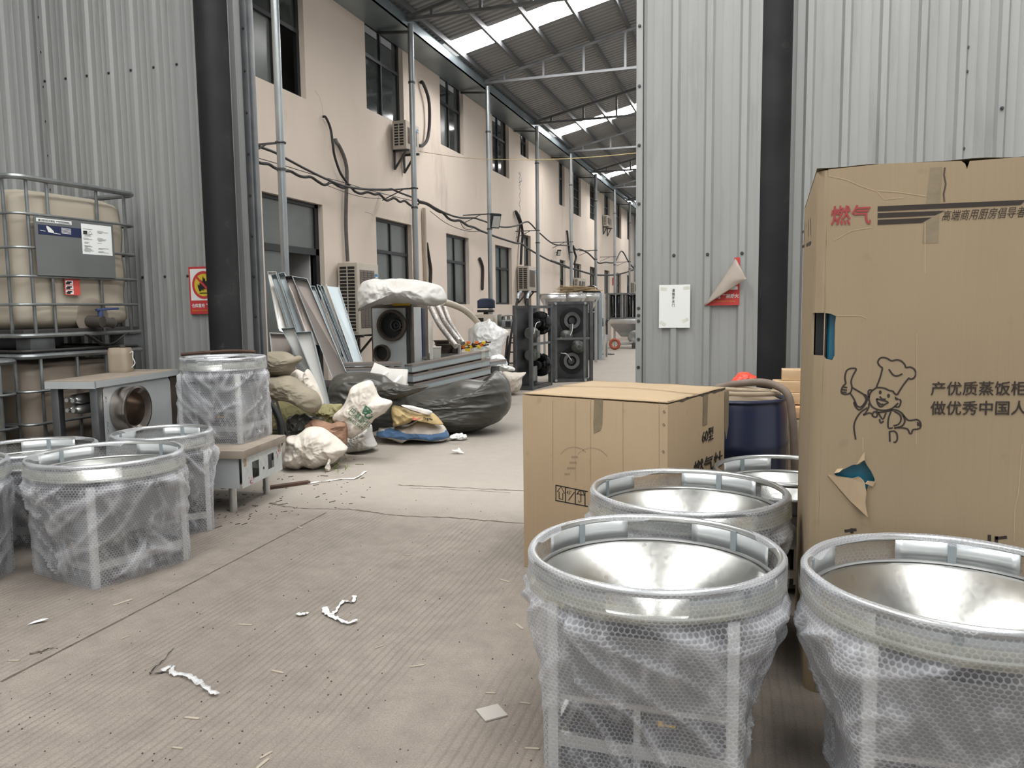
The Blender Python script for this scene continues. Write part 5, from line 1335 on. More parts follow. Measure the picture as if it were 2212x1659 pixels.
# ------------------------------------------------------------------ air conditioner outdoor units
def make_ac(label, y0, y1, x0, x1, z0, z1, bracket=True, fan=False, sticker=True):
    W, D, H = y1 - y0, x1 - x0, z1 - z0
    r = thing('outdoor_unit', label, 'air conditioner', ((x0 + x1) / 2, y0, z0), 0, 'air conditioner outdoor units')
    hx = D / 2
    MB().box(-hx, hx, 0, W, 0, H).build('casing', M['ac_shell'], r, bev=.012)
    # finned end facing the doorway
    b = MB().box(-hx + .03, hx - .03, -.004, .01, .05, H - .05); e = b.build('fin_end', M['ac_dark'], r, ang=0)
    g = MB(); n = max(6, int(H / .055))
    for i in range(n + 1): z = .05 + (H - .1) * i / n; g.box(-hx + .02, hx - .02, -.012, .0, z - .006, z + .006)
    for x in (-hx + .03, 0, hx - .03): g.box(x - .008, x + .008, -.014, .0, .04, H - .04)
    g.build('fin_guard', M['ac_shell'], r, ang=0)
    # front grille
    gr = MB().box(hx - .002, hx + .008, .07, W * .78, .10, H - .10); gr.build('grille', M['ac_grille'], r, bev=.006)
    gl = MB(); n = int(H / .04)
    for i in range(n): z = .11 + (H - .22) * i / n; gl.box(hx + .008, hx + .012, .08, W * .77, z, z + .006)
    for k in range(1, 4): y = .07 + (W * .78 - .07) * k / 4; gl.box(hx + .008, hx + .013, y - .004, y + .004, .11, H - .11)
    gl.build('grille_bars', M['conduit'], r, ang=0)
    if fan: MB().torus(min(W, H) * .34, .012, T(hx + .012, W * .43, H / 2) @ RY(PI / 2), 36, 8).build('fan_ring', M['ac_shell'], r)
    if sticker:
        s = MB().box(hx + .001, hx + .004, W * .82, W * .95, H * .74, H * .86).build('blue_sticker', M['sticker_blue'], r, ang=0)
        MB().box(hx + .004, hx + .0045, W * .84, W * .93, H * .80, H * .825).box(hx + .004, hx + .0045, W * .87, W * .93, H * .76, H * .78).build('sticker_print', M['white_print'], s, ang=0)
    if bracket:
        for y in (.08, W - .08):
            bm = MB().box(-hx - .02, hx + .03, y - .02, y + .02, -.035, .0).bar((-hx, y, -.30), (hx * .6, y, -.03), .03).box(-hx - .02, -hx + .01, y - .02, y + .02, -.32, .0)
            bm.build('wall_bracket', M['dark_steel'], r, ang=0)
    return r
def ac_from(label, pl, pm_, pr, pt, pb, **k):
    """end face from pixel column pl to pm_, front from pm_ to pr; pt/pb its top and bottom at the near edge"""
    xb = XW + .04; y0 = on_x(pl, 500, xb).y
    x1 = on_y(pm_, 500, y0).x; y1 = on_x(pr, 500, x1).y
    return make_ac(label, y0, y1, xb, x1, on_y(pm_, pb, y0).z, on_y(pm_, pt, y0).z, **k)
ac_from('big cream outdoor unit behind the leaning panels and the burner cabinet', 726, 769, 815, 567, 724, bracket=True)
ac_from('cream outdoor unit raised on a wall bracket behind the motor racks', 1117, 1141, 1158, 574, 628)
ac_from('outdoor unit fixed high between the upper windows, half behind the second post', 853, 882, 910, 258, 320)
ac_from('small white outdoor unit high on the far wall', 1303, 1312, 1322, 464, 488, sticker=False, fan=True)
ac_from('low outdoor unit with a round fan ring behind the twig broom', 1239, 1249, 1266, 600, 632, sticker=False, fan=True, bracket=False)
ac_from('cut off outdoor unit at the very end of the alley', 1362, 1371, 1378, 609, 634, sticker=False)
# ------------------------------------------------------------------ leaning trays and panels
def tray(label, corners, d0, d1, fl, mat, flange_mat=None, name='metal_tray', group='leaning steel panels', top=True, ext=.12):
    (tl, tr, br, bl) = corners
    TL, TR = at(*tl, d0), at(*tr, d0)
    BL, BR = at(*bl, d1), at(*br, d1)
    BL, BR = BL + (BL - TL) * ext, BR + (BR - TR) * ext
    o = (BL + BR) / 2
    r = thing(name, label, 'panel', (o.x, o.y, o.z), 0, group)
    q = [p - o for p in (TL, TR, BR, BL)]
    nrm = (q[1] - q[0]).cross(q[3] - q[0]).normalized()
    if nrm.dot(CO - TL) < 0: nrm = -nrm
    def slab(a, b, c, d, t, nv, nm, m):
        vs = [a, b, c, d] + [p + nv * t for p in (a, b, c, d)]
        mb = MB(); mb.add(vs, [(0, 1, 2, 3), (7, 6, 5, 4), (0, 4, 5, 1), (1, 5, 6, 2), (2, 6, 7, 3), (3, 7, 4, 0)]); return mb.build(nm, M[m], r, ang=0, fix=True)
    slab(*q, -.004, nrm, 'web', mat)
    fm = flange_mat or mat
    ux = (q[1] - q[0]).normalized()
    slab(q[0], q[0] + ux * .005, q[3] + ux * .005, q[3], fl, nrm, 'side_flange', fm)
    slab(q[1], q[1] - ux * .005, q[2] - ux * .005, q[2], fl, nrm, 'side_flange', fm)
    if top:
        uy = (q[3] - q[0]).normalized()
        slab(q[0], q[1], q[1] + uy * .006, q[0] + uy * .006, fl, nrm, 'top_flange', fm)
        mb = MB()
        for s in (.25, .7):
            p = q[0].lerp(q[1], s) + nrm * fl * .5 - uy * .0015; mb.cyl(p, p - uy * .001, .007, .007, 10)
        mb.build('punched_hole', M['black'], r, ang=0)
    return r
tray('leftmost pale panel of the leaning stack, next to the doorway trim', [(579, 590), (598, 590), (621, 708), (600, 700)], 9.25, 8.85, .03, 'panel_white')
tray('second leaning panel, thin blue grey channel', [(588, 599), (600, 596), (640, 706), (624, 710)], 9.10, 8.72, .05, 'panel_metal')
tray('third leaning panel, narrow and light grey', [(604, 597), (618, 594), (656, 706), (640, 710)], 8.95, 8.60, .06, 'panel_metal')
tray('fourth leaning panel with a dark brown hollow', [(618, 603), (634, 601), (684, 730), (662, 725)], 8.80, 8.48, .06, 'panel_brown', 'mid_steel')
tray('widest leaning tray, open brown side facing out', [(634, 602), (666, 607), (741, 785), (712, 800)], 8.66, 8.36, .07, 'panel_brown', 'panel_metal')
tray('first narrow upright channel right of the widest tray', [(672, 622), (682, 622), (743, 782), (735, 782)], 9.60, 9.20, .05, 'panel_metal')
tray('second narrow upright channel right of the widest tray', [(685, 620), (692, 622), (754, 782), (746, 782)], 9.5, 9.1, .06, 'panel_metal')
tray('third narrow upright channel right of the widest tray', [(695, 623), (701, 621), (763, 782), (757, 782)], 9.4, 9.0, .06, 'panel_metal')
tray('smooth blue grey panel at the right end of the leaning stack', [(706, 618), (733, 621), (784, 783), (764, 783)], 9.3, 8.92, .05, 'panel_metal', top=False)
tray('short brown faced box panel low by the doorway trim', [(584, 722), (626, 724), (641, 800), (592, 800)], 8.42, 8.25, .04, 'panel_brown', 'panel_white')
tray('light channel just behind the pale tray above the sacks', [(610, 712), (640, 709), (706, 862), (692, 870)], 8.28, 8.08, .05, 'panel_white', 'panel_metal')
tray('pale cream tray standing lowest in front, above the olive sacks', [(640, 720), (675, 718), (714, 876), (703, 878)], 8.16, 7.96, .05, 'panel_white', 'panel_metal')

# ------------------------------------------------------------------ burner cabinet with the sack on top
yb = 8.78
xl, xr = on_y(801, 700, yb).x, on_y(889, 700, yb).x
yb2 = on_x(925, 700, xr).y; zt = on_y(845, 657, yb).z
bc = thing('burner_cabinet', 'dusty steel cabinet with one large and one small round flue mouth', 'cabinet', (xl, yb, 0))
Wb, Db = xr - xl, yb2 - yb
MB().box(.0, Wb, .012, Db, .0, zt).build('cabinet_body', M['burner'], bc, bev=.005)
MB().box(.025, Wb * .86, .0, .014, .05, zt - .05).build('front_sheet', M['film'], bc, ang=0)
MB().box(Wb * .88, Wb * .95, -.003, .014, .05, zt - .05).build('mesh_strip', M['dark_steel'], bc, ang=0)
MB().box(Wb - .002, Wb + .004, .06, Db * .55, .05, zt - .04).build('side_sheet', M['film'], bc, ang=0)
MB().box(Wb + .0, Wb + .008, Db * .6, Db * .75, .3, zt - .06).build('blue_strip', M['navy'], bc, ang=0)
sw = MB().box(Wb + .004, Wb + .02, Db * .55, Db * .8, .62, .78).build('switch_plate', M['mid_steel'], bc, ang=0)
MB().box(Wb + .02, Wb + .026, Db * .62, Db * .74, .65, .75).build('switch', M['black'], sw, ang=0)
def flue(px, py, rpx, nm, deep):
    c = on_y(px, py, yb) - V((xl, yb, 0)); R_ = rpx / FPX * 9.3
    Mf = T(c.x, 0, c.z) @ RX(PI / 2)
    MB().lathe([(R_ * .80, -.001), (R_, .0), (R_, .05), (R_ * .97, .065), (R_ * .84, .065), (R_ * .80, .05), (R_ * .78, -.03), (R_ * .60, -.10), (R_ * .45, -deep)], 48, Mf).build(nm, M['burner'], bc, ang=40)
    MB().lathe([(.0, .0021), (R_ * .82, .0021)], 40, Mf).build(nm + '_dark_disc', M['black'], bc, ang=0)  # flat black disc paints the dark inside of the mouth
    if rpx > 30:
        MB().torus(R_ * .34, .016, Mf @ T(R_ * .25, 0, .012), 30, 8).build('inner_flue', M['dark_steel'], bc)
        MB().torus(R_ * .14, .010, Mf @ T(R_ * .30, 0, .014), 24, 8).build('inner_flue', M['dark_steel'], bc)
        t = MB()
        for k in range(22):
            a = 2 * PI * k / 22; q = Mf @ RZ(a); t.box(R_ * .70, R_ * .82, -.006, .006, .045, .052, q)
        t.build('flue_teeth', M['dark_steel'], bc, ang=0)
flue(848, 703, 35, 'flue_mouth', .12); flue(827, 763, 20, 'small_flue_mouth', .06)
MB().box(Wb * .55, Wb * .98, -.006, .0, zt - .02, zt + .012).build('yellow_label', M['gold_print'], bc, ang=0)
pillow('sack', 'large greyish white sack draped over the top of the burner cabinet', 'sack', 'sack_grey', [(75, 510), (90, 430), (160, 330), (280, 290), (420, 285), (560, 280), (680, 270), (800, 280), (900, 290), (1100, 330), (1250, 380), (1310, 470), (1340, 560), (1310, 610), (1200, 655), (1100, 660), (960, 640), (850, 625), (750, 620), (550, 622), (350, 640), (200, 650), (130, 680), (90, 730), (85, 650), (75, 590)], (6.506, 760, 560), 9.25, .75, 41, wr=.028, fr=4.2, p=2.2, nth=150, nr=36)
# ------------------------------------------------------------------ sacks and rubbish in front
def floor_blob(name, label, cat, mat, p0, p1, d, W, H, seed, z=0.0, rz=None, **k):
    a, b = at(*p0, d), at(*p1, d); L = (b - a).length; c = (a + b) / 2
    o = blob(name, M[mat], (c.x, c.y, z), math.atan2(b.y - a.y, b.x - a.x) if rz is None else rz, L, W, H, seed, **k)
    tag(o, label, cat); return o
A3, B3 = (5.53, 560, 760), (6.506, 820, 760)
ps = lambda lab, mat, pts, fr_, d, t, sd, nm='sack', ct='sack', **k: pillow(nm, lab, ct, mat, pts, fr_, d, t, sd, **k)
ps('olive grey sack with a tied neck, topmost of the pile by the doorway trim', 'sack_olive', [(60, 20), (185, -5), (300, 0), (370, 30), (420, 60), (470, 45), (505, 70), (500, 110), (440, 150), (400, 230), (330, 290), (200, 300), (60, 290), (30, 150)], A3, 7.15, .36, 51, wr=.016, fr=6, an=(.7, 1.4))
ps('long olive grey sack lying in the middle of the pile by the doorway trim', 'sack_olive', [(60, 420), (90, 320), (200, 300), (340, 285), (440, 330), (560, 420), (690, 500), (740, 620), (710, 700), (640, 730), (500, 660), (350, 590), (210, 575), (80, 550)], A3, 7.0, .40, 52, wr=.018, fr=6, an=(.6, 1.5))
ps('crumpled tan sack squeezed behind the olive sacks', 'sack_white', [(370, 300), (430, 220), (500, 235), (540, 250), (580, 205), (640, 290), (680, 380), (720, 470), (770, 620), (720, 640), (600, 560), (440, 400)], A3, 7.4, .22, 53, wr=.022, fr=8)
ps('yellow green sack at the bottom of the pile by the doorway trim', 'sack_green', [(150, 640), (250, 590), (400, 590), (520, 620), (640, 740), (640, 830), (560, 900), (400, 960), (250, 980), (140, 960), (120, 800)], A3, 'floor', .36, 54, wr=.02, fr=7)
ps('small yellow green sack beside the lettered bag', 'sack_green', [(660, 720), (760, 650), (950, 620), (990, 650), (960, 760), (900, 880), (800, 900), (690, 860)], A3, 7.3, .24, 55, wr=.022, fr=8)
ps('heap of torn black film and strips behind the brown cloth', 'sack_black', [(330, 800), (430, 760), (520, 745), (660, 780), (760, 800), (740, 900), (620, 1000), (480, 1040), (360, 1030)], A3, 7.1, .2, 56, 'black_scrap', 'film', wr=.03, fr=10)
ps('crumpled brown cloth between the white sack and the lettered bag', 'cloth_brown', [(545, 890), (640, 810), (760, 830), (860, 862), (940, 848), (1030, 838), (1058, 900), (1052, 1010), (1045, 1110), (1000, 1160), (860, 1130), (700, 1050), (580, 980)], A3, 7.02, .24, 57, 'cloth', 'cloth', wr=.032, fr=8, an=(.8, 1.6))
ps('off white woven sack lying nearest, tied at its front corner', 'sack_white', [(285, 1310), (320, 1200), (340, 1020), (430, 1000), (500, 960), (560, 910), (640, 895), (720, 905), (800, 940), (900, 1010), (1030, 1130), (1050, 1165), (1000, 1220), (930, 1290), (870, 1330), (780, 1350), (700, 1385), (640, 1390), (540, 1360), (480, 1390), (380, 1375), (310, 1345)], A3, 'floor', .42, 58, wr=.024, fr=5.5, nth=150, nr=36)
ps('knotted white sack mouth on the floor in front of the nearest sack', 'sack_white', [(820, 1310), (835, 1275), (850, 1310), (838, 1340), (850, 1400), (835, 1430), (800, 1425), (785, 1380), (805, 1340)], A3, 'floor', .06, 59, 'sack_neck', 'sack neck', wr=.008, fr=22, nth=60, nr=12)
rbag = ps('white sack with green lettering and a leaf emblem, propped up against the dark bags', 'sack_white', [(880, 770), (1000, 650), (1060, 540), (1100, 430), (1200, 370), (1330, 342), (1380, 420), (1440, 540), (1590, 598), (1500, 720), (1380, 800), (1330, 870), (1230, 960), (1100, 1040), (1040, 1000), (1000, 880), (920, 860)], A3, 7.12, .30, 61, 'lettered_sack', wr=.020, fr=5.5, nth=150, nr=36)
lower = ps('greyish sack slumped on the floor under the lettered one', 'sack_grey', [(1040, 1020), (1130, 960), (1230, 930), (1330, 870), (1352, 990), (1388, 1080), (1402, 1130), (1300, 1165), (1150, 1195), (1050, 1195), (1035, 1110)], A3, 'floor', .36, 62, wr=.014, fr=7)
bpy.context.view_layer.update()
from mathutils.bvhtree import BVHTree
def stick(o, targets, lift=.004):
    """lay flat lettering onto a sack surface"""
    trees = []
    for t in targets:
        mw = t.matrix_world; trees.append(BVHTree.FromPolygons([mw @ v.co for v in t.data.vertices], [tuple(p.vertices) for p in t.data.polygons]))
    for v in o.data.vertices:
        d = (v.co - CO).normalized(); best = None
        for tr in trees:
            h = tr.ray_cast(CO, d)
            if h[0] is not None and (best is None or h[3] < best): best = h[3]
        if best: v.co = CO + d * (best - lift)
def sack_text(body, p0, p1, ht, mat, targets, parent, name):
    d = 7.0; a, b = at(*p0, d), at(*p1, d); ux = (b - a).normalized(); fw = (CO - a).normalized(); uy = fw.cross(ux).normalized()
    r = text_fit(body, M[mat], basis(a, ux, uy, fw), (b - a).length, ht / FPX * d, name, None)
    bm = bmesh.new(); bm.from_mesh(r.data); bmesh.ops.subdivide_edges(bm, edges=[e for e in bm.edges if e.calc_length() > .02], cuts=2); bm.to_mesh(r.data); bm.free()
    stick(r, targets); r.parent = parent; r.matrix_parent_inverse = parent.matrix_world.inverted(); return r
def sack_strokes(pls, w_, mat, targets, parent, name):
    m = MB(); strokes(m, pls, lambda x, y: (at(x, y, 7.0), (CO - at(x, y, 7.0)).normalized()), w_); r = m.build(name, M[mat], None, ang=0)
    stick(r, targets); r.parent = parent; r.matrix_parent_inverse = parent.matrix_world.inverted(); return r
sack_text('巴基斯坦', (751, 893), (793, 928), 17, 'green_print', [rbag, lower], rbag, 'sack_lettering')
sack_text('PAKISTAN', (750, 906), (782, 930), 7, 'green_print', [rbag, lower], rbag, 'sack_lettering')
sack_strokes([[(786, 885), (790, 877), (797, 882), (803, 890), (804, 900), (797, 905), (789, 900), (784, 892), (786, 885)], [(790, 880), (795, 892), (800, 902)], [(786, 888), (795, 892), (804, 896)], [(788, 898), (796, 890), (799, 885)], [(789, 884), (800, 893)], [(787, 893), (798, 903)]], .014, 'green_print', [rbag, lower], rbag, 'leaf_emblem')
sack_text('25KG BRAND', (754, 952), (786, 944), 6, 'brown_print', [lower, rbag], lower, 'sack_lettering')
# blue striped sack, yellow paper sacks
def stripe(x, y):
    up = [(-60, 1130), (0, 1100), (170, 1050), (300, 1062), (420, 1100), (560, 1100), (760, 1122), (900, 1112), (1000, 1100)]; dn = [(-60, 1190), (0, 1172), (200, 1170), (350, 1192), (600, 1182), (750, 1222), (1000, 1200)]
    def ip(t):
        for (a, b), (c, d) in zip(t, t[1:]):
            if a <= x <= c: return b + (d - b) * (x - a) / (c - a)
        return t[-1][1]
    return 1 if ip(up) < y < ip(dn) else 0
ps('white sack with a broad blue stripe lying flat on the floor', [M['sack_white'], M['sack_blue']], [(0, 1060), (-20, 1110), (-45, 1170), (0, 1195), (100, 1205), (290, 1270), (340, 1260), (420, 1225), (560, 1228), (730, 1245), (900, 1247), (975, 1185), (950, 1110), (900, 1040), (800, 1010), (700, 960), (560, 950), (420, 1020), (300, 1040), (200, 1040), (80, 1060)], B3, 'floor', .44, 65, wr=.014, fr=6, nth=160, nr=40, mi_fn=stripe)
ys_ = ps('yellow paper sack with a red mark on top of the blue striped sack', 'sack_yellow', [(165, 790), (200, 745), (330, 790), (450, 840), (600, 872), (720, 850), (800, 900), (880, 990), (890, 1022), (800, 1005), (700, 965), (600, 930), (480, 955), (400, 1000), (200, 1040), (190, 980), (170, 900)], B3, 8.0, .28, 66, wr=.018, fr=7)
ps('crumpled yellow paper sack standing at the right end of the blue striped sack', 'sack_yellow', [(815, 890), (860, 850), (980, 862), (1000, 825), (1030, 850), (1060, 910), (1090, 990), (1085, 1070), (1030, 1130), (970, 1120), (900, 1060), (850, 970)], B3, 'floor', .26, 67, wr=.026, fr=8)
ps('small crumpled white film left of the yellow paper sack', 'paper', [(75, 930), (110, 850), (165, 820), (190, 900), (185, 985), (120, 985)], B3, 8.2, .14, 68, 'crumpled_film', 'film', wr=.014, fr=14, nth=70, nr=16)
ps('white foam strip lying on the yellow paper sack', 'foam', [(300, 752), (420, 752), (560, 788), (720, 828), (738, 858), (690, 888), (560, 852), (400, 802)], B3, 7.88, .06, 69, 'foam_strip', 'foam', wr=.003, fr=12, p=6, nth=70, nr=12)
# dark plastic bags
ps('huge dark grey plastic bag lying across the alley floor', 'sack_black', [(845, 868), (877, 855), (920, 840), (966, 831), (997, 821), (1020, 820), (1058, 823), (1065, 807), (1075, 804), (1089, 812), (1101, 830), (1105, 862), (1100, 885), (1085, 903), (1060, 917), (1030, 928), (990, 933), (955, 932), (920, 925), (880, 918), (845, 905)], (1, 0, 0), 'floor', .95, 71, wr=.030, fr=4.2, an=(.35, 1.7), nth=170, nr=44, lumps=.15)
ps('dark grey plastic bag behind the lettered sack', 'sack_black', [(709, 850), (714, 825), (726, 812), (755, 805), (800, 805), (830, 812), (850, 826), (880, 850), (880, 905), (845, 915), (800, 912), (740, 912), (712, 900)], (1, 0, 0), 8.15, .5, 72, wr=.026, fr=5, an=(.6, 1.5))
ps('flattened dark film on top between the two dark bags', 'sack_black', [(815, 834), (843, 826), (866, 830), (890, 834), (925, 833), (918, 840), (880, 856), (851, 863), (829, 862), (815, 855)], (1, 0, 0), 8.0, .26, 73, 'dark_film', 'film', wr=.02, fr=6, an=(.5, 1.5))
ps('round white sack with a pointed corner beside the motor rack', 'sack_white', [(1740, 275), (1860, 292), (1960, 292), (2060, 295), (2005, 360), (2000, 450), (1960, 540), (1850, 600), (1780, 590), (1740, 480), (1720, 350)], B3, 'floor', .40, 74, wr=.02, fr=5)
ps('small crumpled white bag at the right end of the long channels', 'paper', [(1550, 90), (1620, 45), (1720, 50), (1770, 100), (1800, 170), (1790, 230), (1890, 225), (1890, 270), (1760, 275), (1660, 260), (1580, 220)], B3, 11.4, .26, 75, 'bag', 'bag', wr=.03, fr=8)
bpy.context.view_layer.update()
sack_strokes([[(893, 904), (900, 902), (908, 900)]], .035, 'red_print', [ys_], ys_, 'red_mark')
sack_strokes([[(915, 902), (921, 905)], [(924, 903), (924, 909)], [(927, 904), (934, 907)]], .012, 'brown_print', [ys_], ys_, 'sack_lettering')
# dark plastic bags
# lying channel bundles
def channel(name, label, p, q, h, dep, mat='panel_metal', group='lying steel channels'):
    r = thing(name, label, 'channel', p, 0, group)
    d = q - p; up = V((0, 0, 1)); s = d.cross(up).normalized()    # s points to the camera side
    if s.dot(CO - p) < 0: s = -s
    def off(a, b): return s * a + up * b
    vsd = [(0, off(0, 0)), (1, off(0, 0))]
    def slab(a0, a1, b0, b1, nm, m):
        vs = [base + s * a + up * b for base in (V((0, 0, 0)), d) for a, b in ((a0, b0), (a1, b0), (a1, b1), (a0, b1))]
        MB().add(vs, [])
        mb = MB(); mb.add(vs, [(0, 1, 2, 3), (7, 6, 5, 4), (0, 4, 5, 1), (1, 5, 6, 2), (2, 6, 7, 3), (3, 7, 4, 0)]); mb.build(nm, M[m], r, ang=0, fix=True)
    slab(-.006, 0, .012, h - .028, 'web', mat)
    slab(-dep, .008, h - .028, h - .004, 'top_flange', 'panel_brown'); slab(-dep, .012, .007, .012, 'bottom_flange', 'panel_brown')
    e = MB(); vs = [s * a + up * b for a, b in ((-dep, .012), (0, .012), (0, h - .012), (-dep, h - .012))]; vs += [v + d.normalized() * .004 for v in vs]
    e.add(vs, [(0, 1, 2, 3), (7, 6, 5, 4), (0, 4, 5, 1), (1, 5, 6, 2), (2, 6, 7, 3), (3, 7, 4, 0)]); e.build('end_plate', M[mat], r, ang=0, fix=True)
    return r
wh = ('topmost of the long taped steel channels', 'second from the top of the long taped steel channels', 'third from the top of the long taped steel channels', 'lowest of the long taped steel channels, half sunk behind the huge dark bag')
for i in range(4):
    p = at(890 + i * 1.5, 806 + i * 21, 9.3); q = at(1056 + i * 2, 772 + i * 18, 10.5)
    channel('steel_channel', wh[i], p, q, .104, .12)
for i, (a, nm) in enumerate(((.22, 'left'), (.9, 'right'))):
    p = at(884, 787, 9.3).lerp(at(1056, 755, 10.5), a); s_ = MB()
    dd = (at(1056, 772, 10.5) - at(884, 806, 9.3)).normalized(); nn_ = dd.cross(V((0, 0, 1))).normalized(); nn_ = nn_ if nn_.dot(CO - p) > 0 else -nn_
    s_.box(-.035, .035, -.002, .0, -.40, .0, basis(p + nn_ * .022 + V((0, 0, .004)), dd, -nn_, V((0, 0, 1)))); s_.box(-.035, .035, .0, .16, -.001, .001, basis(p + nn_ * .022 + V((0, 0, .004)), dd, -nn_, V((0, 0, 1))))
    tag(s_.build('tape_band', M['tape_clear'], ang=0), ('yellowed tape strip near the left end of the long channels', 'yellowed tape strip near the right end of the long channels')[i], 'tape')
channel('steel_channel', 'short bluish channel with a lipped end, upper of the two left of the bundle', at(740, 793, 8.45), at(868, 791, 8.75), .05, .16)
channel('steel_channel', 'short bluish channel directly under the other short one', at(740, 806, 8.45), at(868, 803, 8.75), .06, .16)
channel('steel_channel', 'white channel sticking out above the lettered sack', at(738, 842, 8.15), at(850, 800, 8.7), .055, .08, 'panel_white')
channel('steel_channel', 'short channel ends peeping out beyond the right end of the bundle', at(1058, 792, 10.6), at(1094, 786, 10.9), .07, .2)
# foam pieces
for i, (px, py, s, rz, lab) in enumerate(((822, 806, .10, .3, 'white foam block standing tilted at the left of the foam heap'), (838, 818, .09, .9, 'white foam wedge in the middle of the foam heap'), (858, 815, .11, .2, 'square white foam block at the right of the foam heap'), (866, 828, .07, 1.2, 'thin white foam slab sliding off the right of the foam heap'), (815, 826, .07, .0, 'small white foam crumb at the left foot of the foam heap'))):
    c = at(px, py, 8.3 - .02 * i); o = MB().box(-s, s, -.025, .025, -s * .8, s * .8).build('foam_block', M['foam'], bev=.006)
    o.location = c; o.rotation_euler = (.3 * (i % 2) - .2, (.4, -.5, .05, .9, .2)[i], rz); tag(o, lab, 'foam', 'white foam pieces')# ------------------------------------------------------------------ things behind the bundle
bn = MB().box(-4.65, -3.80, 10.40, 10.80, 0, .74); tag(bn.build('grey_bin', M['plate_grey'], bev=.01), 'low grey bin carrying the tools and pots behind the channels', 'bin')
for i, (p0, p1, rr) in enumerate((((930, 664), (985, 748), .035), ((944, 660), (992, 738), .036), ((958, 660), (1000, 742), .034))):
    a, b = at(*p0, 10.7 + .28 * i), at(*p1, 10.0 + .28 * i); mid_ = (a + b) / 2 + V((-.03, .02, -.02))
    o = MB().tube(smooth_path([a, a.lerp(mid_, .5) + V((0, 0, -.015)), mid_, b], 8), rr, 12).build('foil_duct', M['foil'])
    tag(o, ('front silvery foil duct leaning behind the burner cabinet', 'middle silvery foil duct leaning behind the burner cabinet', 'rear silvery foil duct leaning behind the burner cabinet')[i], 'duct', 'foil ducts')
o = MB().tube(smooth_path([at(955, 652, 10.2), at(975, 657, 10.6), at(1000, 668, 11.2), at(1018, 682, 11.7), at(1034, 699, 12.2)], 6), .045, 14).build('bent_pipe', M['pipe_cream']); tag(o, 'cream bent pipe coming out from under the big sack', 'pipe')
bk = at(943, 763, 10.75); b_ = thing('bucket', 'white square plastic bucket beside the burner cabinet', 'bucket', (bk.x, bk.y, bk.z - .075), .3)
MB().lathe([(0, 0), (.075, 0), (.085, .15), (.092, .152), (.092, .165), (0, .165)], 4, RZ(PI / 4)).build('bucket_body', M['foam'], b_, bev=.006)
sh = MB().box(-.02, .02, -.012, .012, bk.z - .076 - at(931, 722, 10.6).z, .18).build('foam_sheet', M['foam']); q = at(931, 722, 10.6); sh.location = q; tag(sh, 'narrow upright white foam sheet against the burner cabinet', 'foam')
su = MB().box(bk.x - .13, bk.x + .12, bk.y - .10, bk.y + .14, 0, bk.z - .078); tag(su.build('support_box', M['pallet_dark'], bev=.01), 'dark box under the white bucket and the foam sheet', 'box')
for i, (px, r_, h_, zz) in enumerate(((958, .13, .07, .74), (962, .15, .06, .812), (955, .12, .05, .874), (985, .09, .10, .74))):
    c = at(px, 740, 11.35)
    o = MB().lathe([(0, 0), (r_ * .8, 0), (r_, h_), (r_ + .012, h_), (r_ + .012, h_ + .006), (r_ - .006, h_ + .006), (r_ * .76, .008), (0, .008)], 32, T(c.x, c.y, zz)).build('iron_pan', M['burner'], ang=40)
    tag(o, ('lowest dark iron pan stacked beside the foil ducts', 'widest dark iron pan in the stack beside the foil ducts', 'topmost dark iron pan beside the foil ducts', 'small rusty pot right of the iron pan stack')[i], 'pan', 'iron pans')
tools = thing('tool_heap', 'heap of orange and yellow clamps with dark iron handles', 'tools', at(1024, 752, 11.3))
random.seed(9)
for i in range(9):
    x, z = -.16 + .04 * i, .02 + .03 * (i % 3)
    MB().box(-.025, .025, -.02, .02, -.02, .02, T(x, -.02 + .02 * (i % 2), z) @ RY(random.random()) @ RZ(random.random())).build('clamp', M[('orange', 'yellow', 'orange', 'yellow', 'rust')[i % 5]], tools, bev=.004)
for a, b in (((-.2, 0, -.01), (.22, .02, .05)), ((-.1, .02, .03), (.26, .0, .09)), ((.02, 0, .05), (.2, 0, .1))): MB().bar(a, b, .02).build('iron_handle', M['rust'], tools)
MB().box(-.12, -.04, -.05, -.045, -.045, .0).build('yellow_tag', M['yellow'], tools, ang=0)
can = at(992, 758, 11.25); o = MB().cyl((can.x, can.y, .74), (can.x, can.y, .87), .03, .03, 20).build('spray_can', M['stainless']); tag(o, 'small shiny can standing left of the orange clamps', 'can')
# foam roll in clear bag
c = at(1052, 740, 11.8); rl = thing('foam_roll', 'white foam roll inside a knotted clear plastic bag', 'roll', (c.x - .05, c.y + .06, .0))
MB().lathe([(0, 0), (.25, 0), (.255, .03), (.255, 1.06), (.23, 1.10), (0, 1.10)], 36).build('roll', M['foam'], rl, ang=50)
bpy.context.view_layer.update()
o = pillow('clear_bag', 'x', 'x', 'clear_film', [(1690, 960), (1790, 890), (1880, 870), (1930, 830), (1960, 870), (2000, 890), (2060, 945), (2190, 1000), (2195, 1060), (2130, 1230), (2090, 1400), (2000, 1500), (1850, 1500), (1700, 1420), (1690, 1200), (1685, 1060)], (6.506, 760, 560), 11.8, .55, 81, wr=.04, fr=5)
for k_ in ('label', 'category'): del o[k_]
o.parent = rl; o.matrix_parent_inverse = rl.matrix_world.inverted()
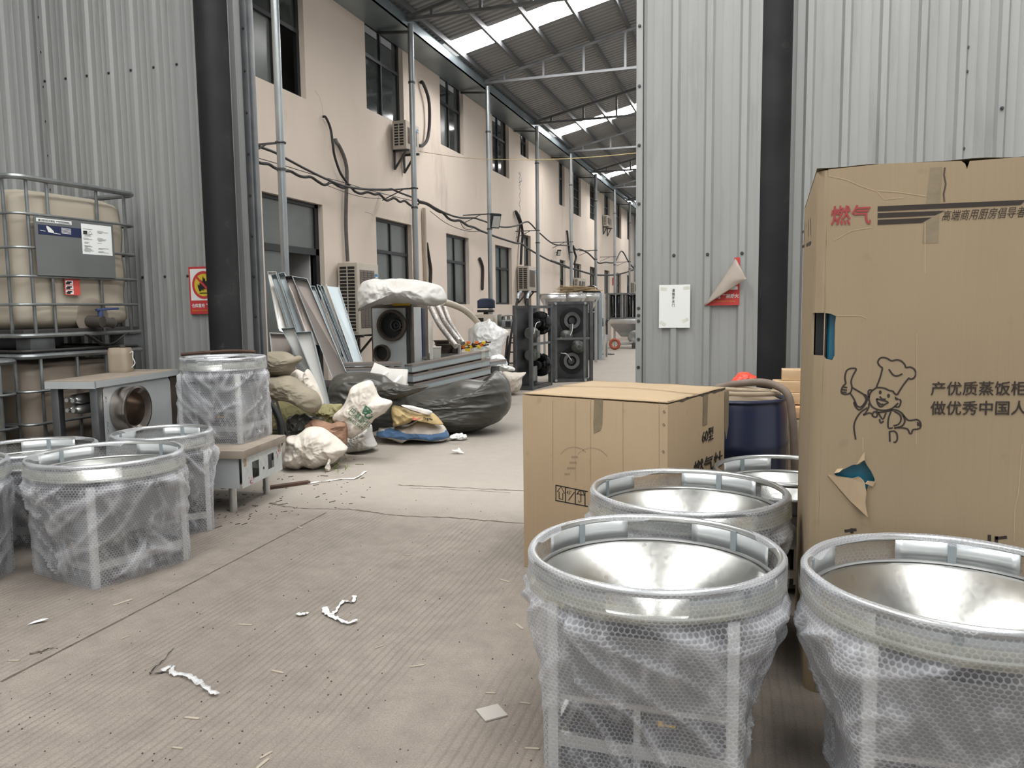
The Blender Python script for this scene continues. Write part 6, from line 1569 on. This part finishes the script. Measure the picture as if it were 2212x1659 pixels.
# hand truck
d_ = 14.2; ht = thing('hand_truck', 'black hand truck with grey handle grips and red wheel hubs', 'hand truck', (0, 0, 0))
for (a, b) in (((1118, 646), (1090, 800)), ((1139, 646), (1112, 800))):
    MB().tube([at(*a, d_ + .4), at(*b, d_)], .022, 10).build('rail', M['black'], ht)
for (a, b) in (((1118, 646), (1125, 630)), ((1139, 646), (1145, 629))): MB().tube(smooth_path([at(*a, d_ + .4), at(a[0] + 2, a[1] - 10, d_ + .45), at(*b, d_ + .55)], 4), .028, 10).build('handle_grip', M['galv'], ht)
for t in (.35, .55, .62, .75, .9): MB().tube([at(1118, 646, d_ + .4).lerp(at(1090, 800, d_), t), at(1139, 646, d_ + .4).lerp(at(1112, 800, d_), t)], .012, 8).build('crossbar', M['black'], ht)
for x in (1097, 1104): MB().bar(at(x, 725, d_ + .1), at(x - 8, 800, d_), .03).build('back_slat', M['black'], ht)
for px in (1096, 1121):
    q = at(px, 806, d_ + .2); q.z = .135
    w_ = MB().lathe([(.06, -.03), (.13, -.035), (.14, -.02), (.14, .02), (.13, .035), (.06, .03)], 32, T(*q) @ RZ(.5) @ RX(PI / 2)).build('wheel', M['rubber'], ht)
    MB().lathe([(0, -.02), (.09, -.022), (.09, .022), (0, .02)], 24, T(*q) @ RZ(.5) @ RX(PI / 2)).build('wheel_hub', M['hub_red'], w_)
MB().tube([at(1085, 815, d_), at(1122, 815, d_)], .02, 8).build('axle', M['black'], ht)
# engine on a stand
c = at(1103, 695, 15.4); en = thing('engine', 'grey cast engine block with a green box on a stand behind the hand truck', 'engine', (c.x, c.y, 0), .3)
MB().box(-.20, .22, -.12, .15, .98, 1.16).build('block', M['engine_pale'], en, bev=.02)
MB().lathe([(0, -.05), (.13, -.05), (.15, -.02), (.15, .03), (0, .05)], 30, T(-.21, 0, 1.12) @ RY(PI / 2)).build('flywheel', M['engine'], en)
for i in range(4): MB().cyl((-.14 + .1 * i, -.02, 1.16), (-.14 + .1 * i, -.02, 1.24), .035, .03, 14).build('cylinder_head', M['engine_pale'], en)
MB().tube(smooth_path([V((-.2, -.05, 1.22)), V((-.05, -.1, 1.25)), V((.12, -.08, 1.24)), V((.22, -.02, 1.18))], 5), .018, 8).build('manifold', M['stainless'], en)
MB().box(.06, .24, -.16, -.12, .92, 1.04).build('green_box', M['green_print'], en, bev=.004)
MB().box(-.1, .0, -.135, -.12, 1.02, 1.13).build('black_cover', M['black'], en, ang=0)
for x in (-.2, .2):
    for y in (-.1, .13): MB().box(x - .02, x + .02, y - .02, y + .02, 0, .98).build('stand_leg', M['dark_steel'], en, ang=0)
# small cabinet unit and navy chair on it
c = at(1056, 682, 15.6); sc2 = thing('small_unit', 'low pale cabinet unit with a dark front panel under the navy chair', 'cabinet', (c.x - .05, c.y, 0), 0)
MB().box(-.20, .20, -.18, .18, 0, 1.27).build('casing', M['ac_shell'], sc2, bev=.01)
MB().box(-.17, .0, -.19, -.178, .1, 1.2).build('dark_panel', M['black'], sc2, ang=0)
MB().box(.14, .19, -.186, -.178, 1.02, 1.12).build('blue_sticker', M['sticker_blue'], sc2, ang=0)
chx = thing('office_chair', 'navy chair with a rounded back standing on the low cabinet unit', 'chair', (c.x - .06, c.y, 1.27), .2)
MB().grid(lambda u, v: V((-.17 + .34 * u, .08 - .10 * (u - .5) ** 2 * 2, .12 + .20 * v * (1 - .25 * (2 * u - 1) ** 4))), 12, 6).build('backrest', M['chair_blue'], chx, solid=.04)
MB().box(-.16, .16, -.14, .10, .04, .09).build('seat', M['black'], chx, bev=.015)
MB().cyl((0, 0, 0), (0, 0, .05), .05, .05, 14).build('base', M['black'], chx)
# ------------------------------------------------------------------ the two motor racks
M['rack_steel'] = pm('dark greasy rack steel', (.13, .135, .14), .42, .7, (.08, .085, .09), 6)
def rack(label, A0, B0, depth_dir, H, kind):
    """A0->B0: foot of the open face; depth_dir: towards the back"""
    d = (B0 - A0); W = d.length; rz = math.atan2(d.y, d.x)
    r = thing('motor_rack', label, 'rack', A0, rz, 'steel racks full of motors')
    D = depth_dir
    for x, y in ((0, 0), (W, 0), (0, D), (W, D)): MB().box(x - .03, x + .03, y - .03, y + .03, 0, H).build('rack_post', M['rack_steel'], r, bev=.004)
    for z in (.03, H - .03):
        for a, b in (((0, 0), (W, 0)), ((0, D), (W, D)), ((0, 0), (0, D)), ((W, 0), (W, D))): MB().bar((a[0], a[1], z), (b[0], b[1], z), .05).build('rack_rail', M['rack_steel'], r)
    MB().box(.03, W - .03, D - .02, D - .008, .05, H - .05).build('back_plate', M['dark_steel'], r, ang=0)
    MB().box(.03, W - .03, .05, D - .02, .04, .055).build('floor_plate', M['dark_steel'], r, ang=0)
    MB().bar((0, 0, H * .54), (W, 0, H * .54), .04).build('mid_rail', M['mid_steel'], r)
    if kind == 'side':
        for z in (H * .26, H * .78):
            t = MB().lathe([(0, 0), (.10, 0), (.20, .03), (.21, .06), (.21, .09), (.19, .10)], 36, T(W * .80, D * .5, z) @ RY(PI / 2)).build('fan_wheel', M['boiler'], r)
            MB().cyl((W * .60, D * .5, z), (W * .78, D * .5, z), .09, .07, 24).build('hub', M['black'], t)
        for z in (H * .40, H * .66):
            mo = MB().lathe([(0, -.10), (.09, -.10), (.11, -.07), (.11, .08), (.07, .12), (.03, .13), (.03, .18), (0, .18)], 28, T(W * .42, D * .5, z) @ RY(PI / 2)).build('motor', M['engine'], r, ang=40)
            MB().box(W * .42 - .05, W * .42 + .05, D * .5 - .14, D * .5 - .08, z - .05, z + .05).build('terminal_box', M['engine'], mo, bev=.006)
        MB().box(W * .25, W * .55, D * .3, D * .34, .12, .38).build('grey_box', M['engine_pale'], r, bev=.006)
        MB().tube(smooth_path([V((W * .62, D * .2, H * .8)), V((W * .35, D * .1, H * .78)), V((W * .22, D * .1, H * .66))], 6), .006, 6).build('wire', M['white_print'], r)
    else:
        for x, z in ((W * .62, H * .76), (W * .60, H * .25)):
            t = MB().lathe([(.05, .0), (.24, .0), (.245, -.02), (.24, -.05)], 44, T(x, D - .06, z) @ RX(PI / 2)).build('burner_ring', M['black'], r)
            MB().lathe([(.095, .05), (.155, .055), (.16, .03), (.155, .0), (.095, .0)], 44, T(x - .03, D - .07, z) @ RX(PI / 2)).build('flange', M['mid_steel'], t)
            MB().lathe([(.0, .04), (.06, .035), (.065, .0)], 30, T(x - .04, D - .08, z) @ RX(PI / 2)).build('hub', M['dark_steel'], t)
        for x, z, rr in ((W * .40, H * .57, .11), (W * .70, H * .43, .12)):
            mo = MB().lathe([(0, .10), (.05, .10), (.06, .08), (rr * .8, .06), (rr, .02), (rr, -.10), (0, -.10)], 32, T(x, D * .45, z) @ RX(PI / 2)).build('motor', M['engine'], r, ang=40)
            MB().torus(.04, .008, T(x, D * .45 - .10, z) @ RX(PI / 2), 20, 6).build('fan_cover', M['engine_pale'], mo)
            MB().box(x + rr * .5, x + rr, D * .42, D * .55, z - .02, z + .22 if z > H * .5 else z + .02).build('outlet', M['engine'], mo, bev=.01)
        MB().bar((.06, .05, 0.05), (.06, .05, H), .035).build('inner_post', M['mid_steel'], r)
        MB().bar((W * .82, -.005, .05), (W * .82, -.005, H - .03), .045).build('inner_post', M['mid_steel'], r)
        for pts in ([V((W * .2, .1, H * .55)), V((W * .4, .08, H * .55)), V((W * .52, .1, H * .62)), V((W * .56, .15, H * .72))], [V((W * .22, .1, H * .36)), V((W * .38, .08, H * .34)), V((W * .52, .12, H * .26))], [V((W * .25, .1, H * .355)), V((W * .36, .06, H * .35)), V((W * .5, .12, H * .27))]):
            MB().tube(smooth_path(pts, 6), .007, 6).build('wire', M['white_print'], r)
        for x, z in ((.03, .04), (.03, H - .04), (W * .82, .04), (W * .82, H - .04)): MB().cyl((x, -.10, z), (x, .0, z), .025, .025, 16).build('pipe_foot', M['stainless'], r)
    return r
A1, B1 = on_z(1148, 843, 0), on_z(1189, 832, 0)
rack('motor rack seen end on, nearer one beside the white sack', A1, B1, .29, 1.43, 'side')
A2, B2 = on_z(1196, 826, 0), on_z(1277, 824, 0)
rack('motor rack showing two big black burner rings, farther one', A2, B2, .38, 1.50, 'front')
# ------------------------------------------------------------------ far stainless funnels, twig broom, racks of boilers
def funnel(label, c, R_, zt_, group='far stainless funnels on stands'):
    r = thing('funnel_stand', label, 'funnel', (c.x, c.y, 0), .3, group)
    MB().lathe([(R_, 0), (R_, -.10), (R_ * .98, -.11), (R_ * .35, -.40), (R_ * .30, -.44)], 40, T(0, 0, zt_)).build('funnel', M['stainless'], r, ang=30, solid=.004)
    MB().torus(R_, .012, T(0, 0, zt_), 40, 8).build('rim', M['stainless'], r)
    for k in range(4):
        a = PI / 4 + k * PI / 2; x, y = R_ * .92 * math.cos(a), R_ * .92 * math.sin(a)
        MB().box(x - .018, x + .018, y - .018, y + .018, 0, zt_ - .06).build('leg', M['stainless'], r, ang=0)
    for k in range(4):
        a, b = PI / 4 + k * PI / 2, 3 * PI / 4 + k * PI / 2
        MB().bar((R_ * .92 * math.cos(a), R_ * .92 * math.sin(a), zt_ - .46), (R_ * .92 * math.cos(b), R_ * .92 * math.sin(b), zt_ - .46), .025).build('brace', M['stainless'], r)
    return r
for i, (px, d, lab) in enumerate(((1194, 17.6, 'left of the three far steel funnels on stands'), (1238, 18.2, 'middle of the three far steel funnels on stands'), (1272, 19.6, 'right of the three far steel funnels, under the twig broom head'))):
    c = at(px, 640, d); funnel(lab, c, (.30, .30, .27)[i], 1.69 + .02 * i)
br = thing('twig_broom', 'long twig broom lying across the far steel funnels', 'broom', (0, 0, 0))
random.seed(21); tw_ = MB(); a0, a1 = at(1292, 627, 18.6), at(1205, 629, 17.8)
for k in range(90):
    t = random.random() ** .6; s = a0.lerp(a1, random.random() * .5); e = a0.lerp(a1, .55 + .55 * random.random()) + V((0, (random.random() - .5) * .3, (random.random() - .4) * .22))
    tw_.tube([s + V((0, (random.random() - .5) * .1, .03 + random.random() * .05)), s.lerp(e, .5) + V((0, 0, .03)), e], .005, 4, caps=False)
tw_.build('twigs', M['straw'], br, ang=0)['kind'] = 'stuff'
MB().tube([at(1255, 627, 18.5), at(1301, 627, 18.9)], .016, 8).build('broom_handle', M['wood'], br)
c = at(1277, 623, 20.6); bw = MB().lathe([(.0, .20), (.12, .18), (.22, .10), (.26, .0)], 36, T(c.x, c.y, c.z - .12)).build('steel_bowl', M['boiler'], ang=60, solid=.004); tag(bw, 'shiny steel bowl turned upside down behind the broom', 'bowl')
c2 = MB().box(c.x - .2, c.x + .2, c.y - .2, c.y + .2, 0, c.z - .12); tag(c2.build('tall_box', M['dark_steel']), 'dark cabinet carrying the upturned steel bowl', 'cabinet')
for i, (x0, x1, y0, y1, m_, lab) in enumerate(((1293, 1302, 633, 690, 'blue_panel', 'pale blue upright panel beside the far boiler racks'), (1303, 1308, 635, 684, 'panel_white', 'narrow white upright panel beside the far boiler racks'))):
    a, b = at(x0, y1, 20.5), at(x1, y0, 20.5); o = MB().box(a.x, b.x, a.y, a.y + .05, 0.0, b.z).build('upright_panel', M[m_], ang=0); tag(o, lab, 'panel')
def boiler_rack(label, px0, px1, d):
    a, b = at(px0, 692, d), at(px1, 692, d); z0 = .98; H = on_y(px0, 633, a.y).z - z0; W = b.x - a.x; D = .5
    r = thing('boiler_rack', label, 'rack', (a.x, a.y, z0), 0, 'far racks of dark boilers')
    for x, y in ((0, 0), (W, 0), (0, D), (W, D)): MB().box(x - .03, x + .03, y - .03, y + .03, 0, H).build('rack_post', M['mid_steel'], r, ang=0)
    for z in (.03, H - .03):
        for p, q in (((0, 0), (W, 0)), ((0, D), (W, D)), ((0, 0), (0, D)), ((W, 0), (W, D))): MB().bar((*p, z), (*q, z), .05).build('rack_rail', M['mid_steel'], r)
    for x in (W * .28, W * .72): MB().lathe([(0, 0), (W * .18, 0), (W * .19, .05), (W * .19, H - .12), (W * .15, H - .07), (0, H - .06)], 28, T(x, D * .5, .03)).build('boiler', M['boiler'], r, ang=40)
    return r
boiler_rack('far rack of dark polished boilers, left one', 1312, 1344, 26.5)
boiler_rack('far rack of dark polished boilers, right one by the door edge', 1349, 1382, 27.0)
def tank_table(label, px0, px1, d, zt_):
    a, b = at(px0, 700, d), at(px1, 700, d); W = b.x - a.x; D = .9
    r = thing('hopper_table', label, 'hopper', (a.x, a.y, 0), 0)
    MB().box(0, W, 0, D, zt_ - .16, zt_).build('trough', M['stainless'], r, bev=.01)
    n = MB(); n.add([(0, 0, zt_ - .16), (W, 0, zt_ - .16), (W, D, zt_ - .16), (0, D, zt_ - .16), (W * .35, D * .3, zt_ - .6), (W * .65, D * .3, zt_ - .6), (W * .65, D * .7, zt_ - .6), (W * .35, D * .7, zt_ - .6)], [(0, 1, 5, 4), (1, 2, 6, 5), (2, 3, 7, 6), (3, 0, 4, 7), (4, 5, 6, 7)]); n.build('hopper', M['stainless'], r, ang=0)
    for x, y in ((.03, .03), (W - .03, .03), (.03, D - .03), (W - .03, D - .03)): MB().box(x - .025, x + .025, y - .025, y + .025, 0, zt_ - .1).build('leg', M['stainless'], r, ang=0)
    MB().bar((.03, .03, .14), (W - .03, .03, .14), .035).build('foot_rail', M['stainless'], r)
    return r
tank_table('far stainless hopper table under the boiler racks', 1316, 1385, 26.3, .98)
tb2 = tank_table('small steel hopper table right behind the motor racks', 1262, 1302, 21.0, .62)
c = on_z(1284, 702, .62); o = MB().lathe([(.22, 0), (.20, .02), (.06, .26), (0, .28)], 4, T(-4.55, 20.6, .62) @ RZ(.5)).build('white_hood', M['panel_white'], ang=0); tag(o, 'white sheet metal hood standing on the small hopper table', 'hood')
bq = at(1371, 728, 25.9); bl = thing('blower', 'round grey blower with a curled hose under the far hopper table', 'blower', bq)
MB().lathe([(0, -.10), (.19, -.10), (.22, -.06), (.22, .06), (.19, .10), (.09, .11), (.05, .09), (0, .09)], 32, RX(PI / 2) @ T(0, 0, 0)).build('casing', M['engine_pale'], bl)
MB().tube(smooth_path([V((-.6, -.1, -.10)), V((-.5, -.15, -.19)), V((-.25, -.12, -.2)), V((-.05, -.1, -.16))], 6), .035, 10).build('outlet_hose', M['stainless'], bl)
MB().box(-.08, .08, -.08, .08, -bq.z, -.18).build('foot', M['dark_steel'], bl, ang=0)
c = on_z(1311, 766, 0); fn2 = thing('stand_fan', 'black fan on a thin pole with a flat round foot', 'fan', (c.x, c.y, 0))
MB().lathe([(0, 0), (.22, 0), (.22, .02), (.05, .04), (0, .04)], 32).build('foot', M['black'], fn2)
MB().cyl((0, 0, .03), (0, 0, 1.0), .025, .02, 14).build('pole', M['black'], fn2)
MB().lathe([(0, -.12), (.10, -.10), (.13, 0), (.10, .08), (0, .10)], 24, T(-.1, 0, .95) @ RY(1.2)).build('motor_head', M['black'], fn2)
MB().bar((0, 0, .95), (.22, .05, 1.2), .05, .02).build('blade', M['black'], fn2)
c = on_z(1320, 758, 0); o = MB().torus(.14, .05, T(c.x + .05, c.y + .4, .2) @ RX(PI / 2), 32, 12).build('hose_reel', M['hub_red']); tag(o, 'red brown hose reel behind the fan foot', 'reel')
pq = on_x(1324, 608, XW + .01); o = MB().box(pq.x, pq.x + .02, pq.y - .12, pq.y + .12, pq.z - .16, pq.z + .16).build('wall_plate', M['sticker_red'], ang=0); tag(o, 'small red plate on the far pink wall', 'plate')
# ------------------------------------------------------------------ things at the doorway and on the floor
wr_ = thing('wheel_rim', 'dark wheel standing half hidden behind the doorway trim', 'wheel', (-4.262, 5.80, .345), .0)
MB().torus(.32, .022, RX(PI / 2), 56, 10).build('tyre', M['rubber'], wr_); MB().torus(.285, .010, RX(PI / 2), 56, 8).build('rim', M['dark_steel'], wr_)
for k in range(5): MB().bar((0, 0, 0), (.28 * math.cos(k * 2 * PI / 5), 0, .28 * math.sin(k * 2 * PI / 5)), .015).build('spoke', M['dark_steel'], wr_)
a, b = at(597, 866, 6.95), at(640, 992, 7.12); b = a + (b - a) * (a.z / (a.z - b.z))
o = MB().bar(a, b, .035, .008).build('steel_strip', M['mid_steel']); tag(o, 'grey steel strip leaning beside the dark wheel', 'strip')
def ribbon(name, label, cat, pxs, wd, mat, z=.008, seed=1, kk=5, group=None):
    random.seed(seed); path = smooth_path([on_z(x, y, z) for x, y in pxs], kk); L_, R_ = [], []
    for i, p in enumerate(path):
        t = (path[min(i + 1, len(path) - 1)] - path[max(i - 1, 0)]).normalized(); n_ = V((-t.y, t.x, 0)); a = wd * (.5 + random.random()) / 2
        h = .006 * random.random()
        L_.append(p + n_ * a + V((0, 0, h))); R_.append(p - n_ * a + V((0, 0, .012 * random.random() - .004)))
    m = len(path); mb = MB(); mb.add(L_ + R_, [(i, i + 1, m + i + 1, m + i) for i in range(m - 1)])
    o = mb.build(name, M[mat], ang=60, solid=.0008); tag(o, label, cat, group); return o
ribbon('plastic_strip', 'twisted clear plastic strip with a thin wire end, nearest litter on the ribbed floor', 'plastic', [(349, 1449), (372, 1440), (372, 1454), (398, 1458), (420, 1468), (440, 1482), (456, 1494), (470, 1501)], .02, 'clear_film', seed=3)
ribbon('plastic_strip', 'hair thin wire tail of the twisted plastic strip', 'wire', [(375, 1400), (350, 1430), (323, 1455), (350, 1453), (370, 1452)], .003, 'black', z=.004, seed=4)
ribbon('plastic_strip', 'curled pale plastic ribbon in the middle of the floor', 'plastic', [(766, 1288), (762, 1300), (745, 1298), (735, 1306), (725, 1320), (712, 1329), (700, 1320), (704, 1312), (708, 1326), (725, 1335), (742, 1344), (757, 1346), (770, 1340)], .018, 'paper', seed=5)
ribbon('plastic_strip', 'short pale plastic shred left of the curled ribbon', 'plastic', [(642, 1326), (650, 1328), (665, 1324)], .02, 'paper', seed=6)
ribbon('white_stick', 'thin bent white strip on the floor before the sacks', 'strip', [(632, 1047), (690, 1041), (740, 1034), (768, 1033), (790, 1018)], .018, 'paper', seed=7)
q = on_z(1062, 1542, 0); o = MB().box(-.042, .042, -.042, .042, 0, .006).build('foam_square', pm('grey foam sheet', (.42, .39, .36), .9), bev=.001); o.location = (q.x, q.y, .001); o.rotation_euler = (0, 0, .75); tag(o, 'small flat grey foam square on the ribbed floor', 'foam')
q = on_z(76, 1348, 0); o = MB().prism([(0, 0), (.05, .035), (.06, .055), (.03, .05), (.005, .03)], Matrix.Identity(4), .002).build('paper_scrap', M['paper']); o.location = (q.x - .02, q.y - .02, .002); o.rotation_euler = (.1, -.1, 0.1); tag(o, 'white paper scrap on the floor at the far left', 'paper')
pillow('crumpled_film', 'crumpled white film ball at the tip of the blue striped sack', 'film', 'paper', [(980, 1195), (1060, 1150), (1120, 1150), (1160, 1140), (1180, 1165), (1215, 1165), (1225, 1210), (1140, 1240), (1060, 1225), (1000, 1215)], (6.506, 820, 760), 'floor', .12, 90, wr=.014, fr=16, nth=80, nr=16)
pillow('crumpled_film', 'small crumpled clear film on the open floor before the sacks', 'film', 'clear_film', [(1010, 1380), (1080, 1375), (1110, 1345), (1150, 1390), (1195, 1430), (1130, 1430), (1080, 1400)], (6.506, 820, 760), 'floor', .07, 91, wr=.008, fr=16, nth=60, nr=12)
q = at(1076, 790, 10.8); o = MB().box(q.x - .32, q.x - .06, q.y - .10, q.y + .25, 0, q.z - .02); tag(o.build('dark_crate', M['pallet_dark'], bev=.01), 'dark crate under the short channel ends behind the huge dark bag', 'crate')
o = MB().box(-5.2, -4.15, 7.75, 8.5, 0, .52); tag(o.build('dark_crate', M['pallet_dark'], bev=.01), 'dark crate behind the sacks carrying the leaning panels', 'crate')
random.seed(31)
CH = [(265, 1302, .05, 1.3), (530, 1350, .035, .2), (902, 1439, .03, .6), (1090, 1255, .035, -.4), (1122, 1354, .035, -.8), (880, 1200, .02, .3), (820, 1398, .02, 1.0), (415, 1552, .03, .1), (384, 1617, .02, .1), (575, 1632, .025, 1.3), (568, 1650, .03, 1.5), (270, 1378, .02, 1.4), (30, 1428, .025, .3), (250, 1272, .02, .4), (600, 1452, .03, -.1), (1135, 1520, .02, 0), (1150, 1618, .025, .2), (1060, 1498, .02, .2), (462, 1218, .02, .5), (648, 1140, .03, -.5)]
for i, (px, py, s, rz) in enumerate(CH):
    q = on_z(px, py, 0); o = MB().prism([(-s, -s * .16), (s * .8, -s * .2), (s, s * .05), (s * .6, s * .2), (-s * .9, s * .15)], Matrix.Identity(4), .003).build('wood_chip', M['chip']); o.location = (q.x, q.y, .0005); o.rotation_euler = (0, 0, rz)
    tag(o, 'tiny dry chip lying loose on the ribbed concrete floor', 'chip', 'chips scattered on the floor')
ribbon('dark_twig', 'thin dark twig on the floor left of the twisted plastic strip', 'twig', [(64, 1413), (90, 1407), (124, 1398)], .006, 'debris', z=.003, seed=8)
q0, q1 = on_z(570, 1058, 0), on_z(668, 1044, 0)
o = MB().bar(q0 + V((0, 0, .012)), q1 + V((0, 0, .012)), .06, .02).build('dark_plank', M['rust']); tag(o, 'short dark plank on the floor behind the steel counter', 'plank')
random.seed(17); db = MB()
for k in range(170):
    u, v_ = random.random(), random.random(); px = 470 + 330 * u ** 1.3; py = 1000 + 150 * v_ - 60 * u
    q = on_z(px, py, 0)
    if q.y > 5.2 and q.x < -3.9: continue
    s = .002 + .009 * random.random() ** 3; a = random.random() * PI; l = s * (1 + 3 * random.random())
    db.box(-l, l, -s * .4, s * .4, 0, .004, T(q.x, q.y, .0005) @ RZ(a))
for k in range(260):
    px, py = random.random() * 1160, 1080 + 579 * random.random(); q = on_z(px, py, 0); s = .001 + .0018 * random.random()
    db.box(-s, s, -s, s, 0, .003, T(q.x, q.y, .0003) @ RZ(random.random()), mi=1 if k % 3 == 0 else 0)
o = db.build('floor_grit', [M['debris'], M['chip']], ang=0); tag(o, 'dark grit and fine crumbs scattered over the concrete floor', 'grit', kind='stuff')
random.seed(23); lf = MB()
for k in range(40):
    q = on_z(690 + 60 * random.random(), 990 + 28 * random.random(), 0); a = random.random() * 2 * PI; l = .03 + .07 * random.random()
    p0 = V((q.x, q.y, .004)); p1 = p0 + V((math.cos(a) * l, math.sin(a) * l, .015 + .03 * random.random())); p2 = p0 + V((math.cos(a + .2) * l * 1.8, math.sin(a + .2) * l * 1.8, .003))
    n_ = V((-math.sin(a), math.cos(a), 0)) * .004
    lf.add([p0 - n_, p0 + n_, p1 + n_, p1 - n_, p2], [(0, 1, 2, 3), (3, 2, 4)], mi=k % 2)
o = lf.build('plant_scraps', [M['leaf'], M['straw']], ang=0); tag(o, 'green and dry leaf scraps beside the nearest white sack', 'leaves', kind='stuff')
